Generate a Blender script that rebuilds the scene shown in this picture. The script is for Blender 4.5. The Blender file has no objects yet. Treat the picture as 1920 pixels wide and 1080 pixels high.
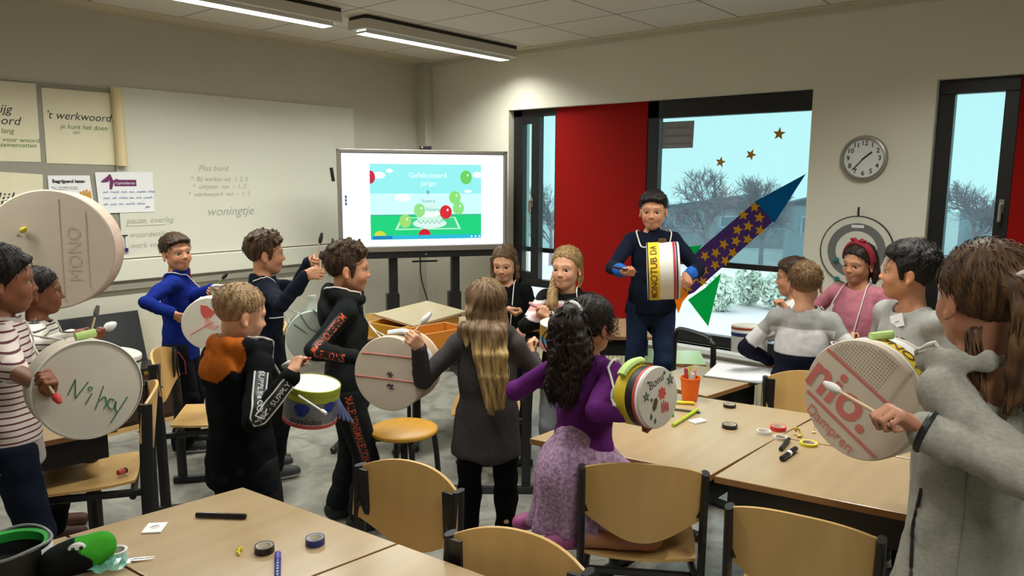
import bpy, bmesh, math, random
import numpy as np
from mathutils import Vector, Matrix
scene = bpy.context.scene; C = scene.collection
# ---------------------------------------------------------------- camera: the eye stands at (0, 0, 1.69)
F_PX, EYE_Z = 1400.0, 1.69
yaw, pit, rol = (math.radians(a) for a in (40.19, -8.266, .314))
_f = np.array([math.cos(yaw) * math.cos(pit), math.sin(yaw) * math.cos(pit), math.sin(pit)])
_r = np.array([math.sin(yaw), -math.cos(yaw), 0.0]); _u = np.cross(_r, _f)
_r, _u = math.cos(rol) * _r + math.sin(rol) * _u, -math.sin(rol) * _r + math.cos(rol) * _u
CAM = np.stack([_r, _u, _f])
CAM_R = np.array([math.sin(yaw), -math.cos(yaw), 0.0]); CAM_F = np.array([math.cos(yaw), math.sin(yaw), 0.0])
cam_data = bpy.data.cameras.new('camera'); cam = bpy.data.objects.new('camera', cam_data); C.objects.link(cam)
cam_data.sensor_width = 36; cam_data.lens = F_PX / 1920 * 36; cam_data.clip_start = .02; cam_data.clip_end = 400
cam.matrix_world = Matrix(((_r[0], _u[0], -_f[0], 0), (_r[1], _u[1], -_f[1], 0), (_r[2], _u[2], -_f[2], EYE_Z), (0, 0, 0, 1)))
scene.camera = cam
def P(px, py, D):
    """point seen at (px, py) of the 1920x1080 photograph at depth D in front of the eye"""
    return np.array([(px - 960) / F_PX, (540 - py) / F_PX, 1.0]) @ CAM * D + np.array([0, 0, EYE_Z])
def PZ(px, py, z):
    """point on the horizontal plane at height z seen at (px, py)"""
    d = np.array([(px - 960) / F_PX, (540 - py) / F_PX, 1.0]) @ CAM
    return d * (z - EYE_Z) / d[2] + np.array([0, 0, EYE_Z])
def PX(px, py, x):
    d = np.array([(px - 960) / F_PX, (540 - py) / F_PX, 1.0]) @ CAM
    return d * x / d[0] + np.array([0, 0, EYE_Z])
def PY(px, py, y):
    d = np.array([(px - 960) / F_PX, (540 - py) / F_PX, 1.0]) @ CAM
    return d * y / d[1] + np.array([0, 0, EYE_Z])
def imgdir(deg):
    """horizontal direction: 0 = towards picture right, 90 = away from the camera"""
    a = math.radians(deg); return math.cos(a) * CAM_R + math.sin(a) * CAM_F

def toward(px, a=0.0, up=0.0):
    """direction from picture column px towards the eye, turned a degrees towards picture right"""
    d = -(CAM_F + CAM_R * (px - 960) / F_PX); d = d / np.linalg.norm(d); t = math.radians(a); c, s = math.cos(t), math.sin(t)
    return np.array([c * d[0] - s * d[1], s * d[0] + c * d[1], up])
# ---------------------------------------------------------------- daylight, exposure
world = bpy.data.worlds.new('overcast sky'); scene.world = world; world.use_nodes = True
bg = world.node_tree.nodes['Background']; bg.inputs[0].default_value = (.82, .97, 1.0, 1); bg.inputs[1].default_value = 2.1
vs = scene.view_settings; vs.view_transform = 'Standard'; vs.look = 'None'; vs.exposure = 0.0; vs.gamma = 1; vs.use_curve_mapping = False
scene.cycles.max_bounces = 8; scene.cycles.diffuse_bounces = 4; scene.cycles.transparent_max_bounces = 12
LAMP_W = 27.0      # watts of each ceiling luminaire
# ---------------------------------------------------------------- shape tools
V3 = lambda *a: np.array(a, float)
def nrm(v):
    v = np.asarray(v, float); n = np.linalg.norm(v)
    return v / n if n > 1e-9 else v
def link(o, parent=None):
    C.objects.link(o)
    if parent is not None: o.parent = parent
    return o
def tag(o, label=None, cat=None, group=None, kind=None):
    if label: o['label'] = label
    if cat: o['category'] = cat
    if group: o['group'] = group
    if kind: o['kind'] = kind
    return o
def empty(name, loc=(0, 0, 0), rz=0.0, label=None, cat=None, group=None):
    o = bpy.data.objects.new(name, None); o.empty_display_size = .1
    o.location = [float(v) for v in loc]; o.rotation_euler = (0, 0, rz)
    C.objects.link(o); return tag(o, label, cat, group)
def mesh_np(name, verts, faces, mat=None, parent=None, smooth=True, col=None):
    """verts (n,3), faces list of equal-length rows (array) or list of lists -> one object"""
    me = bpy.data.meshes.new(name)
    verts = np.asarray(verts, np.float32)
    if isinstance(faces, np.ndarray):
        m, k = faces.shape
        me.vertices.add(len(verts)); me.vertices.foreach_set('co', verts.ravel())
        me.loops.add(m * k); me.loops.foreach_set('vertex_index', faces.astype(np.int32).ravel())
        me.polygons.add(m); me.polygons.foreach_set('loop_start', np.arange(0, m * k, k, dtype=np.int32))
    else:
        me.from_pydata([tuple(map(float, v)) for v in verts], [], [list(map(int, f)) for f in faces])
    me.update(calc_edges=True)
    if smooth: me.polygons.foreach_set('use_smooth', np.ones(len(me.polygons), bool))
    if col is not None:
        a = me.attributes.new('Col', 'FLOAT_COLOR', 'POINT')
        cc = np.ones((len(verts), 4), np.float32); cc[:, :3] = col; a.data.foreach_set('color', cc.ravel())
    o = bpy.data.objects.new(name, me)
    if mat: me.materials.append(mat)
    return link(o, parent)

class MB:
    """collects boxes, tubes, prisms, lathes; build() links them as one mesh"""
    def __init__(s): s.v = []; s.f = []; s.n = 0; s.c = []; s.col = None
    def add(s, v, f):
        v = np.asarray(v, float).reshape(-1, 3)
        s.f += [[i + s.n for i in q] for q in f]; s.v.append(v); s.n += len(v)
        if s.col is not None: s.c.append(np.tile(np.array(s.col, float), (len(v), 1)))
        return s
    def box(s, lo, hi, M=None):
        x0, y0, z0 = lo; x1, y1, z1 = hi
        v = np.array([[x0,y0,z0],[x1,y0,z0],[x1,y1,z0],[x0,y1,z0],[x0,y0,z1],[x1,y0,z1],[x1,y1,z1],[x0,y1,z1]], float)
        if M is not None: v = v @ np.asarray(M[0]).T + np.asarray(M[1])
        return s.add(v, [[0,3,2,1],[4,5,6,7],[0,1,5,4],[1,2,6,5],[2,3,7,6],[3,0,4,7]])
    def prism(s, poly, lo, hi, ax=2, M=None):
        """2D polygon extruded along axis ax; poly coords fill the other two axes in order"""
        n = len(poly); v = []
        for h in (lo, hi):
            for p in poly:
                q = [p[0], p[1]]; q.insert(ax, h); v.append(q)
        v = np.array(v, float)
        if M is not None: v = v @ np.asarray(M[0]).T + np.asarray(M[1])
        f = [list(range(n))[::-1], list(range(n, 2 * n))] + [[i, (i + 1) % n, n + (i + 1) % n, n + i] for i in range(n)]
        return s.add(v, f)
    def tube(s, pts, r, seg=8, caps=True, flat=None):
        """swept tube; r scalar or per point; flat=(vec, ratio) squashes the section along vec"""
        P = np.asarray(pts, float); n = len(P); r = np.broadcast_to(np.asarray(r, float), (n,))
        T = np.gradient(P, axis=0) if n > 2 else np.array([P[1] - P[0]] * 2)
        up = None; v = []
        for i in range(n):
            t = nrm(T[i])
            if up is None:
                a = V3(0, 0, 1) if abs(t[2]) < .9 else V3(1, 0, 0)
                if flat is not None: a = np.asarray(flat[0], float)
                up = nrm(a - t * (a @ t))
            else: up = nrm(up - t * (up @ t))
            w = np.cross(t, up)
            for k in range(seg):
                th = 2 * math.pi * k / seg
                v.append(P[i] + r[i] * (math.cos(th) * up * (flat[1] if flat is not None else 1) + math.sin(th) * w))
        f = [[i * seg + k, i * seg + (k + 1) % seg, (i + 1) * seg + (k + 1) % seg, (i + 1) * seg + k] for i in range(n - 1) for k in range(seg)]
        if caps: f += [list(range(seg))[::-1], [(n - 1) * seg + k for k in range(seg)]]
        return s.add(v, f)
    def lathe(s, prof, seg=32, M=None, closed=False, caps=False):
        """profile of (r,z) about z"""
        n = len(prof); v = [[r * math.cos(2*math.pi*k/seg), r * math.sin(2*math.pi*k/seg), z] for r, z in prof for k in range(seg)]
        v = np.array(v, float)
        if M is not None: v = v @ np.asarray(M[0]).T + np.asarray(M[1])
        m = n if closed else n - 1
        f = [[i*seg+k, i*seg+(k+1)%seg, ((i+1)%n)*seg+(k+1)%seg, ((i+1)%n)*seg+k] for i in range(m) for k in range(seg)]
        if caps:
            if prof[0][0] > 1e-6: f.append(list(range(seg))[::-1])
            if prof[-1][0] > 1e-6: f.append([(n-1)*seg+k for k in range(seg)])
        return s.add(v, f)
    def ball(s, c, r, seg=12, rings=8):
        r = np.broadcast_to(np.asarray(r, float), (3,)); v = []; f = []
        for i in range(rings + 1):
            a = math.pi * i / rings
            for k in range(seg):
                b = 2 * math.pi * k / seg
                v.append([math.sin(a)*math.cos(b), math.sin(a)*math.sin(b), -math.cos(a)])
        for i in range(rings):
            for k in range(seg): f.append([i*seg+k, i*seg+(k+1)%seg, (i+1)*seg+(k+1)%seg, (i+1)*seg+k])
        return s.add(np.array(v) * r + np.asarray(c), f)
    def build(s, name, mat=None, parent=None, smooth=True, bevel=0, angle=35):
        v = np.concatenate(s.v) if s.v else np.zeros((0, 3))
        o = mesh_np(name, v, s.f, mat, parent, smooth, np.concatenate(s.c) if s.c else None)
        if bevel:
            m = o.modifiers.new('bevel', 'BEVEL'); m.width = bevel; m.segments = 2; m.limit_method = 'ANGLE'; m.angle_limit = math.radians(40)
        if smooth and angle:
            ed = o.data
            bm = bmesh.new(); bm.from_mesh(ed); lim = math.radians(angle)
            for e in bm.edges:
                if len(e.link_faces) == 2 and e.calc_face_angle(0) > lim: e.smooth = False
            bm.to_mesh(ed); bm.free()
        return o

def bez(pts, n=16):
    """smooth curve through points (Catmull-Rom)"""
    P = np.asarray(pts, float); P = np.vstack([2*P[0]-P[1], P, 2*P[-1]-P[-2]]); out = []
    m = len(P) - 3
    for i in range(m):
        p0, p1, p2, p3 = P[i:i+4]
        for t in np.linspace(0, 1, max(2, n // m), endpoint=False):
            out.append(.5*((2*p1)+(-p0+p2)*t+(2*p0-5*p1+4*p2-p3)*t*t+(-p0+3*p1-3*p2+p3)*t**3))
    out.append(P[-2]); return np.array(out)

# ---------------------------------------------------------------- implicit surfaces (smooth union on a grid, surface nets)
class SDF:
    def __init__(s, lo, hi, h):
        s.lo = np.array(lo, float); s.h = h
        s.n = np.ceil((np.array(hi) - s.lo) / h).astype(int) + 1
        s.f = np.full(s.n, .5, np.float32)
    def win(s, lo, hi):
        a = np.clip(((np.asarray(lo) - s.lo) / s.h).astype(int), 0, s.n - 1)
        b = np.clip(((np.asarray(hi) - s.lo) / s.h).astype(int) + 2, 1, s.n)
        sl = tuple(slice(i, j) for i, j in zip(a, b))
        ax = [(s.lo[i] + s.h * np.arange(a[i], b[i])).astype(np.float32) for i in range(3)]
        return sl, ax[0][:, None, None], ax[1][None, :, None], ax[2][None, None, :]
    def op(s, d, sl, k, op):
        f = s.f[sl]
        if op == 'sub': d = -d
        if op == 'add': a = np.minimum(f, d); e = -1
        else: a = np.maximum(f, d); e = 1
        if k > 0:
            h = np.maximum(k - np.abs(f - d), 0) / k; a = a + e * h * h * k * .25
        s.f[sl] = a
    def cone(s, a, b, r1, r2, k=.02, op='add', flat=None):
        a = np.asarray(a, float); b = np.asarray(b, float); m = max(r1, r2) + k + 3 * s.h
        sl, X, Y, Z = s.win(np.minimum(a, b) - m, np.maximum(a, b) + m)
        ba = b - a; L = float(ba @ ba) + 1e-12
        x, y, z = X - a[0], Y - a[1], Z - a[2]
        t = np.clip((x * ba[0] + y * ba[1] + z * ba[2]) / L, 0, 1)
        x = x - t * ba[0]; y = y - t * ba[1]; z = z - t * ba[2]
        q = x * x + y * y + z * z
        if flat is not None:
            n, fa = flat; c = x * n[0] + y * n[1] + z * n[2]; q = q + c * c * (fa * fa - 1)
        s.op(np.sqrt(q) - (r1 + (r2 - r1) * t), sl, k, op)
    def chain(s, pts, rs, k=.015, op='add', flat=None):
        for i in range(len(pts) - 1): s.cone(pts[i], pts[i+1], rs[i], rs[i+1], k, op, flat)
    def ell(s, c, r, R=None, k=.02, op='add'):
        c = np.asarray(c, float); r = np.asarray(r, float); R = np.eye(3) if R is None else np.asarray(R)
        e = np.abs(R) @ r + k + 3 * s.h
        sl, X, Y, Z = s.win(c - e, c + e)
        x, y, z = X - c[0], Y - c[1], Z - c[2]
        q0 = q1 = 0
        for i in range(3):
            u = x * R[0, i] + y * R[1, i] + z * R[2, i]
            q0 = q0 + (u / r[i]) ** 2; q1 = q1 + (u / r[i] ** 2) ** 2
        k0 = np.sqrt(q0); s.op(k0 * (k0 - 1) / np.sqrt(q1 + 1e-9), sl, k, op)
    def plane(s, p, n, k=.01):
        """keep the side the normal points to"""
        sl, X, Y, Z = s.win(s.lo, s.lo + s.h * s.n)
        n = nrm(n); s.op(-((X - p[0]) * n[0] + (Y - p[1]) * n[1] + (Z - p[2]) * n[2]).astype(np.float32), sl, k, 'int')
    def box(s, c, hs, R=None, r=.01, k=.01, op='add'):
        c = np.asarray(c, float); R = np.eye(3) if R is None else np.asarray(R); hs = np.asarray(hs, float) - r
        e = np.abs(R) @ (hs + r) + k + 3 * s.h
        sl, X, Y, Z = s.win(c - e, c + e); x, y, z = X - c[0], Y - c[1], Z - c[2]; q = []
        for i in range(3): q.append(np.abs(x * R[0, i] + y * R[1, i] + z * R[2, i]) - hs[i])
        d = np.sqrt(sum(np.maximum(u, 0) ** 2 for u in q)) + np.minimum(np.maximum(np.maximum(q[0], q[1]), q[2]), 0) - r
        s.op(d, sl, k, op)
    def wrinkle(s, amp, freq, seed=0, n=4, stretch=(1, 1, 1)):
        rg = np.random.RandomState(seed); sl, X, Y, Z = s.win(s.lo, s.lo + s.h * s.n)
        for i in range(n):
            w = rg.normal(size=3) * freq * np.array(stretch); w2 = rg.normal(size=3) * freq * .6
            ph = rg.rand(2) * 6.28
            g = np.sin(X*w2[0] + ph[0]).astype(np.float32) + np.sin(Y*w2[1]).astype(np.float32) + np.sin(Z*w2[2] + ph[1]).astype(np.float32)
            s.f += (amp / n * np.sin(X * w[0] + Y * w[1] + Z * w[2] + g * 1.5)).astype(np.float32)
    def nets(s):
        f = s.f; ins = f < 0; sm = None
        for i in (0, 1):
            for j in (0, 1):
                for k in (0, 1):
                    q = ins[i:s.n[0]-1+i, j:s.n[1]-1+j, k:s.n[2]-1+k].astype(np.int8); sm = q if sm is None else sm + q
        act = (sm > 0) & (sm < 8); idx = np.argwhere(act); ids = np.full(act.shape, -1, np.int32); ids[act] = np.arange(len(idx))
        off = np.array([[i, j, k] for i in (0, 1) for j in (0, 1) for k in (0, 1)])
        val = np.stack([f[tuple((idx + o).T)] for o in off], 1)
        acc = np.zeros((len(idx), 3)); cnt = np.zeros(len(idx))
        for a in range(8):
            for b in range(a + 1, 8):
                if np.abs(off[a] - off[b]).sum() != 1: continue
                va, vb = val[:, a], val[:, b]; m = (va < 0) != (vb < 0)
                t = va / np.where(m, va - vb, 1)
                p = off[a] + t[:, None] * (off[b] - off[a]); acc[m] += p[m]; cnt[m] += 1
        v = (idx + acc / cnt[:, None]) * s.h + s.lo
        F = []
        for ax in range(3):
            u, w = (ax + 1) % 3, (ax + 2) % 3
            sa = [slice(None)] * 3; sb = [slice(None)] * 3; sa[ax] = slice(0, -1); sb[ax] = slice(1, None)
            A = ins[tuple(sa)]; B = ins[tuple(sb)]; e = np.argwhere(A != B)
            e = e[(e[:, u] > 0) & (e[:, w] > 0) & (e[:, u] < s.n[u]-1) & (e[:, w] < s.n[w]-1)]
            c = []
            for du, dw in ((0, 0), (1, 0), (1, 1), (0, 1)):
                q = e.copy(); q[:, u] -= du; q[:, w] -= dw; c.append(ids[tuple(q.T)])
            q = np.stack(c, 1); fl = A[tuple(e.T)]; q[~fl] = q[~fl][:, ::-1]; F.append(q)
        return v, np.concatenate(F)
    def mesh(s, name, mat, parent=None, col=None, extra=None):
        v, F = s.nets()
        c = col(v) if col is not None else None
        if extra is not None and extra.n:
            ev = np.concatenate(extra.v); ef = np.array([q for q in extra.f if len(q) == 4], int)
            F = np.concatenate([F, ef + len(v)]); v = np.concatenate([v, ev])
            if col is not None: c = np.concatenate([c, col(ev)])
        return mesh_np(name, v, F, mat, parent, True, c)
# ---------------------------------------------------------------- materials
def srgb(*c):
    if len(c) == 1 and isinstance(c[0], str): c = [int(c[0][i:i+2], 16) for i in (0, 2, 4)]
    return tuple((x / 255 / 12.92) if x / 255 <= .04045 else ((x / 255 + .055) / 1.055) ** 2.4 for x in c)
def mat(name, col=(.5, .5, .5), rough=.6, metal=0, var=0, vscale=(8, 8, 8), bump=0, bscale=None, attr=False, spec=.5, emit=None, estr=0, alpha=None, sheen=0, trans=0, coat=0, sss=0, detail=3):
    m = bpy.data.materials.new(name); m.use_nodes = True; nt = m.node_tree; n = nt.nodes; l = nt.links
    b = n['Principled BSDF']; b.inputs['Roughness'].default_value = rough; b.inputs['Metallic'].default_value = metal
    b.inputs['Specular IOR Level'].default_value = spec
    base = None
    if attr:
        a = n.new('ShaderNodeAttribute'); a.attribute_name = 'Col'; base = a.outputs['Color']
    if var or bump:
        tc = n.new('ShaderNodeTexCoord'); mp = n.new('ShaderNodeMapping'); mp.inputs['Scale'].default_value = vscale
        l.new(tc.outputs['Object'], mp.inputs['Vector']); nz = n.new('ShaderNodeTexNoise'); nz.inputs['Scale'].default_value = 1; nz.inputs['Detail'].default_value = detail
        l.new(mp.outputs[0], nz.inputs['Vector'])
    if var:
        r = n.new('ShaderNodeMix'); r.data_type = 'RGBA'; r.blend_type = 'MULTIPLY'; r.inputs[0].default_value = 1
        cr = n.new('ShaderNodeMapRange'); cr.inputs[1].default_value = .3; cr.inputs[2].default_value = .7; cr.inputs[3].default_value = 1 - var; cr.inputs[4].default_value = 1 + var * .6
        l.new(nz.outputs['Fac'], cr.inputs[0])
        if base is not None: l.new(base, r.inputs[6])
        else: r.inputs[6].default_value = (*col, 1)
        l.new(cr.outputs[0], r.inputs[7]); base = r.outputs[2]
    if base is not None: l.new(base, b.inputs['Base Color'])
    else: b.inputs['Base Color'].default_value = (*col, 1)
    if bump:
        src = nz.outputs['Fac']
        if bscale is not None:
            mp2 = n.new('ShaderNodeMapping'); mp2.inputs['Scale'].default_value = bscale; l.new(tc.outputs['Object'], mp2.inputs['Vector'])
            nz2 = n.new('ShaderNodeTexNoise'); nz2.inputs['Scale'].default_value = 1; l.new(mp2.outputs[0], nz2.inputs['Vector']); src = nz2.outputs['Fac']
        bp = n.new('ShaderNodeBump'); bp.inputs['Strength'].default_value = bump; bp.inputs['Distance'].default_value = .004
        l.new(src, bp.inputs['Height']); l.new(bp.outputs[0], b.inputs['Normal'])
    if emit is not None: b.inputs['Emission Color'].default_value = (*emit, 1); b.inputs['Emission Strength'].default_value = estr
    if alpha is not None: b.inputs['Alpha'].default_value = alpha
    if sheen: b.inputs['Sheen Weight'].default_value = sheen
    if trans: b.inputs['Transmission Weight'].default_value = trans
    if coat: b.inputs['Coat Weight'].default_value = coat
    if sss: b.inputs['Subsurface Weight'].default_value = sss; b.inputs['Subsurface Radius'].default_value = (.01, .004, .002)
    return m
SKIN = mat('skin', attr=True, rough=.5, var=.05, vscale=(30, 30, 30), spec=.35)
EYE = mat('eye', attr=True, rough=.12, spec=.6)
HAIR = mat('hair', attr=True, rough=.55, var=.25, vscale=(120, 120, 30), bump=.35, bscale=(190, 190, 40), spec=.28)
SHOE = mat('shoe', attr=True, rough=.6)
# ---------------------------------------------------------------- text and marks
def text_mesh(s, size, shear=0., bold=0., space=1.0, align='CENTER'):
    cu = bpy.data.curves.new('t', 'FONT'); cu.body = s; cu.size = size; cu.shear = shear; cu.align_x = align; cu.align_y = 'CENTER'; cu.offset = bold; cu.space_character = space; cu.resolution_u = 3
    o = bpy.data.objects.new('t', cu); C.objects.link(o); dg = bpy.context.evaluated_depsgraph_get()
    me = bpy.data.meshes.new_from_object(o.evaluated_get(dg)); v = np.array([x.co[:] for x in me.vertices]).reshape(-1, 3); f = [list(p.vertices) for p in me.polygons]
    bpy.data.objects.remove(o); bpy.data.curves.remove(cu); bpy.data.meshes.remove(me); return v, f
def place(v, O, X, Y, N=None, eps=0.):
    X, Y = np.asarray(X, float), np.asarray(Y, float); n = np.cross(X, Y) if N is None else N
    return np.asarray(O, float) + v[:, :1] * X + v[:, 1:2] * Y + eps * nrm(n)
def write(name, s, size, O, X, Y, m, parent=None, off=None, **kw):
    v, f = text_mesh(s, size, **kw); w = place(v, O, X, Y)
    if off is not None: w = w - off
    return mesh_np(name, w, f, m, parent, False)
def strokes(mb, polys, O, X, Y, r, seg=5):
    """pen strokes: polylines in local 2D drawn as thin raised lines"""
    for p in polys:
        q = np.array([[a, b, 0] for a, b in p], float); q = bez(q, 5 * len(q)) if len(q) > 2 else q
        mb.tube(place(q, O, X, Y), r, seg)
def flat_poly(mb, pts, O, X, Y, eps=0.):
    q = np.array([[a, b, 0] for a, b in pts], float); v = place(q, O, X, Y, eps=eps); mb.add(v, [list(range(len(v)))])
def star_pts(r1, r2, n=5, rot=0): return [((r1 if i % 2 == 0 else r2) * math.sin(rot + math.pi * i / n), (r1 if i % 2 == 0 else r2) * math.cos(rot + math.pi * i / n)) for i in range(2 * n)]
def scrib(words, x0, y0, w, h, seed):
    """rows of joined-up handwriting too small to read"""
    rg = np.random.RandomState(seed); out = []
    for i, n in enumerate(words):
        x = x0
        while x < x0 + w * n:
            l = rg.uniform(.08, .2) * w; k = max(4, int(l / (h * .35))); out.append([(x + l * j / k, y0 - i * h * 1.9 + (h * .5 if j % 2 else -h * .1) * rg.uniform(.4, 1)) for j in range(k + 1)]); x += l + h * .7
    return out
# materials of the room
M = {}
M['wall'] = mat('painted wall', srgb(206, 202, 186), .8, var=.03, vscale=(3, 3, 3))
M['white'] = mat('white plastic', (.75, .74, .70), .5); M['board'] = mat('whiteboard enamel', srgb(222, 221, 206), .3, var=.02, vscale=(2, 2, 2))
M['grey'] = mat('grey panel', srgb(150, 146, 132), .6); M['black'] = mat('black powder coat', (.012, .012, .013), .42); M['frame'] = mat('black window frame', (.010, .010, .011), .38)
M['alu'] = mat('brushed aluminium', srgb(165, 158, 150), .35, .7, var=.04, vscale=(2, 2, 60)); M['chrome'] = mat('chrome', (.7, .7, .7), .18, 1)
M['red'] = mat('red panel', srgb(150, 14, 8), .8, spec=.15, var=.02, vscale=(2, 2, 2)); M['paper'] = mat('paper', srgb(228, 220, 190), .85, var=.04, vscale=(5, 5, 5)); M['paperw'] = mat('white paper', srgb(238, 238, 240), .8)
M['ink'] = mat('black ink', (.02, .02, .025), .7); M['inkf'] = mat('faint board marker', srgb(170, 170, 156), .8); M['inkg'] = mat('green ink', srgb(70, 120, 50), .7); M['inkb'] = mat('blue ink', srgb(110, 140, 190), .8); M['inkp'] = mat('grey pencil', srgb(110, 105, 95), .8)
def wood(name, c, rough=.4, sc=(2, 24, 24), var=.1): return mat(name, c, rough, var=var, vscale=sc, detail=6, spec=.4)
M['desk'] = wood('beech laminate', srgb(174, 150, 116), .22, (3, 22, 22), .06); M['ply'] = wood('lacquered plywood', srgb(206, 166, 104), .34, (18, 18, 2.5), .08); M['edge'] = wood('ply edge', srgb(150, 108, 66), .5)
M['pine'] = wood('stained pine', srgb(196, 124, 44), .4, (4, 20, 20)); M['brown'] = wood('dark cabinet', srgb(62, 40, 28), .5); M['yellowwood'] = wood('golden plywood', srgb(206, 150, 52), .35, (3, 20, 20))
# ---------------------------------------------------------------- room shell
XW, YW, ZC = 5.18, 5.52, 2.79
def struct(name, mb, m, **k): return tag(mb.build(name, m, None, False, **k), kind='structure')
m = bpy.data.materials.new('vinyl floor'); m.use_nodes = True; nt = m.node_tree; b = nt.nodes['Principled BSDF']
tc = nt.nodes.new('ShaderNodeTexCoord'); nz = nt.nodes.new('ShaderNodeTexNoise'); nz.inputs['Scale'].default_value = 5; nz.inputs['Detail'].default_value = 9; nz.inputs['Roughness'].default_value = .65; nz.inputs['Distortion'].default_value = 1.2
nt.links.new(tc.outputs['Object'], nz.inputs['Vector']); cr = nt.nodes.new('ShaderNodeValToRGB'); cr.color_ramp.elements[0].position = .32; cr.color_ramp.elements[0].color = (*srgb(112, 110, 102), 1); cr.color_ramp.elements[1].position = .62; cr.color_ramp.elements[1].color = (*srgb(164, 162, 152), 1)
nt.links.new(nz.outputs[0], cr.inputs[0]); nt.links.new(cr.outputs[0], b.inputs['Base Color']); mr = nt.nodes.new('ShaderNodeMapRange'); mr.inputs[3].default_value = .34; mr.inputs[4].default_value = .2; nt.links.new(nz.outputs[0], mr.inputs[0]); nt.links.new(mr.outputs[0], b.inputs['Roughness'])
bp = nt.nodes.new('ShaderNodeBump'); bp.inputs['Strength'].default_value = .12; nt.links.new(nz.outputs[0], bp.inputs['Height']); nt.links.new(bp.outputs[0], b.inputs['Normal']); M['floor'] = m
struct('floor', MB().box((-2.2, -2.8, -.1), (XW, YW, 0)), M['floor'])
# ceiling tiles 0.6 m with thin T-bars, a plain border along the walls
m = bpy.data.materials.new('ceiling tiles'); m.use_nodes = True; nt = m.node_tree; b = nt.nodes['Principled BSDF']; b.inputs['Roughness'].default_value = .9
tc = nt.nodes.new('ShaderNodeTexCoord'); sp = nt.nodes.new('ShaderNodeSeparateXYZ'); nt.links.new(tc.outputs['Object'], sp.inputs[0]); ms = []
def mth(op, *a):
    n = nt.nodes.new('ShaderNodeMath'); n.operation = op
    for i, v in enumerate(a):
        if isinstance(v, (int, float)): n.inputs[i].default_value = v
        else: nt.links.new(v, n.inputs[i])
    return n.outputs[0]
for ax, o in ((0, .23), (1, .44)):
    q = mth('MODULO', mth('ADD', mth('SUBTRACT', sp.outputs[ax], o), 60), .6); ms.append(mth('LESS_THAN', mth('ABSOLUTE', mth('SUBTRACT', q, .3)), .2945))
ins = mth('MULTIPLY', mth('LESS_THAN', sp.outputs[0], 5.035), mth('LESS_THAN', sp.outputs[1], 5.245)); tile = mth('MULTIPLY', ms[0], ms[1]); line = mth('MULTIPLY', mth('SUBTRACT', 1, tile), ins)
mx = nt.nodes.new('ShaderNodeMix'); mx.data_type = 'RGBA'; nt.links.new(ins, mx.inputs[0]); mx.inputs[6].default_value = (*srgb(205, 193, 166), 1); mx.inputs[7].default_value = (*srgb(216, 208, 196), 1)
mx2 = nt.nodes.new('ShaderNodeMix'); mx2.data_type = 'RGBA'; nt.links.new(line, mx2.inputs[0]); nt.links.new(mx.outputs[2], mx2.inputs[6]); mx2.inputs[7].default_value = (*srgb(120, 112, 98), 1); nt.links.new(mx2.outputs[2], b.inputs['Base Color'])
struct('ceiling', MB().box((-2.2, -2.8, ZC), (XW + .3, YW + .2, ZC + .15)), m)
struct('wall_left', MB().box((-2.2, YW, 0), (XW + .3, YW + .2, ZC)), M['wall'])
struct('wall_back', MB().box((-2.4, -2.8, 0), (-2.2, YW + .2, ZC)), M['wall']); struct('wall_rear', MB().box((-2.4, -3, 0), (XW + .3, -2.8, ZC)), M['wall'])
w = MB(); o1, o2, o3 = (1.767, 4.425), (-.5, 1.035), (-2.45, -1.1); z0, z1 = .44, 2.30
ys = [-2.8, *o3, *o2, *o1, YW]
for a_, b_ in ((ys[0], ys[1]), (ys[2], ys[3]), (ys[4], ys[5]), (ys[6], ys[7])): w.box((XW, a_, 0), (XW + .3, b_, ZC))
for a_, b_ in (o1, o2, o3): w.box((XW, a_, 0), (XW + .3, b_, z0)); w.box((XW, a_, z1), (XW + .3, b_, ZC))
M['wall_r'] = mat('wall lightened for missing light', srgb(228, 224, 208), .8, var=.02, vscale=(3, 3, 3)); struct('wall_right', w, M['wall_r'])  # same wall paint, lightened to stand in for light missing on this wall
struct('trim_1', MB().box((5.08, 5.40, 0), (XW, YW, ZC)), M['wall'])                       # boxed pipe in the corner
struct('trim_2', MB().box((5.13, -2.8, ZC - .035), (XW, 5.40, ZC)).box((-2.2, YW - .03, ZC - .035), (5.08, YW, ZC)), M['wall'])
struct('baseboard_left', MB().box((-2.2, YW - .015, 0), (5.08, YW, .07)), M['grey']); struct('baseboard_right', MB().box((XW - .015, -2.8, 0), (XW, 5.4, .07)), M['grey'])
# ---------------------------------------------------------------- windows
g = bpy.data.materials.new('window glass'); g.use_nodes = True; nt = g.node_tree; nt.nodes.clear(); o = nt.nodes.new('ShaderNodeOutputMaterial'); t = nt.nodes.new('ShaderNodeBsdfTransparent'); t.inputs[0].default_value = (.965, .98, .98, 1)
gl = nt.nodes.new('ShaderNodeBsdfGlossy'); gl.inputs['Roughness'].default_value = .01; mx = nt.nodes.new('ShaderNodeMixShader'); mx.inputs[0].default_value = .03
for a_, b_ in ((t.outputs[0], mx.inputs[1]), (gl.outputs[0], mx.inputs[2]), (mx.outputs[0], o.inputs[0])): nt.links.new(a_, b_)
GLASS = g
s = bpy.data.materials.new('sunscreen fabric'); s.use_nodes = True; nt = s.node_tree; nt.nodes.clear(); o = nt.nodes.new('ShaderNodeOutputMaterial'); t = nt.nodes.new('ShaderNodeBsdfTransparent'); t.inputs[0].default_value = (.81, 1, 1, 1); d = nt.nodes.new('ShaderNodeBsdfDiffuse'); d.inputs[0].default_value = (.30, .31, .33, 1)
mx = nt.nodes.new('ShaderNodeMixShader'); mx.inputs[0].default_value = .30
for a_, b_ in ((t.outputs[0], mx.inputs[1]), (d.outputs[0], mx.inputs[2]), (mx.outputs[0], o.inputs[0])): nt.links.new(a_, b_)
SCREEN = s
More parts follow.
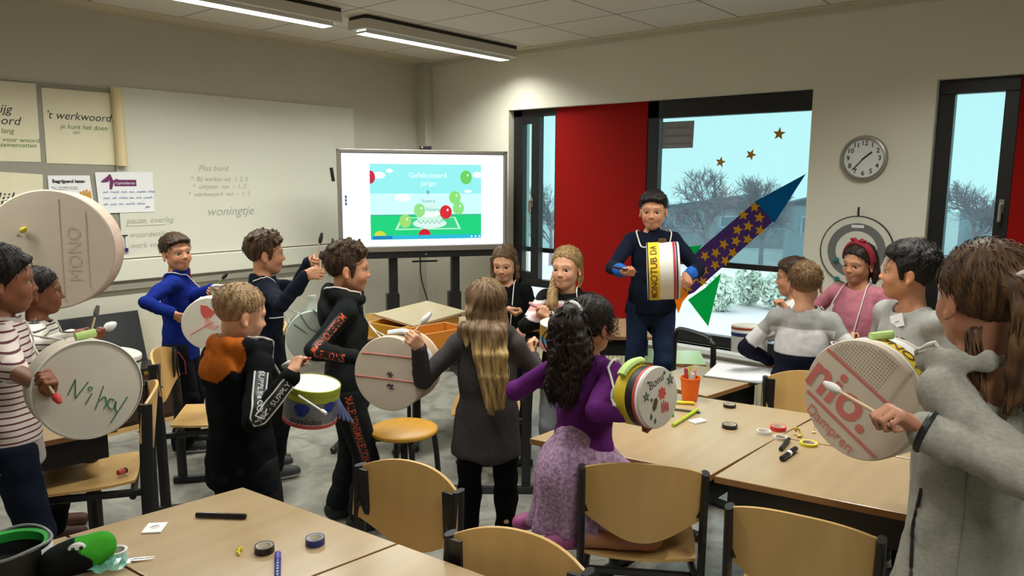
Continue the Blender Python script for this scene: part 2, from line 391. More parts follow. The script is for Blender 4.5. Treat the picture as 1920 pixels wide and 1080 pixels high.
XF = 5.245; ZB = 1.06
def window(n, y0, y1, glass, extra=None, zt=z1, zb=z0, screen=True, handle=None):
    f = MB()
    for (a_, b_, c_, d_) in glass['bars']: f.box((XF, a_, c_), (XF + .07, b_, d_))
    fo = f.build('window_%d' % n, M['frame'], None, False, bevel=.004); tag(fo, kind='structure')
    for (a_, b_, c_, d_) in glass['panes']: MB().box((XF + .03, a_, c_), (XF + .036, b_, d_)).build('window_pane', GLASS, fo, False)
    if screen:
        MB().box((5.40, y0, ZB), (5.402, y1, zt)).build('sunscreen', SCREEN, fo, False); MB().box((5.385, y0, ZB - .03), (5.415, y1, ZB + .012)).build('sunscreen_bar', M['frame'], fo, False)
    if handle:
        y, z = handle; h = MB().box((XF - .012, y - .013, z - .05), (XF, y + .013, z + .03)); h.tube([(XF - .01, y, z), (XF - .045, y, z), (XF - .05, y, z - .10)], .009, 8); h.build('window_handle', M['alu'], fo)
    return fo
k = XF / XW
yw = lambda v: v * k
zw = lambda v: EYE_Z + (v - EYE_Z) * k
window(1, 3.945, 4.42, dict(bars=[(3.94, 4.42, 2.24, 2.30), (3.94, 4.42, .73, .80), (3.94, 4.42, .44, .47), (4.32, 4.42, .44, 2.3), (4.13, 4.215, .8, 2.24), (3.94, 3.955, .47, 2.24), (4.215, 4.32, 2.18, 2.24), (4.215, 4.32, .8, .86)], panes=[(4.215, 4.32, .86, 2.18), (3.955, 4.13, .8, 2.24), (3.955, 4.32, .47, .73)]), handle=(4.20, 1.50))
window(2, 1.767, 3.047, dict(bars=[(1.767, 3.047, 2.165, 2.30), (2.95, 3.047, .44, 2.30), (1.767, 3.047, .44, .525), (1.767, 1.785, .44, 2.3)], panes=[(1.785, 2.95, .525, 2.165)]))
window(3, .615, 1.03, dict(bars=[(.615, 1.03, 2.215, 2.30), (.615, 1.03, .44, .53), (.945, 1.03, .53, 2.215), (.615, .69, .53, 2.215)], panes=[(.69, .945, .53, 2.215)]), handle=(.655, 1.56))
window(4, -2.45, -1.1, dict(bars=[(-2.45, -1.1, 2.215, 2.30), (-2.45, -1.1, .44, .53), (-2.45, -2.36, .53, 2.215), (-1.19, -1.1, .53, 2.215)], panes=[(-2.36, -1.19, .53, 2.215)]))  # unseen window, added to let in more daylight from the right
for n_, (a_, b_) in enumerate(((3.047, 3.94), (-.5, .615))):
    struct('trim_%d' % (3 + n_), MB().box((XF - .005, a_, .555), (XF + .06, b_, z1)), M['red'], bevel=.003)
    struct('trim_%d' % (5 + n_), MB().box((XF - .005, a_, z0), (XF + .06, b_, .553)), mat('beige board', srgb(196, 160, 130), .7))
struct('trim_7', MB().box((5.10, 1.70, .405), (XF, 4.43, .44)), M['white'], bevel=.004)   # window sill
# radiator under the sill
r_ = empty('radiator', (5.09, 3.0, .06), 0, 'long low cream panel radiator under the window sill', 'radiator')
m_ = MB(); m_.box((-.04, -1.45, .02), (-.03, 1.35, .30))
for i in range(70): y = -1.45 + i * .04; m_.box((-.048, y, .03), (-.038, y + .025, .29))
m_.build('front_panel', mat('radiator enamel', srgb(214, 206, 176), .5), r_, False); MB().box((-.03, -1.45, .02), (.06, 1.35, .29)).build('convector', M['white'], r_, False)
m_ = MB().box((-.045, -1.45, .295), (.065, 1.35, .305)); m_.build('top_grille', M['white'], r_, False); MB().box((-.02, -1.2, -.06), (.05, -1.15, .03)).box((-.02, 1.1, -.06), (.05, 1.15, .03)).build('foot', M['white'], r_, False)
# ---------------------------------------------------------------- ceiling luminaires
DIFF = mat('lit diffuser', (.9, .9, .88), .5, emit=(1, 1, .94), estr=14.0); HOUS = mat('luminaire housing', srgb(205, 200, 188), .5)
def luminaire(x0, x1, y, label):
    o = empty('ceiling_light', ((x0 + x1) / 2, y, 2.70), 0, label, 'ceiling light', 'long ceiling lights'); L = (x1 - x0) / 2; m = MB()
    pr = [(-L + .03, -.11), (L - .03, -.11), (L, -.08), (L, .08), (L - .03, .11), (-L + .03, .11), (-L, .08), (-L, -.08)]
    m.prism(pr, 0.0, .062); m.build('housing', HOUS, o, False); MB().box((-L + .02, -.095, .062), (L - .02, .095, .09)).build('mount', M['frame'], o, False)
    d = MB().box((-L + .05, -.05, -.004), (L - .05, .05, -.001)); d.build('diffuser', DIFF, o, False)
    s = MB()
    for i in range(30): x = -L + .05 + (2 * L - .1) * i / 29; s.box((x - .001, -.05, -.02), (x + .001, .05, -.004))
    s.box((-L + .05, -.052, -.022), (L - .05, -.050, 0)).box((-L + .05, .05, -.022), (L - .05, .052, 0)); s.build('louvre', M['chrome'], o, False)
    ld = bpy.data.lights.new('lamp_glow', 'AREA'); ld.shape = 'RECTANGLE'; ld.size = 2 * L - .1; ld.size_y = .09; ld.energy = LAMP_W; ld.color = (.98, 1, .92); ld.spread = math.radians(146)
    lo = bpy.data.objects.new('lamp_glow', ld); C.objects.link(lo); lo.parent = o; lo.location = (0, 0, -.024); return o
luminaire(3.35, 4.97, 4.24, 'lit ceiling light nearest the screen, right of the pair'); luminaire(1.56, 3.18, 4.24, 'lit ceiling light above the whiteboard, left of the pair')
for i, (x, y) in enumerate(((-.25, 4.24), (1.30, 2.14), (2.57, .85), (-.2, -.4))): luminaire(x - .02, x + 1.60, y, 'ceiling light of the same row, out of the photo to the left' if i == 0 else 'ceiling light of the rows behind the camera')
# ---------------------------------------------------------------- outside
GR = mat('wet pavement', (.62, .63, .64), .8, var=.1, vscale=(.3, .3, .3)); tag(MB().box((5.6, -60, -3.6), (150, 120, -3.5)).build('ground', GR, None, False), kind='structure')
BARK = mat('hazed twigs', srgb(150, 136, 146), .9); LEAF = mat('glare-paled leaves', srgb(206, 222, 210), .8)  # haze and glare put into the colours: twigs greyed mauve, leaves paled
def bare_tree(x, y, h, seed, label):
    rg = np.random.RandomState(seed); o = empty('tree', (x, y, -3.5), 0, label, 'tree', 'bare trees outside'); tr = MB(); tr.tube([(0, 0, 0), (.05, 0, h * .3), (0, .05, h * .55)], [h * .022, h * .017, h * .012], 7); tr.build('trunk', BARK, o)
    b = MB()
    def grow(p, d, l, r, n):
        q = p + d * l; b.tube([p, (p + q) / 2 + rg.normal(size=3) * l * .06, q], [r, r * .8, r * .6], 4 if n > 1 else 3, False)
        if n == 0: return
        for i in range(5 if n > 1 else 6): dd = nrm(d + rg.normal(size=3) * .62 + V3(0, 0, .18)); grow(p + d * l * rg.uniform(.45, 1), dd, l * rg.uniform(.55, .8), r * .62, n - 1)
    for i in range(11):
        a = rg.uniform(0, 6.28); grow(V3(0, 0, h * rg.uniform(.22, .55)), nrm(V3(math.cos(a), math.sin(a), rg.uniform(.5, 1.6))), h * .2, h * .008, 3)
    b.build('crown', BARK, o, False); return o
for i, (x, y, h, lb) in enumerate(((42.5, 20.4, 7.0, 'bare tree outside the large window, left of the rocket'), (45.5, 18.1, 7.2, 'bare tree outside the large window, above the rocket body'), (49.5, 7.4, 6.4, 'bare tree seen through the narrow right window'), (36.3, 27.6, 5.8, 'bare tree seen through the narrow left window'), (41.5, 23.9, 5.2, 'lower bare tree outside, at the left edge of the large window'))): bare_tree(x, y, h, 11 + i, lb)
def house(x, y, w, d, h, c, roof, label, rz=.3):
    o = empty('house', (x, y, -3.5), rz, label, 'house', 'houses outside'); MB().box((-w/2, -d/2, 0), (w/2, d/2, h)).build('wall', mat('facade', c, .9), o, False)
    MB().prism([(-d/2-.2, h), (d/2+.2, h), (0, h+roof)], -w/2-.1, w/2+.1, 0).build('roof', mat('roof', srgb(105, 108, 120), .8), o, False)
    for i in range(3):
        f = MB().box((-w/2-.05, -d*.36+i*d*.3, h*.5), (-w/2, -d*.36+i*d*.3+d*.14, h*.82)).build('window', mat('house window', srgb(196, 202, 210), .6), o, False); MB().box((-w/2-.07, -d*.36+i*d*.3+.12, h*.5+.12), (-w/2-.04, -d*.36+i*d*.3+d*.14-.12, h*.82-.12)).build('pane', mat('hazed pane', srgb(120, 140, 160), .3), f, False)  # window and pane tones drawn together to imitate distance haze
house(53, 15.0, 9, 8, 3.7, srgb(170, 176, 186), 1.2, 'pale house outside, right of the rocket tip'); house(58, 5.5, 8, 7, 3.2, srgb(176, 184, 194), .5, 'grey house seen through the narrow right window'); house(60, 26, 8, 12, 3.0, srgb(160, 160, 170), 1.0, 'mauve house outside behind the bare trees')
def bush(x, y, r, h, seed, label):
    rg = np.random.RandomState(seed); o = empty('bush', (x, y, -3.5), 0, label, 'bush', 'bushes outside'); b = MB(); t = MB(); t.tube([(0, 0, 0), (0, 0, h * .6)], .06, 6)
    for i in range(1500):
        p = rg.normal(size=3); p = p / np.linalg.norm(p) * rg.uniform(.35, 1); p = V3(p[0] * r, p[1] * r, h * .5 + p[2] * h * .5); a, c = rg.normal(size=3) * .07, rg.normal(size=3) * .07
        b.add([p - a, p + c, p + a, p - c], [[0, 1, 2, 3]])
    b.build('foliage', LEAF, o, False); t.build('stem', BARK, o)
for i, (x, y, r, h) in enumerate([(*(P(px_, 575, D_)[:2]), r_, h_) for px_, D_, r_, h_ in ((1352, 30, .6, 1.5), (1402, 31.5, .62, 1.7), (1452, 30.5, .6, 1.5))]): bush(x, y, r, h, i, ('leafy bush outside under the rocket, left one of three', 'leafy bush outside under the rocket, middle one of three', 'leafy bush outside under the rocket, right one of three')[i])
# ---------------------------------------------------------------- things on the window
GX = XF + .027
def card_mat(name, c):
    m = mat(name, c, .8, spec=.1); nt = m.node_tree; t = nt.nodes.new('ShaderNodeBsdfTranslucent'); t.inputs[0].default_value = (*c, 1); x = nt.nodes.new('ShaderNodeMixShader'); x.inputs[0].default_value = .5
    nt.links.new(nt.nodes['Principled BSDF'].outputs[0], x.inputs[1]); nt.links.new(t.outputs[0], x.inputs[2]); nt.links.new(x.outputs[0], nt.nodes['Material Output'].inputs[0]); return m
ROCK = {k_: card_mat('card ' + k_, c) for k_, c in dict(purple=srgb(92, 60, 122), yellow=srgb(226, 176, 40), blue=srgb(4, 110, 160), green=srgb(6, 190, 100), orange=srgb(240, 150, 30)).items()}
def onglass(px, py): q = PX(px, py, GX); return q
def card(name, pts, m, parent, org, x=GX, t=.0012):
    q = [PX(a, b, x) for a, b in pts]; mb = MB(); n = len(q); v = [p - org for p in q] + [p - org - V3(t, 0, 0) for p in q]
    mb.add(v, [list(range(n)), list(range(n, 2 * n))[::-1]] + [[i, (i + 1) % n, n + (i + 1) % n, n + i] for i in range(n)]); return mb.build(name, m, parent, False)
org = PX(1380, 470, GX); rk = empty('paper_rocket', org, 0, 'purple paper rocket with yellow stars stuck on the large window', 'paper rocket')
card('body', [(1417, 378), (1453, 412), (1302, 548), (1272, 562), (1297, 480)], ROCK['purple'], rk, org); card('nose_cone', [(1511, 326), (1452, 418), (1415, 378)], ROCK['blue'], rk, org, GX - .0013)
card('fin', [(1317, 460), (1290, 462), (1294, 490), (1300, 482)], ROCK['green'], rk, org, GX - .0013); card('fin', [(1352, 512), (1328, 612), (1290, 562), (1322, 540)], ROCK['green'], rk, org, GX - .0013)
card('flame', [(1270, 530), (1292, 552), (1280, 566), (1272, 588), (1262, 560)], ROCK['orange'], rk, org, GX - .0026)
sts = [(1415, 388), (1394, 403), (1424, 408), (1403, 424), (1383, 431), (1425, 432), (1402, 449), (1380, 452), (1357, 458), (1374, 474), (1342, 474), (1360, 489), (1322, 480), (1341, 497), (1304, 491), (1320, 508), (1302, 522), (1318, 528), (1290, 540), (1283, 520)]
for i, (a_, b_) in enumerate(sts):
    c = PX(a_, b_, GX - .0016) - org; mb = MB(); pts = star_pts(.043, .019, 5, i * 1.3); v = [c + V3(0, -p, q) for p, q in pts] + [c + V3(-.001, -p, q) for p, q in pts]; n = 10
    mb.add(v, [list(range(n)), list(range(n, 2 * n))[::-1]] + [[j, (j + 1) % n, n + (j + 1) % n, n + j] for j in range(n)]); mb.build('star', ROCK['yellow'], rk, False)
SG = mat('gold star card', srgb(196, 140, 40), .7)
for (a_, b_, r_, ro, lb) in ((1461, 251, .047, .1, 'gold paper star on the window, highest of the three'), (1408, 290, .043, .4, 'gold paper star on the window, middle of the three'), (1351, 304, .043, .2, 'gold paper star on the window, lowest of the three')):
    c = PX(a_, b_, GX); mb = MB(); pts = star_pts(r_, r_ * .42, 6 if 0 else 5, ro); n = 10; v = [V3(0, -p, q) for p, q in pts] + [V3(-.0012, -p, q) for p, q in pts]
    mb.add(v, [list(range(n)), list(range(n, 2 * n))[::-1]] + [[j, (j + 1) % n, n + (j + 1) % n, n + j] for j in range(n)]); o = mb.build('paper_star', SG, None, False); o.location = c; tag(o, lb, 'paper star', 'gold stars on the window')
NY = V3(0, -1, 0); NZ = V3(0, 0, 1); NX = V3(1, 0, 0)
def wallpaper(name, pts, plane, m, label, cat, t=.002, k='y'):
    """flat sheet whose four corners were read off the photograph, hung on a wall"""
    f = PY if k == 'y' else PX
    q = [f(a, b, plane) for a, b in pts]; org = sum(q) / 4; n = len(q); d = V3(0, t, 0) if k == 'y' else V3(t, 0, 0)
    mb = MB(); v = [p - org for p in q] + [p - org + d for p in q]; mb.add(v, [list(range(n)), list(range(n, 2 * n))[::-1]] + [[i, (i + 1) % n, n + (i + 1) % n, n + i] for i in range(n)])
    o = empty(name, org, 0, label, cat); mb.build('sheet', m, o, False); return o, org
o, og = wallpaper('notice', [(1242, 229), (1302, 226), (1299, 277), (1240, 279)], GX, mat('backlit paper', srgb(150, 150, 156), .8), 'white paper notice with three typed lines taped to the window corner', 'notice', .001, 'x')  # white paper coloured grey, its backlit shade put into the colour
for i, s_ in enumerate(('onze tafels en', 'ik kwamen voor', 'de kerstvakantie')): write('lettering', s_, .034, PX(1271, 239 + i * 15, GX - .001), NY, NZ, M['inkp'], o, og)
# ---------------------------------------------------------------- clock and target board on the window wall
c = PX(1621, 297, XW); o = empty('wall_clock', c, 0, 'round wall clock with silver rim between the windows', 'clock'); Rx = (np.array([[0, 0, -1], [-1, 0, 0], [0, 1, 0]], float), V3(0, 0, 0))   # local x,y -> -Y,Z ; z -> -X
MB().lathe([(.118, .0), (.142, .0), (.145, .02), (.138, .035), (.126, .038), (.122, .03)], 48, Rx, True).build('rim', M['alu'], o); MB().lathe([(0, .018), (.124, .018)], 48, Rx).build('dial', M['paperw'], o, False)
for i in range(1, 13):
    a = math.radians(30 * i); write('numeral', str(i), .042, V3(-.0195, -.095 * math.sin(a), .095 * math.cos(a)), NY, NZ, M['ink'], o, bold=.0008)
hm = MB()
for a, l, w_ in ((math.radians(50), .062, .005), (math.radians(221), .098, .0035)):
    d = V3(0, -math.sin(a), math.cos(a)); s_ = np.cross(d, NX); hm.tube([V3(-.022, 0, 0) - d * .015, V3(-.022, 0, 0) + d * l], w_, 6)
hm.build('hands', M['ink'], o); MB().lathe([(0, .0365), (.07, .0362), (.124, .034)], 48, Rx).build('glass', GLASS, o)
c = PX(1606, 470, XW); o = empty('target_board', c, 0, 'round white target board with a dark ring hung on the wall', 'target board'); TG = mat('target grey', srgb(112, 114, 112), .6); BT = mat('teal felt', srgb(40, 120, 120), .9)
MB().lathe([(0, .012), (.222, .012), (.222, .002), (0, .002)], 64, Rx).build('disc', M['board'], o, False); MB().lathe([(.222, .0), (.228, .0), (.228, .015), (.222, .015)], 64, Rx, True).build('rim', mat('dark grey rim', srgb(52, 50, 44), .5), o); MB().lathe([(.128, .0125), (.180, .0125)], 64, Rx).build('ring', TG, o, False)
MB().box((-.0135, -.038, .150), (-.0125, .038, .168)).build('label', M['paperw'], o, False); MB().tube([(-.01, 0, .23), (-.02, 0, .25), (-.02, 0, .285)], .006, 8).build('hook', M['frame'], o)
for (a_, b_) in ((1568, 487), (1569, 523)):
    q = PX(a_, b_, XW - .03) - c; MB().ball((0, 0, 0), (.016, .018, .018)).build('felt_ball', BT, None); o2 = bpy.data.objects['felt_ball'] if a_ == 1568 and b_ == 487 else bpy.data.objects['felt_ball.001']; o2.location = q + c; tag(o2, 'teal felt ball stuck on the target board, upper one' if b_ == 487 else 'teal felt ball stuck on the target board, lower one', 'felt ball', 'felt balls on the target')
# ---------------------------------------------------------------- whiteboard wall
wbx0, wbx1 = 2.24, 4.30; YB = YW - .02
o = empty('whiteboard', (wbx0, YW, 1.1), 0, 'wide white writing board with a pale tray along its bottom', 'whiteboard')
MB().box((0, -.02, .02), (wbx1 - wbx0, 0, 1.21)).build('panel', M['board'], o, False, bevel=.002); MB().box((-.35, -.05, -.135), (wbx1 - wbx0, 0, .012)).build('tray', M['board'], o, False, bevel=.006); MB().box((-.35, -.03, -.20), (wbx1 - wbx0, 0, -.136)).build('rail', M['grey'], o, False)
off = V3(wbx0, YW, 1.1); BX = V3(1, 0, 0)
def wb(name, s_, px, py, size, m, sh=.25, **k_): write(name, s_, size, PY(px, py, YB - .0015), BX, NZ, m, o, off, shear=sh, **k_)
wb('handwriting', 'woningtje', 432, 396, .10, M['inkf'], .35); wb('handwriting', 'Plus bord', 400, 316, .062, M['inkf']); 
for i, s_ in enumerate(('*  Bij werken wij  1, 2, 3', '*  uittypen  van  -  1, 2', '*  werkwoord  van  -  1, 2')): wb('handwriting', s_, 412, 336 + i * 14, .048, M['inkf'])
for i, s_ in enumerate(('pauze, overleg', 'woordenlijst', 'werk vooraf')): wb('handwriting', s_, 282, 413 + (0, 26, 46)[i], .058, M['inkf'])
s_ = MB(); s_.tube([PY(237, 424, YB - .002) - off, PY(310, 421, YB - .002) - off], .0012, 5); s_.build('underline', M['inkf'], o)
gp = tag(MB().box((-1.9, YW - .014, .905), (2.232, YW - .002, 2.29)).build('pin_board', M['grey'], None, False), 'grey pin board behind the paper sheets at the left', 'pin board')
YP = YW - .018
pa, og = wallpaper('flip_chart_sheet', [(77, 164), (208, 175), (229, 310), (88, 306)], YP, M['paper'], 'cream flip chart sheet reading werkwoord, beside the paper roll', 'paper sheet')
Xs = nrm(PY(208, 175, YP) - PY(77, 164, YP)); 
def wr_(par, og, s_, px, py, size, m, sh=.2, y=YP - .001, X=BX, **k_): write('lettering', s_, size, PY(px, py, y), X, NZ, m, par, og, shear=sh, **k_)
wr_(pa, og, "'t werkwoord", 148, 219, .072, M['ink'], .3); wr_(pa, og, 'je kunt het doen', 158, 239, .044, M['inkg']); wr_(pa, og, 'zijn', 143, 248, .034, M['inkp'])
rl = MB(); rl.tube([PY(216, 166, YW - .045), PY(218, 172, YW - .045) , PY(229, 311, YW - .045)], .036, 16); tag(rl.build('paper_roll', mat('kraft roll', srgb(222, 204, 158), .8, var=.06, vscale=(30, 30, 1)), None), 'cream paper roll hanging upright at the edge of the werkwoord sheet', 'paper roll')
pb, og = wallpaper('flip_chart_sheet', [(-70, 145), (67, 157), (77, 304), (-62, 301)], YP, M['paper'], 'cream flip chart sheet at the far left edge with green lines', 'paper sheet')
wr_(pb, og, 'krijg', -2, 204, .075, M['ink'], .3); wr_(pb, og, 'woord', 2, 226, .075, M['ink'], .3); wr_(pb, og, 'bij lang', 4, 245, .045, M['inkg']); wr_(pb, og, 'woord voor woord', 18, 262, .042, M['inkg']); wr_(pb, og, 'en samenvatten', 26, 272, .040, M['inkg'])
pc, og = wallpaper('flip_chart_sheet', [(-70, 318), (80, 327), (84, 470), (-60, 470)], YP, M['paper'], 'cream flip chart sheet low at the far left, partly behind the big drum', 'paper sheet')
wr_(pc, og, 'lelijk', -2, 374, .11, M['ink'], .35)
pd, og = wallpaper('poster', [(89, 329), (168, 329), (178, 396), (96, 402)], YP - .003, M['paperw'], 'small white poster with a bold heading and small gold figures', 'poster')
wr_(pd, og, 'Begrijpend lezen', 129, 340, .030, M['ink'], 0, YP - .005, bold=.001); wr_(pd, og, 'Stap 1   Voorspellen van lezen', 121, 351, .013, M['ink'], 0, YP - .005); wr_(pd, og, 'Wat weet je al over de tekst?', 124, 354.5, .012, M['inkp'], 0, YP - .005); wr_(pd, og, 'Stap 2   Ophelderen', 118, 362, .013, M['ink'], 0, YP - .005)
GD = mat('gold print', srgb(206, 150, 60), .7); fm = MB()
for i in range(4):
    q = PY(152 + i * 5.5, 366, YP - .0045) - og; h_ = (.03, .045, .06, .04)[i]; fm.ball(q + V3(0, 0, h_ * .5), (.008, .001, .010)); fm.box(q + V3(-.009, -.0005, -.03), q + V3(.009, .0005, h_ * .3))
fm.build('figures', GD, pd)
pe, og = wallpaper('poster', [(178, 323), (286, 322), (290, 397), (187, 400)], YP - .006, M['paperw'], 'laminated white sheet with a purple banner and blue handwriting', 'poster'); PU = mat('purple print', srgb(112, 40, 96), .7)
mb = MB(); qa, qb = PY(214, 337, YP - .0075) - og, PY(256, 349, YP - .0075) - og; mb.box((qa[0], qa[1], qb[2]), (qb[0], qa[1] + .0005, qa[2])); mb.build('banner', PU, pe, False); wr_(pe, og, 'Ophelderen', 235, 343.5, .027, M['paperw'], 0, YP - .0085)
mb = MB(); qa = PY(200, 341, YP - .0085) - og; mb.tube([qa + V3(-.035, 0, 0), qa + V3(0, 0, .012), qa + V3(.028, 0, .05)], [.004, .016, .004], 8, flat=(V3(0, 1, 0), .1)); mb.tube([qa + V3(.02, 0, .05), qa + V3(.034, 0, 0), qa + V3(.024, 0, -.05)], [.008, .014, .008], 8, flat=(V3(0, 1, 0), .1)); mb.tube([qa + V3(.035, 0, 0), qa + V3(.075, 0, .012)], [.004, .012], 8, flat=(V3(0, 1, 0), .1)); mb.build('megaphone', PU, pe)
mb = MB(); strokes(mb, scrib((.95, 1, .75), PY(192, 361, YP)[0], PY(192, 361, YP)[2], .33, .022, 5), V3(0, YP - .0085, 0) - og, BX, NZ, .0016); mb.build('handwriting', M['inkb'], pe); mb = MB(); strokes(mb, [[(PY(272, 390, YP)[0], PY(272, 390, YP)[2]), (PY(276, 387, YP)[0], PY(276, 387, YP)[2]), (PY(280, 389, YP)[0], PY(280, 389, YP)[2])]], V3(0, YP - .0085, 0) - og, BX, NZ, .002); mb.build('mark', M['ink'], pe)
# marker rack on the board
q = PY(226, 458, YW - .03); o = empty('marker_rack', q, 0, 'small rack of four upright board markers left of the whiteboard', 'marker rack'); MB().box((-.045, -.012, .058), (.05, .02, .064)).build('rail', M['frame'], o, False)
for i, c_ in enumerate(('1f6b3a', '7a2433', '8a2430', '2d2f86')):
    mk = MB().tube([(-.034 + i * .025, 0, -.03), (-.034 + i * .025, 0, .06)], .008, 10).build('marker', M['white'], None); mk.location = q; tag(mk, 'upright board marker with %s cap in the rack' % ('green', 'dark red, second', 'red, third', 'blue')[i], 'marker', 'board markers in the rack'); MB().tube([(-.034 + i * .025, 0, -.056), (-.034 + i * .025, 0, -.028)], .0095, 10).build('cap', mat('cap', srgb(c_), .5), mk)
# ---------------------------------------------------------------- screen on its stand
A_, B_ = V3(3.757, 5.017, 0), V3(4.96, 4.265, 0); X_ = nrm(B_ - A_); Wd = np.linalg.norm(B_ - A_) ; N_ = np.cross(X_, NZ); zt, zb_ = 1.93, 1.085; SC = (A_ + B_) / 2 + V3(0, 0, (zt + zb_) / 2); Ms = (np.stack([X_, N_, NZ], 1), V3(0, 0, 0))   # local x along, y = away from viewer?
if N_ @ V3(1, 1, 0) < 0: Ms = (np.stack([X_, -N_, NZ], 1), V3(0, 0, 0))
o = empty('interactive_display', SC, 0, 'large silver framed touch screen on a black stand, showing a birthday slide', 'screen'); hw, hh = Wd / 2 + .01, (zt - zb_) / 2
fr = MB()
for a_, b_ in (((-hw, -.01, hh - .028), (hw, .07, hh)), ((-hw, -.01, -hh), (hw, .07, -hh + .045)), ((-hw, -.01, -hh), (-hw + .028, .07, hh)), ((hw - .028, -.01, -hh), (hw, .07, hh))): fr.box(a_, b_, Ms)
fr.build('frame', M['alu'], o, False, bevel=.004); MB().box((-hw + .01, .012, -hh + .01), (hw - .01, .085, hh - .01), Ms).build('back', M['frame'], o, False)
def ems(n_, c_, s_=1.0): return mat('lit ' + n_, (0, 0, 0), .4, emit=srgb(*c_), estr=s_, spec=.3)
sx, sz = hw - .034, hh - .034
MB().box((-sx, .004, -sz + .012), (sx, .012, sz), Ms).build('picture', ems('white page', (252, 255, 255), 1.25), o, False)
def slide(name, pts, c_, s_=1.05, d=.0): 
    mb = MB(); q = np.array([[p[0], .0034 - d, p[1]] for p in pts]) @ Ms[0].T; mb.add(q, [list(range(len(q)))]); return mb.build(name, ems(name, c_, s_), o, False)
uu = lambda u: -sx + 2 * sx * (u - 90) / (1505 - 90)
vv = lambda v, u=800: sz - (2 * sz - .012) * ((v - 125 - (u - 90) * .012) / (935 - 125))
rect = lambda u0, v0, u1, v1: [(uu(u0), vv(v0)), (uu(u1), vv(v0)), (uu(u1), vv(v1)), (uu(u0), vv(v1))]
slide('slide_sky', rect(322, 222, 1300, 680), (150, 240, 240)); slide('slide_lower_sky', rect(322, 480, 1300, 672), (205, 250, 250), 1.05, .0003); slide('slide_grass', rect(322, 672, 1300, 850), (28, 214, 128), 1.0, .0004); slide('slide_bar', rect(322, 848, 1300, 884), (44, 190, 220), 1.0, .0005); slide('slide_line', rect(322, 664, 1300, 672), (70, 170, 150), 1, .0006); slide('task_bar', rect(300, 942, 1505, 968), (90, 130, 160), .9, .0004); slide('slide_button', rect(340, 852, 505, 880), (30, 130, 190), 1, .0008)
ell_ = lambda u, v, ru, rv, n=20: [(uu(u + ru * math.cos(2 * math.pi * i / n)), vv(v + rv * math.sin(2 * math.pi * i / n))) for i in range(n)]
for u, v, ru, rv in ((400, 320, 55, 30), (490, 282, 30, 18), (600, 515, 70, 36), (1265, 312, 45, 28), (1180, 460, 35, 14)): slide('cloud', ell_(u, v, ru, rv), (240, 255, 255), 1.1, .0007)
slide('pitch', [(uu(585), vv(690)), (uu(1065), vv(690)), (uu(1115), vv(800)), (uu(530), vv(800))], (190, 246, 214), 1.05, .0006); slide('pitch_inside', [(uu(600), vv(696)), (uu(1050), vv(696)), (uu(1090), vv(790)), (uu(555), vv(790))], (60, 214, 140), 1, .0008)
slide('cake', ell_(835, 745, 150, 45), (215, 246, 236), 1.05, .0012); slide('cake_tier', rect(725, 680, 945, 745), (200, 240, 224), 1.05, .0013); slide('cake_tier', ell_(835, 660, 100, 30), (240, 255, 246), 1.05, .0014); slide('cake_tier', rect(760, 585, 915, 660), (206, 244, 232), 1.05, .0011); slide('cake_top', rect(775, 520, 890, 590), (214, 246, 246), 1.05, .001)
for i in range(11): slide('icing', ell_(735 + i * 20, 725 + (i % 2) * 16, 6, 5, 8), (90, 160, 140), .9, .0016)
for u, v, ru, rv, c_ in ((1162, 335, 52, 62, (110, 214, 100)), (1060, 515, 52, 58, (140, 230, 120)), (1092, 610, 50, 60, (140, 230, 130)), (745, 628, 50, 62, (150, 230, 140)), (620, 722, 52, 60, (160, 226, 120)), (978, 645, 54, 62, (222, 44, 56))): slide('balloon', ell_(u, v, ru, rv), c_, 1, .0018); slide('balloon_shine', ell_(u + ru * .3, v - rv * .3, ru * .16, rv * .2, 10), (235, 250, 235), 1, .002)
slide('balloon', [(uu(322), vv(280))] + [(uu(322 + 46 * math.sin(t)), vv(338 - 58 * math.cos(t))) for t in np.linspace(0, math.pi, 12)], (206, 40, 76), 1, .0018); slide('balloon', [(uu(788 + 54 * math.cos(t)), vv(848 - 54 * math.sin(t))) for t in np.linspace(0, math.pi, 14)], (214, 30, 48), 1, .0018); slide('balloon', [(uu(400 + 50 * math.cos(t)), vv(848 - 42 * math.sin(t))) for t in np.linspace(0, math.pi, 12)], (214, 220, 60), 1, .0018)
for s_, u, v, z_, c_ in (('Gefeliciteerd', 820, 320, .062, (246, 255, 255)), ('Jarige', 825, 390, .056, (240, 255, 255)), ('9', 820, 473, .05, (70, 80, 90)), ('hoera', 825, 545, .05, (90, 190, 170)), ('hoera', 865, 622, .05, (90, 190, 170))):
    q = Ms[0] @ V3(uu(u), .0008, vv(v)); write('slide_text', s_, z_, q, X_, NZ, ems('text', c_, 1.1), o)
for i in range(4): slide('icon', ell_(380 + i * 28, 953, 7, 7, 8), (230, 245, 250), 1, .001)
for i in range(3): slide('icon', ell_(1212 + i * 36, 868, 9, 9, 8), (235, 250, 255), 1, .001); slide('side_button', rect(112, 495 + i * 30, 128, 520 + i * 30), (50, 110, 150), .8, .001)
MB().box((-hw + .05, .0, -hh - .055), (hw - .05, .06, -hh), Ms).build('lower_bar', M['black'], o, False); MB().ball(Ms[0] @ V3(0, -.004, -hh - .028), .008).build('button', M['chrome'], o)
st = MB()
for x in (-.27, .27):
    MB().box((x - .035, .05, -SC[2] + .06), (x + .035, .11, hh - .2), Ms).build('column', M['black'], o, False)
    MB().box((x - .06, .035, -SC[2] + .06), (x + .045, .125, -SC[2] + .72), Ms).build('sleeve', M['black'], o, False)
    MB().box((x - .03, -.28, -SC[2]), (x + .03, .40, -SC[2] + .06), Ms).build('foot', M['black'], o, False)
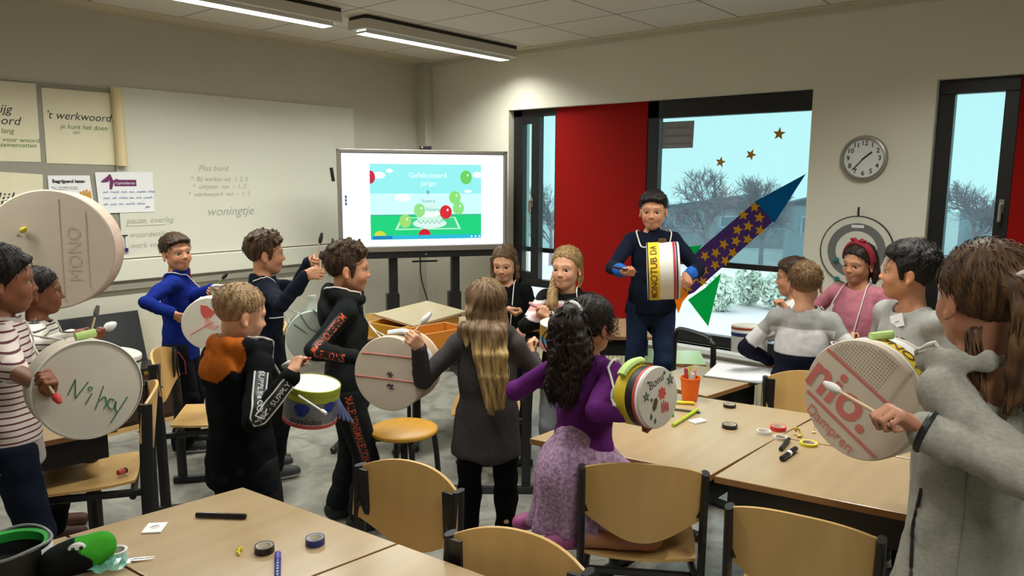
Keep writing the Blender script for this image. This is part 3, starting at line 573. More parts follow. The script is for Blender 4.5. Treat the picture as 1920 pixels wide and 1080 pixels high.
MB().box((-.3, .05, -SC[2] + .06), (.3, .11, -SC[2] + .12), Ms).build('crossbar', M['black'], o, False)
cb = MB(); cb.box((-.11, .05, -hh - .10), (.11, .06, -hh - .085), Ms); cb.tube([Ms[0] @ V3(*p) for p in bez([(-.04, .055, -hh - .05), (-.03, .06, -hh - .25), (.05, .05, -hh - .55), (.08, .1, -hh - .8), (.1, .12, -hh - .98)], 20)], .006, 6); cb.build('cable', M['black'], o)
wc = empty('webcam', SC + Ms[0] @ V3(.0, .03, hh), 0, 'small black webcam on top of the screen', 'webcam'); MB().box((-.035, -.02, .004), (.06, .03, .035), Ms).build('body', M['black'], wc, False, bevel=.004); MB().ball(Ms[0] @ V3(-.02, -.02, .02), .008).build('lens', M['chrome'], wc)
pn = empty('stylus_holder', SC + Ms[0] @ V3(-hw - .03, .03, .22), 0, 'black pen holder clipped to the left side of the screen', 'holder'); MB().tube([Ms[0] @ V3(0, 0, -.06), Ms[0] @ V3(-.015, 0, .05)], .014, 8).build('clip', M['black'], pn)
# ---------------------------------------------------------------- desks
def quad_desk(corners, h, label, legs=True, tray=True, group='school desks', m=None, name='desk', bar=0):
    """school desk: top board, edge, open book compartment and two steel T-legs; corners front-left, front-right, back-right, back-left"""
    Q = [np.array([a, b, 0.]) for a, b in corners]; c = sum(Q) / 4; o = empty(name, c, 0, label, 'desk', group); v = [q - c for q in Q]
    mb = MB(); mb.add([q + V3(0, 0, h - .024) for q in v] + [q + V3(0, 0, h) for q in v], [[0, 3, 2, 1], [4, 5, 6, 7], [0, 1, 5, 4], [1, 2, 6, 5], [2, 3, 7, 6], [3, 0, 4, 7]]); t = mb.build('top', m or M['desk'], o, False, bevel=.003); t.data.materials.append(M['edge'])
    for p in t.data.polygons:
        if abs(p.normal.z) < .5: p.material_index = 1
    if tray:
        k_ = .90; mb = MB(); mb.add([q * V3(k_, k_, 1) + V3(0, 0, h - .13) for q in v] + [q * V3(k_, k_, 1) + V3(0, 0, h - .026) for q in v], [[0, 3, 2, 1], [4, 5, 6, 7], [0, 1, 5, 4], [1, 2, 6, 5], [2, 3, 7, 6], [3, 0, 4, 7]]); mb.build('book_compartment', M['black'], o, False)
    if legs:
        for a, b in ((v[0], v[3]), (v[1], v[2])):
            f, k2 = a * .86, b * .86; u = nrm(k2 - f); mid = (f + k2) / 2 + u * .06; lg = MB(); lg.tube([mid + V3(0, 0, .03), mid + V3(0, 0, h - .03)], .03, 10, flat=(u, 1.0)); lg.tube([f + V3(0, 0, .022), k2 + V3(0, 0, .022)], .022, 8); lg.build('leg', M['black'], o)
            for e in (f, k2): MB().ball(e + V3(0, 0, .022), (.026, .026, .0215)).build('foot_cap', M['black'], o)
    return o
DH = .72
def rect_from(p, ux, w, d):
    """corner p, direction ux of the long edge, w long, d deep to the left of it"""
    p = np.array(p, float); u = nrm(np.array(ux, float)); n = np.array([-u[1], u[0]]); return [tuple(p), tuple(p + u * w), tuple(p + u * w + n * d), tuple(p + n * d)]
c0, c1, c2 = V3(1.172, 2.104, 0), V3(1.246, 1.455, 0), V3(.685, 2.168, 0)
u1 = nrm(c1 - c0); v1 = nrm(c2 - c0); L1, W1 = .655, .488
q2 = lambda p: (p[0], p[1])
gp_ = .006
def gdesk(i, j, label): a = c0 + u1 * (i * (L1 + gp_)) + v1 * (j * (W1 + gp_)); quad_desk([q2(a), q2(a + u1 * L1), q2(a + u1 * L1 + v1 * W1), q2(a + v1 * W1)], DH, label)
gdesk(0, 0, 'front beech desk with the black pen and the blue tape on it'); gdesk(1, 0, 'front beech desk beside the pen desk, at the bottom middle'); gdesk(0, 1, 'front beech desk at the bottom left under the pencil cases'); gdesk(1, 1, 'front beech desk at the bottom edge below the black tape')
f1, s2, jn = (2.245, 1.022), (3.143, .972), (2.757, 1.002)
quad_desk([(2.120, 1.70), f1, s2, (3.02, 1.655)], DH, 'right beech desk with the orange cup and black tape rolls on it')
quad_desk([(2.240, 1.010), (2.372, .30), (2.878, .318), (2.757, .992)], DH, 'right beech desk with two black markers, before the big drum'); quad_desk([(2.765, .992), (2.886, .316), (3.27, .29), (3.146, .962)], DH, 'right beech desk under the big cardboard drum')
quad_desk([(3.085, 1.445), (3.545, 1.375), (3.595, 1.755), (3.135, 1.825)], DH, 'sunlit desk with the white sketchbook, beside the radiator')
_a, _b = PZ(220, 800, .66), PZ(70, 830, .66); _u = nrm(_a - _b); _n = V3(-_u[1], _u[0], 0); quad_desk([q2(_a - _u * .68), q2(_a), q2(_a + _n * .42), q2(_a - _u * .68 + _n * .42)], .66, 'beech desk at the left under the green lettered drum')
T3 = V3(4.30, 3.45, 0)
def idesk(px, D, w, d, label, ang=2, h=DH, **k_): c = P(px, 345, D); u = imgdir(ang)[:2]; n = imgdir(ang + 90)[:2]; c = c[:2]; quad_desk([tuple(c - u * w / 2 - n * d / 2), tuple(c + u * w / 2 - n * d / 2), tuple(c + u * w / 2 + n * d / 2), tuple(c - u * w / 2 + n * d / 2)], h, label, **k_)
idesk(838, 4.80, .50, .80, 'desk carrying the wooden tray boxes below the screen', 6); idesk(1005, 5.08, .46, .6, 'desk shining white between the two people in black', 0); idesk(1150, 4.85, .46, .62, 'desk below the red panel beside the person standing high', 0)
GT = mat('green tabletop', srgb(176, 206, 150), .3); idesk(1258, 4.86, .5, .4, 'low pale green table beneath the window sill', -8, .52, m=GT, name='low_table', tray=False, group=None)
# ---------------------------------------------------------------- chairs
def chair(loc, head, label, seat=True, wood_=None, group='beech school chairs', bk=1.0):
    """plywood seat and curved back on two black steel posts with floor skids; head = picture angle the chair faces"""
    f = imgdir(head); rz = math.atan2(f[1], f[0]) - math.pi / 2; o = empty('school_chair', (loc[0], loc[1], 0), rz, label, 'chair', group); w_ = wood_ or M['ply']
    # back: a shield shaped curved plate
    mb = MB(); nx, nz = 17, 9; hw_ = .205; V = []
    for side in (0, 1):
        for i in range(nx):
            t = -1 + 2 * i / (nx - 1); zt_ = .765 + .045 * (1 - abs(t) ** 2.4); zb = .615 - .085 * (math.cos(t * math.pi / 2) ** 1.3) + .0 * t
            for j in range(nz):
                z = zb + (zt_ - zb) * j / (nz - 1); V.append((hw_ * t, -.205 - .045 * (1 - t * t) * bk - (z - .6) * .12 - side * .011, z))
    n = nx * nz; F_ = []
    for i in range(nx - 1):
        for j in range(nz - 1):
            a = i * nz + j; F_ += [[a, a + 1, a + nz + 1, a + nz], [n + a, n + a + nz, n + a + nz + 1, n + a + 1]]
    for i in range(nx - 1): a = i * nz; F_.append([a, a + nz, n + a + nz, n + a]); a += nz - 1; F_.append([a + nz, a, n + a, n + a + nz])
    for j in range(nz - 1): a = j; F_.append([a + 1, a, n + a, n + a + 1]); a = (nx - 1) * nz + j; F_.append([a, a + 1, n + a + 1, n + a])
    mb.add(V, F_); mb.build('backrest', w_, o)
    for x in (-1, 1):
        p = MB(); p.tube([(x * .195, -.222, .03), (x * .195, -.226, .45), (x * .195, -.240, .775)], .026, 10, flat=(V3(1, 0, 0), .5)); p.build('post', M['black'], o); s_ = MB(); s_.tube([(x * .195, -.27, .022), (x * .195, .16, .022)], .021, 8); s_.build('skid', M['black'], o)
        b_ = MB(); b_.prism([(-.222, .62), (-.216, .77), (-.226, .77), (-.232, .62)], x * .150, x * .197, 0); b_.build('bracket', M['black'], o, False)
        MB().ball((x * .195, .16, .022), (.024, .03, .0215)).build('skid_cap', M['black'], o); r2 = MB(); r2.tube([(x * .18, -.215, .40), (x * .165, .15, .415)], .017, 8, flat=(V3(1, 0, 0), .7)); r2.build('seat_rail', M['black'], o)
        for z in (.655, .735):
            MB().ball((x * .172, -.203 - (z - .6) * .12, z), (.006, .004, .006), 8, 4).build('bolt', M['frame'], o)
    MB().tube([(-.18, -.17, .385), (.18, -.17, .385)], .014, 8).build('crossbar', M['black'], o)
    # seat: thin plywood with rounded corners and a waterfall front
    N = 14; V = []; F_ = []
    for side in (0, 1):
        for i in range(N + 1):
            for j in range(N + 1):
                a, b_ = -1 + 2 * i / N, -1 + 2 * j / N; x = .195 * a * math.sqrt(1 - .10 * b_ * b_) * (1 + .02 * b_); y = .19 * b_ * math.sqrt(1 - .10 * a * a); z = .44 + .010 * a * a - .02 * max(0, b_ - .6) ** 2 * 4 + .012 * max(0, -b_ - .5) - side * .011; V.append((x, y, z))
    n = (N + 1) ** 2
    for i in range(N):
        for j in range(N): a = i * (N + 1) + j; F_ += [[a, a + N + 1, a + N + 2, a + 1], [n + a, n + a + 1, n + a + N + 2, n + a + N + 1]]
    for i in range(N):
        for a, b_ in ((i, i + 1), (N * (N + 1) + i, N * (N + 1) + i + 1), (i * (N + 1), (i + 1) * (N + 1)), (i * (N + 1) + N, (i + 1) * (N + 1) + N)): F_.append([a, b_, n + b_, n + a])
    mb = MB(); mb.add(V, F_); mb.build('seat', w_, o); return o
def cam_ang(dx, dy): d = np.array([dx, dy]); return math.degrees(math.atan2(d @ CAM_F[:2], d @ CAM_R[:2]))
def chair_by_posts(a, b, label, flip=1, **k_):
    """a, b: the two post tops seen in the photograph"""
    a, b = np.array(a), np.array(b); u = b - a; n = np.array([-u[1], u[0]]) * flip; n = n / np.linalg.norm(n); c = (a + b) / 2 + n * .235; return chair(c, cam_ang(*n), label, **k_)
chair_by_posts((1.905, 1.325), (2.128, .975), 'school chair on which the person in purple kneels'); chair_by_posts((1.943, .83), (2.013, .435), 'school chair at the bottom right, before the markers desk')
chair_by_posts((1.445, 1.865), (1.505, 1.475), 'school chair facing the front desks, left of the dark grey hoodie', -1); chair_by_posts((1.300, 1.31), (1.375, .92), 'school chair at the bottom middle, only its back top showing', -1)
chair_by_posts((3.395, 1.30), (3.53, .93), 'school chair between the sketchbook desk and the big drum', -1)
chair(PZ(168, 890, .44), 204, 'school chair at the left with a red cap lying on its seat'); chair(P(380, 345, 3.80), 12, 'school chair left of the person with the orange hood'); chair(P(912, 345, 4.02), 180, 'school chair whose leg shows between the dark grey hoodie and the purple cardigan')
chair(P(686, 345, 4.55), -95, 'school chair behind the orange striped drummer, below the screen'); chair(P(432, 345, 4.38), 200, 'school chair between the blue fleece and the orange hood'); chair(P(1795, 345, 4.15), -100, 'school chair under the narrow right window')
# chair with the bent black tube on which the boy stands
bc = PZ(1244, 738, .44); f = imgdir(-157); rz = math.atan2(f[1], f[0]) - math.pi / 2; o = empty('tube_chair', (bc[0], bc[1], 0), rz, 'black tube framed chair under the person standing high', 'chair'); m_ = MB()
m_.tube(bez([(-.19, -.20, .02), (-.19, -.20, .68), (-.165, -.20, .765), (-.11, -.20, .79), (.11, -.20, .79), (.165, -.20, .765), (.19, -.20, .68), (.19, -.20, .02)], 40), .017, 10); m_.build('back_tube', M['black'], o)
for x in (-1, 1):
    m_ = MB(); m_.tube([(x * .19, -.2, .42), (x * .19, .18, .42), (x * .19, .2, .02)], .015, 8); m_.build('leg', M['black'], o)
MB().box((-.2, -.2, .43), (.2, .21, .445)).build('seat', M['black'], o, False, bevel=.01); STAND_Z = .446
# ---------------------------------------------------------------- stool
sc = PZ(757, 801, .50); o = empty('stool', (sc[0], sc[1], 0), .3, 'round golden wooden stool with black legs, left of the dark grey hoodie', 'stool'); MB().lathe([(0, .50), (.15, .50), (.163, .494), (.165, .485), (.158, .476), (0, .474)], 40).build('seat', M['yellowwood'], o)
for i in range(4):
    a = math.pi / 4 + i * math.pi / 2; d = V3(math.cos(a), math.sin(a), 0); MB().tube(bez([d * .04 + V3(0, 0, .462), d * .12 + V3(0, 0, .455), d * .155 + V3(0, 0, .42), d * .19 + V3(0, 0, .012)], 14), .014, 8).build('leg', M['black'], o)
MB().lathe([(.165, .17), (.175, .18), (.165, .19), (.155, .18)], 32, None, True).build('foot_ring', M['black'], o); MB().tube([(0, 0, .26), (0, 0, .474)], .017, 10).build('spindle', M['black'], o)
# ---------------------------------------------------------------- cabinet and laptop at the left
cx = PY(262, 700, YW - .25); o = empty('low_cabinet', (2.16, YW - .23, 0), 0, 'low dark brown cabinet under the laptop at the left wall', 'cabinet'); MB().box((-.62, -.2, .03), (.30, .2, .36)).build('body', M['brown'], o, False, bevel=.004); MB().box((-.62, -.215, 0), (.30, .2, .03)).build('plinth', M['ply'], o, False)
dr = MB().box((-.05, -.212, .06), (.29, -.2, .34)).build('door', M['brown'], o, False); MB().ball((.10, -.225, .27), (.022, .014, .012)).build('knob', M['chrome'], dr); dr = MB().box((-.60, -.212, .06), (-.07, -.2, .34)).build('door', M['brown'], o, False); MB().ball((-.2, -.225, .27), (.022, .014, .012)).build('knob', M['chrome'], dr)
YF = mat('yellow folder', srgb(216, 190, 40), .5); tag(MB().box((2.16, YW - .42, .361), (2.48, YW - .08, .385)).build('folder', YF, None, False, bevel=.004), 'yellow folder lying on the low cabinet under the laptop', 'folder')
q = V3(2.02, YW - .27, .386); o = empty('laptop', q, math.radians(0), 'open black laptop on the low cabinet, screen dark', 'laptop'); MB().box((-.24, -.16, 0), (.28, .12, .022)).build('keyboard_base', M['black'], o, False, bevel=.004)
LS = mat('dark display', (.02, .021, .023), .25); Rt_ = np.array([[1, 0, 0], [0, math.cos(.3), math.sin(.3)], [0, -math.sin(.3), math.cos(.3)]]); MB().box((-.24, 0, 0), (.28, .012, .36), (Rt_, V3(0, .10, .02))).build('lid', M['black'], o, False, bevel=.004); MB().box((-.225, -.001, .015), (.265, 0, .345), (Rt_, V3(0, .10, .02))).build('display', LS, o, False)
# ---------------------------------------------------------------- things on the desks
TZ = DH + .0005
def plain(n, c, r=.5, **k): return mat(n, srgb(*c), r, **k)
def on(px, py, z=TZ): return PZ(px, py, z)
def tape(px, py, c, R, h, label, core=(222, 216, 205), name='tape_roll'):
    p = on(px, py); o = empty(name, p, 0, label, 'tape roll', 'tape rolls on the desks'); MB().lathe([(R * .80, 0), (R, 0), (R, h), (R * .80, h)], 36, None, True).build('roll', c, o); MB().lathe([(R * .74, .0008), (R * .80, .0008), (R * .80, h - .0005), (R * .74, h - .0005)], 36, None, True).build('core', plain('tape core', core, .8), o); return o
TB, TBL, TR, TW, TY = plain('black tape', (24, 20, 20), .35), plain('blue tape', (34, 44, 110), .35), plain('red tape', (206, 44, 40), .35), plain('white tape', (214, 212, 206), .5), plain('yellow tape', (222, 206, 40), .4); CL = mat('clear tape', (.85, .85, .83), .15, alpha=.45)
tape(496, 1034, TB, .0255, .018, 'black tape roll on the front desk, beside the yellow scraps'); tape(591, 1019, TBL, .0255, .018, 'blue tape roll on the front desk'); tape(219, 1045, TW, .0265, .021, 'white tape roll standing behind the scissors')
tape(1368, 763, TB, .0265, .013, 'black tape roll on the right desk, nearer the window'); tape(1368, 802, TB, .030, .015, 'black tape roll on the right desk, in front of the other black one'); tape(1459, 806, TR, .030, .016, 'red tape roll at the seam of the right desks'); tape(1432, 813, CL, .029, .013, 'clear tape roll left of the red one', (235, 232, 225)); tape(1464, 823, CL, .028, .010, 'clear tape roll in front of the red one', (235, 232, 225)); tape(1516, 834, TY, .032, .010, 'yellow tape roll near the big drum')
def pen(px0, py0, px1, py1, body, cap, label, r=.0075, cf=.42, cat='marker', z=None):
    a, b = on(px0, py0, TZ + r), on(px1, py1, TZ + r); o = empty('marker_pen', a, 0, label, cat); d = b - a; MB().tube([V3(0, 0, 0), d * (1 - cf)], r * .92, 12).build('barrel', body, o); MB().tube([d * (1 - cf), d * .985, d], [r, r * .95, r * .7], 12).build('cap', cap, o); return o, a, d
BK = plain('black plastic', (22, 18, 20), .3); o, a, d = pen(368, 965, 462, 968, BK, BK, 'black felt pen lying across the front desk', .0078); write('lettering', 'permanent', .007, a * 0 + d * .28 + V3(0, 0, .0085), nrm(d), np.cross(NZ, nrm(d)), M['paperw'], o)
o, a, d = pen(520, 1095, 521, 1037, plain('blue barrel', (40, 40, 130), .35), plain('violet cap', (80, 70, 160), .35), 'blue marker pointing to the bottom edge of the photo', .0085, .25); n = nrm(np.cross(NZ, nrm(d)))
for i in range(6): MB().box((-.003, -.001, 0), (.003, .001, .0006), (np.stack([n, nrm(d), NZ], 1), d * (.12 + i * .09) + V3(0, 0, .0078))).build('print', M['paperw'], o, False)
pen(1464, 842, 1479, 823, BK, BK, 'small black marker by the clear tape', .0085, .4); o, a, d = pen(1466, 860, 1492, 841, BK, BK, 'black marker with a white band, nearest the front edge', .0105, .35); MB().tube([d * .42, d * .56], .0108, 12).build('band', M['paperw'], o)
pen(1249, 753, 1302, 756, TY, plain('yellow cap', (226, 184, 30), .4), 'long yellow marker lying in front of the orange cup', .008, .3); pen(1232, 775, 1264, 777, plain('green barrel', (60, 190, 60), .4), plain('green cap', (50, 170, 50), .4), 'green marker beside the small lettered drum', .009, .45)
pen(1262, 797, 1308, 768, plain('olive barrel', (176, 190, 60), .4), plain('lime cap', (170, 200, 40), .4), 'lime green marker pointing to the dark pen', .008, .4); pen(1256, 766, 1313, 773, plain('grey barrel', (90, 86, 80), .4), BK, 'thin dark pen behind the lime marker', .0055, .2, 'pen')
def paper_card(px, py, ux, uy, m, label, rot=0, h=.004, name='eraser_card', ink=True):
    p = on(px, py); o = empty(name, p, rot, label, 'label card'); MB().box((-ux, -uy, 0), (ux, uy, h)).build('card', m, o, False, bevel=.001)
    if ink: mb = MB(); strokes(mb, [[(-ux * .5, -uy * .1), (0, uy * .35), (ux * .5, uy * .1)], [(-ux * .4, 0), (ux * .3, uy * .3)], [(-ux * .2, -uy * .3), (ux * .4, -uy * .05)]], V3(0, 0, h), V3(1, 0, 0), V3(0, 1, 0), .0009); mb.build('pencil_mark', M['inkp'], o)
paper_card(290, 991, .026, .030, M['paperw'], 'small white square with a grey pencil mark on the front desk', -.75); paper_card(1308, 791, .032, .020, M['paperw'], 'small white folded card on the right desk', -.35, .007)
mb = MB(); rg = np.random.RandomState(3)
for i in range(5): p = rg.normal(size=3) * V3(.007, .007, 0) + V3(0, 0, .005); mb.tube([p, p + rg.normal(size=3) * V3(.008, .008, .002), p + rg.normal(size=3) * V3(.01, .01, .003)], .003, 6)
o = mb.build('tape_scrap', TY, None); o.location = on(446, 1034); tag(o, 'crumpled yellow tape scrap on the front desk', 'scrap')
mb = MB(); mb.tube(bez([(0, 0, .004), (.01, .01, .02), (-.005, .02, .03), (.012, .022, .012)], 14), .0045, 6); mb.ball((-.012, 0, .006), (.012, .010, .006)); o = mb.build('tape_scrap', plain('ochre scrap', (196, 170, 60), .6), None); o.location = on(1501, 818); tag(o, 'ochre tape scrap behind the yellow tape roll', 'scrap')
mb = MB(); mb.tube([(0, 0, .003), (.004, .0, .045)], .0022, 6); mb.ball((0, 0, .004), (.008, .008, .004)); o = mb.build('push_pin', plain('cream pin', (220, 200, 150), .5), None); o.location = on(1526, 812); tag(o, 'thin cream stick standing up near the yellow tape roll', 'stick')
# orange cup of pens
p = on(1293, 750); o = empty('pen_cup', p, 0, 'orange plastic cup full of coloured pens', 'cup'); OR = plain('orange plastic', (236, 104, 20), .4); MB().lathe([(0, .001), (.030, .001), (.034, .004), (.043, .098), (.046, .100), (.046, .106), (.041, .106), (.0315, .008), (0, .006)], 36).build('cup', OR, o)
for i, (x, y, tx, ty, c_, l_) in enumerate(((-.022, .0, -.035, .01, (196, 50, 60), .150), (-.012, -.014, -.018, -.02, (225, 220, 215), .128), (.0, .012, -.004, .02, (60, 60, 110), .140), (.006, -.012, .006, -.016, (226, 160, 160), .142), (.02, .0, .036, -.004, (216, 180, 50), .142), (.016, .014, .030, .02, (200, 190, 60), .146), (-.004, .0, .01, .004, (206, 206, 210), .126))):
    b = V3(x * .8, y * .8, .010); t = V3(tx, ty, l_); q = MB().tube([b * 0, (t - b) * .72], .0062, 10).build('pen', plain('pen', c_, .4), None); q.location = p + b; tag(q, '%s pen standing in the orange cup' % ('red', 'white', 'dark blue', 'pink', 'yellow', 'ochre', 'pale grey')[i], 'pen', 'pens in the orange cup'); MB().tube([(t - b) * .70, t - b], [.0068, .0058], 10).build('cap', plain('pen cap', c_, .3), q)
# sketchbook
p = PZ(1395, 702, TZ); o = empty('sketchbook', p, math.radians(-78), 'white open sketchbook with a grey edge on the sunlit desk', 'sketchbook'); MB().box((-.17, -.15, 0), (.17, .15, .004)).build('cover', plain('grey board', (110, 112, 108), .7), o, False); n = 9; V = [(x, y, .0045 + .012 * math.exp(-((x - .17) / .1) ** 2) * (1 if s_ else 0) + .004 * s_) for s_ in (0, 1) for y in (-.145, .145) for x in np.linspace(-.165, .165, n)]
F_ = [[2 * n + i, 2 * n + i + 1, 3 * n + i + 1, 3 * n + i] for i in range(n - 1)] + [[i, 2 * n + i, 2 * n + i + 1, i + 1][::-1] for i in range(n - 1)] + [[n + i, n + i + 1, 3 * n + i + 1, 3 * n + i][::-1] for i in range(n - 1)] + [[0, n, 3 * n, 2 * n], [n - 1, 3 * n - 1, 4 * n - 1, 2 * n - 1]]
mb = MB(); mb.add(V, F_); mb.build('pages', M['paperw'], o)
# wooden trays
p = PZ(815, 655, TZ); o = empty('wooden_tray', p, math.radians(-6), 'orange brown wooden drawer box on the desk below the screen', 'wooden box'); m_ = MB()
for a, b in (((-.165, -.11, 0), (.165, .11, .012)), ((-.165, -.11, .012), (.165, -.098, .125)), ((-.165, .098, .012), (.165, .11, .125)), ((-.165, -.098, .012), (-.153, .098, .125)), ((.153, -.098, .012), (.165, .098, .125))): m_.box(a, b)
m_.build('box', M['pine'], o, False, bevel=.002); MB().ball((.02, -.116, .07), (.012, .008, .012)).build('knob', M['pine'], o)
p = PZ(770, 632, TZ); o = empty('wooden_case', p + V3(.10, .12, 0), math.radians(4), 'pale wooden case with a lifted lid behind the drawer box', 'wooden box'); m_ = MB()
for a, b in (((-.24, -.16, 0), (.30, .14, .01)), ((-.24, -.16, .01), (.30, -.148, .085)), ((-.24, .128, .01), (.30, .14, .085)), ((-.24, -.148, .01), (-.228, .128, .085)), ((.288, -.148, .01), (.30, .128, .085))): m_.box(a, b)
m_.build('box', M['yellowwood'], o, False, bevel=.002); MB().box((-.16, -.19, .10), (.34, .16, .115), (np.array([[1, 0, 0], [0, 1, 0], [0.04, 0.10, 1]]), V3(.0, 0, .0))).build('lid', M['desk'], o, False, bevel=.002)
# pencil cases, scissors, cellophane
GN = plain('bright green cloth', (40, 160, 60), .7); BC = plain('black quilted cloth', (22, 22, 24), .55, bump=.2, vscale=(60, 60, 60))
p = on(20, 1072); o = empty('pencil_case', p, .3, 'open round pencil case, black with a green lining, at the bottom left corner', 'pencil case'); MB().lathe([(0, .002), (.085, .002), (.093, .02), (.092, .072), (.086, .074), (.084, .02), (0, .012)], 40).build('body', BC, o)
MB().lathe([(.087, .050), (.085, .074), (.076, .070), (.079, .046)], 40).build('lining', GN, o); MB().tube([V3(math.cos(t) * .092, math.sin(t) * .092, .074 + .005 * math.sin(3 * t)) for t in np.linspace(0, 6.283, 41)], .004, 8, False).build('zip', plain('grey zip', (120, 124, 120), .4), o); n_ = 12
V = [V3(math.cos(a) * r, math.sin(a) * r, z) for r, z in ((.0935, .03), (.0935, .066)) for a in np.linspace(-1.35, -.55, n_)]; mb = MB(); mb.add(V, [[i, i + 1, n_ + i + 1, n_ + i] for i in range(n_ - 1)]); mb.build('white_panel', M['paperw'], o)
p = on(150, 1066); g = SDF((-.11, -.09, -.01), (.11, .09, .11), .004); g.ell((0, 0, .035), (.075, .05, .042), None, 0); g.cone((-.05, -.01, .03), (.05, .012, .045), .036, .034, .02); g.plane((0, 0, 0), (0, 0, 1), .004)
o = empty('pencil_case', p, -.35, 'plump zipped pencil case, black and green with a white skull patch', 'pencil case')
def pc_col(v): c = np.tile(np.array(srgb(20, 22, 22)), (len(v), 1)); c[(v[:, 0] > .012 + .02 * np.sin(v[:, 2] * 60)) & (v[:, 1] < .03)] = srgb(60, 150, 40); return c
CLOTH = mat('cloth', attr=True, rough=.88, var=.10, vscale=(40, 40, 40), bump=.5, bscale=(34, 34, 26), spec=.1)
g.mesh('body', CLOTH, o, pc_col); mb = MB(); q = V3(-.002, -.030, .068); mb.ball(q, (.020, .006, .015)); mb.ball(q + V3(.004, 0, -.016), (.011, .006, .007)); mb.build('skull_patch', M['paperw'], o); mb = MB()
for x in (-.008, .009): mb.ball(q + V3(x, -.005, .001), (.005, .0025, .005), 8, 6)
mb.build('skull_eyes', BC, o); MB().tube(bez([(-.07, .0, .05), (-.02, .012, .077), (.05, .02, .074)], 12), .003, 6).build('zip', plain('zip', (150, 150, 140), .4), o)
a, b = on(196, 1052, TZ + .004), on(290, 1045, TZ + .004); o = empty('scissors', a, 0, 'scissors with open steel blades beside the white tape roll', 'scissors'); d = b - a; n = nrm(np.cross(NZ, d)); mb = MB()
for s_ in (-1, 1): mb.tube([d * .25, d * .6 + n * s_ * .006, d + n * s_ * .005], [.006, .0055, .001], 6, flat=(NZ, .25))
mb.build('blades', M['chrome'], o); mb = MB()
for s_ in (-1, 1): mb.tube([d * .25, d * .1 + n * s_ * .012] + [d * -.12 + n * s_ * .02 + (nrm(d) * math.cos(t) * .022 + n * math.sin(t) * .013) for t in np.linspace(0, 6.28, 15)], .004, 6)
mb.build('handles', BK, o)
mb = MB(); rg = np.random.RandomState(8); V = [V3(-.045 + .09 * i / 7, -.03 + .06 * j / 5, .006 + rg.uniform(0, .018)) for i in range(8) for j in range(6)]; mb.add(V, [[i * 6 + j, (i + 1) * 6 + j, (i + 1) * 6 + j + 1, i * 6 + j + 1] for i in range(7) for j in range(5)]); o = mb.build('wrapper', mat('cellophane', srgb(120, 190, 170), .15, alpha=.6, spec=.8), None, False); o.location = on(206, 1070) + V3(0, 0, .002); tag(o, 'crinkled teal cellophane wrapper beside the skull pencil case', 'wrapper')
# red cap lying on the chair at the left
p = PZ(222, 892, .452); mb = MB(); mb.tube([(0, 0, .012), (.022, .006, .012), (.030, .008, .012)], [.012, .013, .010], 12); o = mb.build('mallet_head', plain('salmon foam', (196, 92, 76), .7), None); o.location = p; tag(o, 'salmon red foam tip with a dark end lying on the chair seat', 'mallet tip'); MB().tube([(.030, .008, .012), (.036, .0095, .012)], .0125, 12).build('dark_end', BK, o)
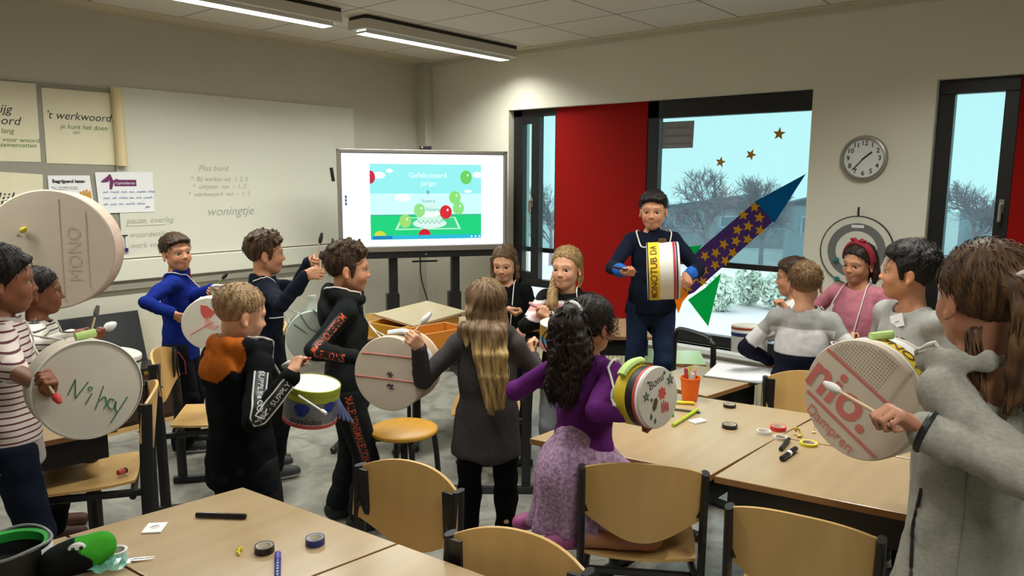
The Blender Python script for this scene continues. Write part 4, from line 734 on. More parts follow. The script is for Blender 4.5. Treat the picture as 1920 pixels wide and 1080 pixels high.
# ---------------------------------------------------------------- drums
def basis(axis, up=(0, 0, 1)):
    z = nrm(axis); y = nrm(np.asarray(up, float) - z * (np.asarray(up, float) @ z)); x = np.cross(y, z); return np.stack([x, y, z], 1)
SKIN_W = mat('drum paper', srgb(214, 206, 192), .6, var=.04, vscale=(9, 9, 9)); SKIN_C = mat('pale cardboard', srgb(206, 190, 172), .75, var=.03, vscale=(6, 6, 6)); TUBW = mat('white tub plastic', srgb(224, 220, 212), .35); CARD = mat('cardboard', srgb(178, 146, 116), .8); ROPE = mat('white cord', srgb(222, 218, 214), .7)
class Drum:
    def __init__(s, c, axis, R, depth, label, shell=TUBW, skin=SKIN_W, up=(0, 0, 1), taper=1.0, hoop=None, back=True):
        s.c = np.asarray(c, float); s.B = basis(axis, up); s.R, s.d = R, depth; s.o = empty('drum', s.c, 0, label, 'drum'); h = depth / 2; s.M = (s.B, V3(0, 0, 0)); R2 = R * taper; s.R2 = R2
        MB().lathe([(R2 * .985, -h), (R2, -h), (R, h - .004), (R * .985, h - .004)], 64, s.M, True).build('shell', shell, s.o)
        MB().lathe([(0, h + .003), (R * .8, h + .002), (R * .985, h), (R * 1.006, h - .006), (R * 1.006, h - .022)], 64, s.M).build('skin', skin, s.o)
        if back: MB().lathe([(R2 * 1.004, -h + .018), (R2 * 1.004, -h), (0, -h - .002)], 64, s.M).build('back_skin', skin, s.o)
        if hoop is not None: MB().lathe([(R * 1.007, h - .026), (R * 1.02, h - .024), (R * 1.02, h + .002), (R * 1.0, h + .004)], 64, s.M, True).build('hoop', hoop, s.o)
    def face(s): return s.B @ V3(0, 0, s.d / 2 + .0045)
    def X(s): return s.B[:, 0]
    def Y(s): return s.B[:, 1]
    def pt(s, ang, z, r=None):
        a = math.radians(ang); rr = (s.R if r is None else r); return s.B @ V3(rr * math.cos(a), rr * math.sin(a), z)
    def band(s, z0, z1, m, name='band', e=.0015): 
        f = lambda z: s.R2 + (s.R - s.R2) * (z + s.d / 2) / s.d + e
        MB().lathe([(f(z0) - .004, z0), (f(z0), z0), (f(z1), z1), (f(z1) - .004, z1)], 64, s.M).build(name, m, s.o)
    def text_round(s, txt, size, ang, z, m, flip=1, rot=0, e=.0035, **k):
        v, f = text_mesh(txt, size, **k); bm = bmesh.new(); vs_ = [bm.verts.new(tuple(p)) for p in v]
        for q in f:
            try: bm.faces.new([vs_[i] for i in q])
            except ValueError: pass
        x = v[:, 0].min()
        while x < v[:, 0].max(): x += .012; bmesh.ops.bisect_plane(bm, geom=bm.verts[:] + bm.edges[:] + bm.faces[:], plane_co=(x, 0, 0), plane_no=(1, 0, 0))
        bm.verts.index_update(); v = np.array([p.co[:] for p in bm.verts]); f = [[q.index for q in p.verts] for p in bm.faces]; bm.free()
        f_ = lambda zz: s.R2 + (s.R - s.R2) * (zz + s.d / 2) / s.d + e
        w = []
        for p in v: zz = z + flip * p[1]; a = math.radians(ang) + flip * -1 * p[0] / s.R * -1; w.append(s.B @ V3(f_(zz) * math.cos(a), f_(zz) * math.sin(a), zz))
        mesh_np('lettering', np.array(w), f, m, s.o, False)
    def patch(s, a0, a1, z0, z1, m, name='patch', e=.0022):
        A = np.linspace(math.radians(a0), math.radians(a1), 14); V = [s.B @ V3((s.R + e) * math.cos(a), (s.R + e) * math.sin(a), z) for z in (z0, z1) for a in A]; mb = MB(); mb.add(V, [[i, i + 1, 15 + i, 14 + i] for i in range(13)]); mb.build(name, m, s.o)
    def cord(s, pts, r=.0035, m=None, name='strap'):
        q = bez(pts, 14 * len(pts)); q = np.array([clear_of(p, x, r + .002) for x in q]); q[1:-1] = (q[:-2] + q[1:-1] + q[2:]) / 3
        MB().tube(q - s.c, r, 6).build(name, m or ROPE, s.o)
    def print_on(s, txt, size, x, y, ang, m, Rc=.985, **k):
        """lettering printed on the front skin, cut off at the rim"""
        v, f = text_mesh(txt, size, **k); a = math.radians(ang); c_, s_ = math.cos(a), math.sin(a); q = np.stack([x * c_ - y * s_ + v[:, 0] * c_ - v[:, 1] * s_, x * s_ + y * c_ + v[:, 0] * s_ + v[:, 1] * c_, v[:, 2] * 0], 1)
        bm = bmesh.new(); vs_ = [bm.verts.new(tuple(p)) for p in q]
        for p in f:
            try: bm.faces.new([vs_[i] for i in p])
            except ValueError: pass
        for i in range(28):
            t = 2 * math.pi * i / 28; n = (math.cos(t), math.sin(t), 0); bmesh.ops.bisect_plane(bm, geom=bm.verts[:] + bm.edges[:] + bm.faces[:], plane_co=(n[0] * s.R * Rc, n[1] * s.R * Rc, 0), plane_no=n, clear_outer=True)
        bm.verts.index_update(); q = np.array([p.co[:] for p in bm.verts]); f = [[p.index for p in g_.verts] for g_ in bm.faces]; bm.free()
        mesh_np('lettering', place(q, s.face(), s.X(), s.Y()), f, m, s.o, False)
    def strokes(s, polys, m, r=.002, name='drawing'): mb = MB(); strokes(mb, polys, s.face() - s.B[:, 2] * .001, s.X(), s.Y(), r); mb.build(name, m, s.o)
    def polys(s, polys, m, name='drawing', e=.0): 
        mb = MB()
        for p in polys: flat_poly(mb, p, s.face() + s.B[:, 2] * (e - .0008), s.X(), s.Y())
        mb.build(name, m, s.o, False)
RED = plain('red marker', (206, 84, 76), .7); REDT = plain('red stripe', (202, 110, 100), .7); GRN = plain('green marker', (50, 120, 80), .6); YEL = plain('yellow label', (232, 196, 40), .5); NAVY = plain('navy print', (36, 40, 90), .5); BRN = plain('brown print', (92, 60, 22), .5); LIME = plain('lime foam', (186, 214, 130), .8)
# ---------------------------------------------------------------- people
def ik(a, t, l1, l2, pole):
    """two-bone chain from a to t; returns middle joint and reached end"""
    a = np.asarray(a, float); t = np.asarray(t, float); d = t - a; L = np.linalg.norm(d); m = (l1 + l2) * .985
    if L > m: t = a + d * m / L; d = t - a; L = m
    L = max(L, abs(l1 - l2) * 1.1 + .02); u = nrm(d)
    x = (l1 * l1 - l2 * l2 + L * L) / (2 * L); h = math.sqrt(max(l1 * l1 - x * x, 0))
    p = np.asarray(pole, float); p = nrm(p - u * (p @ u))
    return a + u * x + p * h, t
def rotv(v, ax, deg):
    a = math.radians(deg); ax = nrm(ax); v = np.asarray(v, float)
    return v * math.cos(a) + np.cross(ax, v) * math.sin(a) + ax * (ax @ v) * (1 - math.cos(a))
class Person:
    def __init__(s, head, D, face, hface=None, pitch=0, roll=0, lean=0, z0=0., legs='stand', stance=(0, 0, 0, 0), ht=None, side=0,
                 R=None, L=None, skin=(.55, .33, .22), h=.005, label='', seed=0, lip=(.42, .16, .13), broad=1.0, smile=.35, foot_face=None):
        s.seed = seed; s.h = h; s.skin = np.array(skin); s.lip = np.array(lip); s.smile = smile; s.br = broad
        up = V3(0, 0, 1); va = math.degrees(math.atan((head[0] - 960) / F_PX)); hface = (face if hface is None else hface) - va; face = face - va; foot_face = None if foot_face is None else foot_face - va
        Fd = imgdir(face); Rt = np.cross(Fd, up); s.Fd = Fd
        s.Rt = Rt = rotv(Rt, Fd, side); s.U = U = rotv(rotv(up, Fd, side), Rt, -lean); s.F = F = np.cross(U, Rt)
        hF = imgdir(hface); hR = np.cross(hF, up); hF2 = rotv(hF, hR, pitch); hU = np.cross(hR, hF2)
        hR = rotv(hR, hF2, roll); hU = rotv(hU, hF2, roll); s.Rh = np.stack([hR, hF2, hU], 1)
        J = {}
        if legs == 'kneel': J['hip'] = V3(0, 0, .245)
        else: J['hip'] = V3(0, 0, .488)
        J['neck'] = J['hip'] + U * .325; J['hc'] = J['neck'] + U * .087 + hF * .016 + up * .016
        for q, sg in (('R', 1), ('L', -1)):
            J['sh' + q] = J['neck'] - U * .026 + Rt * sg * .091 * broad; J['hp' + q] = J['hip'] + Rt * sg * .056
        top = J['hc'] + hU * .096
        T = P(head[0], head[1], D); H = (T[2] - z0) / top[2]
        if ht: H = ht
        s.H = H; s.root = V3(T[0] - top[0] * H, T[1] - top[1] * H, z0)
        for k in J: J[k] = J[k] * H
        s.J = J; s.sc = .75 * H; s.hS = .105 * H / .19
        s.hand = {}
        for q, sg, a in (('R', 1, R), ('L', -1, L)):
            a = dict(a or {}); S = J['sh' + q]
            if 'at' in a: tgt = P(*a['at']) - s.root
            else:
                l = a.get('loc', (sg * .02, .02, -.31)); tgt = S + Rt * l[0] * H + F * l[1] * H + U * l[2] * H
            pole = a.get('pole', (sg * .6, -.6, -.8)); pv = Rt * pole[0] + F * pole[1] + up * pole[2]
            hn = nrm(tgt - S); el, w = ik(S, tgt - hn * .0, .172 * H, .15 * H, pv)
            d0 = nrm(tgt - el); stick = None
            if 'tip' in a: stick = nrm(P(*a['tip']) - s.root - tgt)
            elif 'dir' in a: stick = nrm(Rt * a['dir'][0] + F * a['dir'][1] + up * a['dir'][2])
            t = stick if stick is not None else nrm(-sg * Rt * .8 + F * .3 + up * .3)
            d = d0 - t * (d0 @ t) * .85; d = nrm(d); t = nrm(t - d * (t @ d)); n = np.cross(t, d) if sg > 0 else np.cross(d, t)
            # the wrist sits behind the grip
            grip = tgt; W = grip - (d * .088 + n * .026) * s.hS
            el, W2 = ik(S, W, .172 * H, .15 * H, pv); grip = grip + (W2 - W)
            s.hand[q] = dict(W=W2, el=el, S=S, d=d, t=t, n=n, grip=grip, stick=stick, curl=a.get('curl', 'grip' if stick is not None else 'relax'))
        s.leg = {}
        ff = imgdir(face if foot_face is None else foot_face); fr = np.cross(ff, up)
        for q, sg, (dx, dy) in (('R', 1, stance[:2]), ('L', -1, stance[2:])):
            hp = J['hp' + q]
            if legs == 'kneel':
                kn = hp + nrm(-up * .76 + ff * .64 + fr * sg * .10) * .245 * H; kn[2] = .048 * H
                an = kn - ff * .225 * H + fr * sg * .01; an[2] = .042 * H; ffk = -ff
            else:
                an = fr * (sg * .062 + dx) * H + ff * dy * H + V3(0, 0, .045 * H) + J['hip'] * V3(1, 1, 0) * .35
                kn, an = ik(hp, an, .232 * H, .215 * H, ff + fr * sg * .12); an = an.copy(); ffk = ff
            s.leg[q] = (hp, kn, an, ffk)
        s.o = empty('person', s.root, 0, label, 'person')
    def hl(s, x, y, z): return s.J['hc'] + s.Rh @ (V3(x, y, z) * s.sc)
    def world(s, p): return s.root + p
    # ------------------------------------------------ skin
    def body(s, shoulder_bare=False):
        J, H, U, F, Rt = s.J, s.H, s.U, s.F, s.Rt
        pts = [J['hc']] + [s.hand[q][k] for q in 'RL' for k in ('W', 'el', 'S', 'grip')] + [x for q in 'RL' for x in s.leg[q][:3]]
        pts = np.array(pts); lo, hi = pts.min(0) - .13 * H, pts.max(0) + .13 * H; lo[2] = min(lo[2], -.01)
        g = SDF(lo, hi, s.h); Rb = np.stack([Rt, F, U], 1)
        g.ell(J['hip'] + U * .01 * H, V3(.072, .05, .07) * H, Rb, .02); g.ell(J['hip'] + U * .11 * H, V3(.064, .044, .1) * H, Rb, .03)
        g.ell(J['neck'] - U * .12 * H, V3(.074, .048, .11) * H, Rb, .03); g.cone(J['shR'], J['shL'], .026 * H, .026 * H, .03)
        for q in 'RL':
            a = s.hand[q]; g.chain([a['S'], a['el'], a['W']], V3(.027, .021, .0175) * H, .015)
            hp, kn, an, ff = s.leg[q]; g.chain([hp, kn, an], V3(*s.legr) * H, .02); g.cone(kn + (an - kn) * .12 - ff * .006 * H, kn + (an - kn) * .45 - ff * .008 * H, .9 * s.legr[1] * H, .8 * s.legr[1] * H, .02)
            g.cone(an - V3(0, 0, .01) * H, an + ff * .07 * H - V3(0, 0, .02) * H, .022 * H, .015 * H, .02)
            s.fingers(g, a, 1 if q == 'R' else -1)
        # neck and head
        c = s.sc; R = s.Rh; hl = s.hl
        g.cone(J['neck'] - U * .02 * H, hl(0, -.018, -.05), .043 * c / .75 * .75, .043 * c, .02)
        g.cone(J['neck'] - U * .03 * H + Rt * .05 * H, J['neck'] + U * .015 * H, .022 * H, .026 * H, .02); g.cone(J['neck'] - U * .03 * H - Rt * .05 * H, J['neck'] + U * .015 * H, .022 * H, .026 * H, .02)
        E = lambda p, r, k, op='add': g.ell(hl(*p), V3(*r) * c, R, k * c, op)
        K = lambda a, b, r1, r2, k, op='add': g.cone(hl(*a), hl(*b), r1 * c, r2 * c, k * c, op)
        E((0, -.012, .035), (.073, .09, .078), .02); E((0, .028, -.022), (.058, .058, .072), .03)
        K((0, .054, -.08), (0, .044, -.076), .017, .023, .03)
        for x in (-1, 1):
            K((x*.04, .0, -.05), (x*.011, .05, -.08), .0165, .0145, .03)
            E((x*.032, .055, -.032), (.021, .02, .021), .02)
            K((x*.012, .078, .02), (x*.042, .064, .018), .009, .008, .014)
        for x in (-1, 1): E((x*.0305, .084, -.004), (.0150, .013, .0064), .006, 'sub')
        K((0, .079, .004), (0, .0915, -.024), .0065, .0085, .012); E((0, .0945, -.0275), (.0088, .0085, .0075), .008)
        for x in (-1, 1): E((x*.0095, .087, -.031), (.0068, .008, .006), .006)
        sm = s.smile * .0075
        for z, r, y in ((-.0560, .0042, .0800), (-.0650, .0050, .0790)):
            K((0, y, z), (.014, y - .0045, z + sm * .4), r, r * .7, .010); K((0, y, z), (-.014, y - .0045, z + sm * .4), r, r * .7, .010)
        K((-.018, .074, -.046), (.018, .074, -.046), .007, .007, .012)
        for x in (-1, 1):
            E((x*.0735, -.012, -.012), (.0075, .0155, .026), .008); E((x*.081, -.004, -.008), (.005, .009, .016), .004, 'sub'); E((x*.077, -.006, -.034), (.006, .009, .01), .006)
        s.skinmat = SKIN
        lip, sk = s.lip, s.skin
        def col(v):
            q = ((v - J['hc']) @ R) / c; x, y, z = np.abs(q[:, 0]), q[:, 1], q[:, 2]
            cc = np.tile(sk, (len(v), 1)); rg = np.random.RandomState(s.seed)
            fr = y > .05
            def mix(m, k): cc[:] = cc * (1 - m[:, None]) + np.asarray(k) * m[:, None]
            ss = lambda a, b, t: np.clip((t - a) / (b - a), 0, 1)
            mix(.25 * np.exp(-((x - .036)**2 + (z + .036)**2) / .0004) * fr, sk * V3(1.25, .8, .75))       # ruddier cheeks
            mix(.35 * (ss(.08, .074, 0 * x + .076) ) * np.exp(-((x - .078)**2 + (y + .01)**2 + (z + .012)**2) / .0006), sk * V3(1.2, .75, .7))
            e = np.exp(-np.maximum(0, np.abs(x / .023) ** 2 + np.abs((z - sm * .8 * (x / .02)**2 + .0605) / .0088)**2 - .75) * 9) * (y > .07)
            mix(.55 * e, lip)
            mix(.7 * np.exp(-((z + .0605 - sm * 1.1 * (x / .021)**2) / .0022)**2) * (y > .06) * (x < .0235), lip * .35)
            br = np.exp(-((z - .0235 + (x - .028)**2 * 9) / .0042)**2) * ss(.010, .015, x) * ss(.05, .044, x) * fr
            mix(.6 * br, s.browc)
            ey = ((x - .0305) / .0175)**2 + ((z + .004) / .0082)**2
            mix(.4 * np.exp(-((ey - 1) / .35)**2) * (z > -.005) * fr, s.browc * .5)
            return cc
        g.mesh('body', SKIN, s.o, col)
        # eyes
        for x in (-1, 1):
            m = MB(); rr = .0128 * c; n1, n2 = 16, 12; v = []; cl = []
            for i in range(n2 + 1):
                a = math.pi * i / n2
                for k in range(n1):
                    b = 2 * math.pi * k / n1
                    l = V3(math.sin(a) * math.cos(b), math.cos(a), math.sin(a) * math.sin(b)); v.append(hl(x*.0305, .0655, -.004) + R @ l * rr)
                    cl.append((.015, .01, .008) if a < .34 else (s.iris if a < .72 else (.34, .32, .30)))
            f = np.array([[i*n1+k, i*n1+(k+1)%n1, (i+1)*n1+(k+1)%n1, (i+1)*n1+k] for i in range(n2) for k in range(n1)])
            mesh_np('eye', np.array(v), f, EYE, s.o, True, np.array(cl))
    legr = (.042, .027, .018)
    browc = V3(.05, .03, .02); iris = (.06, .035, .02)
    def fingers(s, g, a, sg):
        W, d, t, n, S = a['W'], a['d'], a['t'], a['n'], s.hS
        c = lambda x, y, z: W + (d * x + t * y + n * z) * S
        Rr = np.stack([d, t, n], 1)
        g.cone(a['W'] - d * .02 * S, c(.03, 0, 0), .024 * S, .026 * S, .012, flat=(n, 1.35))
        g.box(c(.052, 0, 0), V3(.042, .04, .014) * S, Rr, .012 * S, .012)
        ang = {'grip': (62, 150, 215), 'relax': (22, 48, 66), 'fist': (70, 160, 235)}[a['curl']]
        for i, (l, r) in enumerate((((.042, .025, .02), .0088), ((.046, .029, .021), .009), ((.042, .027, .021), .0086), ((.034, .021, .018), .0076))):
            p = c(.09 - (.004 if i in (0, 2) else (.011 if i == 3 else 0)), (1.5 - i) * .0198, 0)
            for j in range(3):
                aa = math.radians(ang[j] + (i * 4 if a['curl'] == 'relax' else 0)); q = p + (d * math.cos(aa) + n * math.sin(aa)) * l[j] * S
                g.cone(p, q, (r - .0006 * j) * S, (r - .0006 * (j + 1)) * S, .003 if j else .006); p = q
        b = c(.022, .03, .006); m = c(.058, .05, .022) if a['curl'] != 'relax' else c(.06, .058, .014); e = c(.083, .034, .042) if a['curl'] != 'relax' else c(.092, .055, .026)
        g.chain([b, m, e], V3(.0135, .0112, .0088) * S, .006)
    # ------------------------------------------------ clothes
    def top(s, mat, hood=None, sleeves=True, collar=None, hem=-.045, fat=1.0, cuff=.93, name='sweater', col=None, short=False, k=.02, neck=.047, h=None, flare=1.0, wr=1.0):
        J, H, U, F, Rt = s.J, s.H, s.U, s.F, s.Rt
        pts = np.array([J['neck'] + U * .06 * H, J['hip'] - U * .05 * H] + [s.hand[q][k_] for q in 'RL' for k_ in ('W', 'el', 'S')])
        g = SDF(pts.min(0) - .15 * H, pts.max(0) + .15 * H, h or max(.006, s.h * 1.25)); Rb = np.stack([Rt, F, U], 1)
        g.ell(J['neck'] - U * .12 * H + F * .004 * H, V3(.098 * s.br, .071, .125) * H * fat, Rb, .03)
        g.cone(J['shR'] - U * .006 * H, J['shL'] - U * .006 * H, .037 * H, .037 * H, .03)
        g.ell(J['hip'] + U * .13 * H, V3(.088, .066, .13) * H * fat, Rb, .03)
        g.cone(J['hip'] + U * .055 * H, J['hip'] - U * .06 * H, .102 * H * fat, .115 * H * fat * flare, .02, flat=(F, 1.38))
        g.plane(J['hip'] + U * hem * H, U, .012)
        for q in 'RL':
            a = s.hand[q]; S, el, W = a['S'], a['el'], a['W']
            if not sleeves: continue
            if short: g.cone(S, S + (el - S) * .7, .042 * H, .046 * H, k); continue
            cu = el + (W - el) * cuff
            g.chain([S, el], [.034 * H, .028 * H], k); g.chain([el, cu], [.030 * H, .0235 * H], .008)
            g.cone(el + (W - el) * max(0, cuff - .12), cu, .0245 * H, .0255 * H, .004)
            # bunching at the elbow and above the cuff
            for tt in [t_ for t_ in (.25, .5, .68) if t_ < cuff - .1]: 
                p = el + (W - el) * tt; ax = nrm(W - el); g.cone(p - ax * .004, p + ax * .004, .0315 * H - .0075 * H * tt, .0315 * H - .0075 * H * tt, .006)
        nb = J['neck']; 
        if hood:
            for aa in range(-5, 6):
                th = aa / 5 * 2.2; p0 = nb + U * .0 * H - F * .062 * H * math.cos(th) + Rt * .072 * H * math.sin(th) + U * (.012 + .012 * math.cos(th)) * H + F * .01 * H
                g.ell(p0, V3(.023, .023, .018 + .010 * math.cos(th / 2)) * H, Rb, .02)
            if hood != 'ring': g.ell(nb - F * .066 * H - U * .05 * H, V3(.075, .024, .06) * H, Rb, .03)
        if collar:
            g.cone(nb - U * .02 * H, nb + U * collar * H + F * .008 * H, .058 * H, .047 * H, .012)
        else: g.cone(nb - U * .03 * H, nb + U * .006 * H, .06 * H, .05 * H, .02)
        for sg in (-1, 1): g.cone(nb - U * .03 * H + Rt * sg * .05 * H, nb + U * .012 * H, .032 * H, .036 * H, .02)
        g.wrinkle(.0075 * wr, 24, s.seed + 5, 4, (1, 1, .6)); g.wrinkle(.003 * wr, 60, s.seed + 6, 4, (1, 1, .5))
        g.cone(nb - U * .0 * H, nb + (s.hl(0, -.012, -.03) - nb) * 1.6, neck * H, neck * H, .008, 'sub')
        if hood: g.ell(nb + U * .05 * H + F * .02 * H, V3(.055, .06, .05) * H, Rb, .012, 'sub')
        s.gtop = g; s.glist = [g]
        return g.mesh(name, mat, s.o, col)
    def trousers(s, mat, fat=1.0, ankle=.98, name='trousers', top_=.03, col=None, taper=.034):
        J, H, U, F, Rt = s.J, s.H, s.U, s.F, s.Rt
        pts = np.array([x for q in 'RL' for x in s.leg[q][:3]] + [J['hip'] + U * top_ * H])
        g = SDF(pts.min(0) - .13 * H, pts.max(0) + .13 * H, max(.007, s.h * 1.35)); Rb = np.stack([Rt, F, U], 1)
        g.ell(J['hip'] - U * .005 * H, V3(.084, .064, .085) * H * fat, Rb, .03); g.ell(J['hip'] - F * .018 * H - U * .02 * H, V3(.075, .06, .06) * H * fat, Rb, .03)
        for q in 'RL':
            hp, kn, an, ff = s.leg[q]; e = kn + (an - kn) * ankle
            g.chain([hp, kn, e], V3(.058 * fat, .041 * fat, taper * fat) * H, .02)
            for tt in (.1, .55, .8, .93): p = kn + (e - kn) * tt; g.cone(p, p + V3(0, 0, .004), (.041 + (taper - .041) * tt + .002) * fat * H, (.041 + (taper - .041) * tt + .002) * fat * H, .01)
            g.plane(e, e * 0 + nrm(kn - e), .004) if False else None
        g.wrinkle(.006, 24, s.seed + 9, 4); g.wrinkle(.003, 55, s.seed + 8, 4)
        g.plane(J['hip'] + U * top_ * H, -U, .01)
        s.gleg = g; s.glist = getattr(s, 'glist', []) + [g]
        return g.mesh(name, mat, s.o, col)
    def shoes(s, upper=(.03, .03, .035), sole=(.55, .55, .53)):
        H = s.H
        for q in 'RL':
            hp, kn, an, ff = s.leg[q]; f = ff; b = an - V3(0, 0, .045 * H) if abs(ff @ s.Fd) > .5 and an[2] > .03 * H else an
            if s.J['hip'][2] < .4 * H:    # kneeling: soles face back
                heel, toe = an + V3(0, 0, .0), an + f * .075 * H - V3(0, 0, .02 * H); upv = nrm(V3(0, 0, -1) * .4 - f * .9); 
                g = SDF(np.minimum(heel, toe) - .09, np.maximum(heel, toe) + .09, .006)
                g.cone(heel, toe, .031 * H, .026 * H, .02); base = None
            else:
                z = an[2] - .045 * H; heel = V3(an[0], an[1], z + .028 * H) - f * .018 * H; toe = V3(an[0], an[1], z + .02 * H) + f * .085 * H
                g = SDF(np.minimum(heel, toe) - .08, np.maximum(heel, toe) + .09, .006)
                g.cone(heel, toe, .03 * H, .024 * H, .02, flat=(V3(0, 0, 1), 1.0)); g.cone(heel + f * .012 * H, an + V3(0, 0, .012 * H), .03 * H, .03 * H, .02)
                g.plane(V3(0, 0, z), V3(0, 0, 1), .004); base = z
            def col(v, base=base):
                c = np.tile(np.array(upper), (len(v), 1))
                if base is not None: c[v[:, 2] < base + .016 * H] = sole
                return c
            g.mesh('shoe', SHOE, s.o, col)
    # ------------------------------------------------ hair
    def hair(s, kind='short', c1=(.03, .02, .013), c2=(.09, .055, .03), thick=.006, line=(.064, -.062), tuft=0, tl=.02, tdir=(0, .5, .8), chains=None,
             tie=None, strands=0, fringe=0, fuzz=420, fl=.026, tip=None, sides=None, h=None, parts=None, wild=.004, curl=0):
        c = s.sc; R = s.Rh; hl = s.hl; J = s.J; rg = np.random.RandomState(s.seed + 3)
        hinv = lambda p: (J['neck'] + s.Rt * p[0] * s.H + s.F * p[1] * s.H + s.U * p[2] * s.H - J['hc']) @ R / c
        chains = [[(hinv(p) if len(p) > 4 else np.asarray(p[:3], float), p[3]) for p in ch] for ch in (chains or [])]
        allp = [hl(*p) for ch in chains for p, r in ch] + [hl(0, 0, .03)]
        lo = np.min(allp, 0) - .14 * c; hi = np.max(allp, 0) + .14 * c
        lo = np.minimum(lo, hl(0, 0, .03) - .16 * c); hi = np.maximum(hi, hl(0, 0, .03) + .16 * c)
        g = SDF(lo, hi, h or max(.0045, s.h))
        th_s = thick * (.45 if kind == 'short' else 1); g.ell(hl(0, -.014, .036), V3(.0745 + th_s, .091 + thick * .8, .079 + thick * 1.3) * c, R, 0)
        if kind == 'short' and thick > .005: g.ell(hl(0, .012, .072), V3(.058, .074, .040 + thick * .9) * c, R, .02 * c)
        if fringe: g.ell(hl(0, .062, .066), V3(.058, .03, .022 + fringe) * c, R, .01 * c)
        # hairline: a plane from the forehead down to the nape
        zf, zb = line; a = hl(0, .08, zf); b = hl(0, -.085, zb); n = np.cross(R[:, 0], nrm(a - b)); 
        g.plane(a, n if n @ R[:, 2] > 0 else -n, .008 * c)
        if line[1] > -.09:
            for x in (-1, 1): g.ell(hl(x * .083, -.008, -.012), V3(.012, .02, .03) * c, R, .006 * c, 'sub')
        if sides: 
            for x in (-1, 1): g.cone(hl(x * .066, .022, .02), hl(x * .066, .018, -sides), .012 * c, .008 * c, .01 * c)
        for i in range(tuft):
            th = rg.uniform(-1, 1) * 1.1; ph = rg.uniform(-1.0, 1.05); 
            p = V3(math.sin(th) * .07, -.014 + math.sin(ph) * .082, .036 + .076 * math.cos(th) * math.cos(ph * .8))
            dd = nrm(V3(*tdir) + rg.normal(size=3) * .3 + V3(math.sin(th) * .5, 0, 0))
            g.cone(hl(*p), hl(*(p + dd * tl * rg.uniform(.6, 1.2))), .0105 * c, .004 * c, .008 * c)
        for ch in chains: g.chain([hl(*p) for p, r in ch], [r * c for p, r in ch], .018 * c)
        # locks: fine ridges
        sl, X, Y, Z = g.win(g.lo, g.lo + g.h * g.n)
        x, y, z = X - J['hc'][0], Y - J['hc'][1], Z - J['hc'][2]
        q = [(x * R[0, i] + y * R[1, i] + z * R[2, i]) / c for i in range(3)]
        ang = np.arctan2(q[0], -(q[1] + .02) + 1e-6); w = 14 + (10 if curl else 0)
        g.f += (wild * .6 * c * (np.sin(ang * w + 6 * np.sin(q[2] * 17 + ang * 2)) * .6 + np.sin(ang * w * 2.3 + q[2] * 55 + q[1] * 40) * .4)).astype(np.float32)
        if curl: g.f += (curl * c * np.sin(q[0] * 110 + 2 * np.sin(q[2] * 60)) * np.sin(q[2] * 95 + 2 * np.sin(q[1] * 70)) * (q[2] < .0)).astype(np.float32)
        ex = MB()
        if strands and chains:
            for i in range(strands):
                ch = chains[rg.randint(len(chains))]; o = rg.normal(size=3); off = nrm(o); pp = []; 
                for j, (p, r) in enumerate(ch):
                    wv = rg.normal(size=3) * .004 * (1 + 2 * (curl > 0))
                    pp.append(hl(*(p + off * r * rg.uniform(.9, 1.05) + wv)))
                if len(pp) > 1:
                    pp = bez(pp, 5 * len(pp)) + (0 if not curl else 0); ex.tube(pp, np.linspace(.0022, .001, len(pp)) * (1.6 if curl else 1.3), 4, False)
        # fine single hairs lying over the cap
        fd = V3(*tdir) if kind == 'short' else V3(0, -.8, -.5)
        for i in range(fuzz):
            d3 = rg.normal(size=3); d3[2] = abs(d3[2]) * .9 - .25; d3 = nrm(d3); e = V3(.074 + thick, .091 + thick, .079 + thick * 1.3); p = V3(0, -.014, .036) + d3 * e; n = nrm(d3 / e)
            ix = np.round((hl(*p) - n @ R.T * 0 - g.lo) / g.h).astype(int)
            if (ix < 1).any() or (ix >= g.n - 1).any() or g.f[tuple(ix)] > .004: continue
            t = fd + rg.normal(size=3) * .28 + (V3(0, 0, -.9) if abs(d3[0]) > .6 or d3[1] < -.5 else 0); t = nrm(t - n * (t @ n)); l = fl * rg.uniform(.6, 1.3)
            pts = [hl(*(p - n * .002)), hl(*(p + t * l * .5 + n * .0035)), hl(*(p + t * l + n * (.0015 + (.004 if tuft else 0) * rg.rand())))]
            ex.tube(pts, [.0013 * c, .0012 * c, .0004 * c], 3, False)
        c1, c2 = np.array(c1) * .85, np.array(c2) * .62
        def col(v):
            q = ((v - J['hc']) @ R) / c; a = np.arctan2(q[:, 0], -(q[:, 1] + .02))
            m = .5 + .5 * np.sin(a * 23 + 4 * np.sin(q[:, 2] * 15 + a * 3)); m = np.clip(m * .6 + .4 * (.5 + .5 * np.sin(a * 61 + q[:, 2] * 30 + q[:, 1] * 50)), 0, 1)[:, None]
            cc = c1 * (1 - m) + c2 * m
            if parts is not None:
                w, k = parts(q); w = (w * (.6 + .8 * m[:, 0])).clip(0, 1)[:, None]; cc = cc * (1 - w) + np.array(k) * (.7 + .6 * m) * w
            return cc
        s.ghair = g
        o = g.mesh('hair', HAIR, s.o, col, ex)
        if tie is not None:
            (p, ax, r, tc) = tie; th = np.linspace(0, 2 * math.pi, 25); ax = R @ nrm(ax); e1 = nrm(np.cross(ax, V3(.3, .5, .8))); e2 = np.cross(ax, e1)
            m = MB(); m.tube([hl(*p) + (e1 * math.cos(t) + e2 * math.sin(t)) * r * c for t in th], .0095 * c, 8, False); m.build('hair_tie', tc, s.o)
        return o
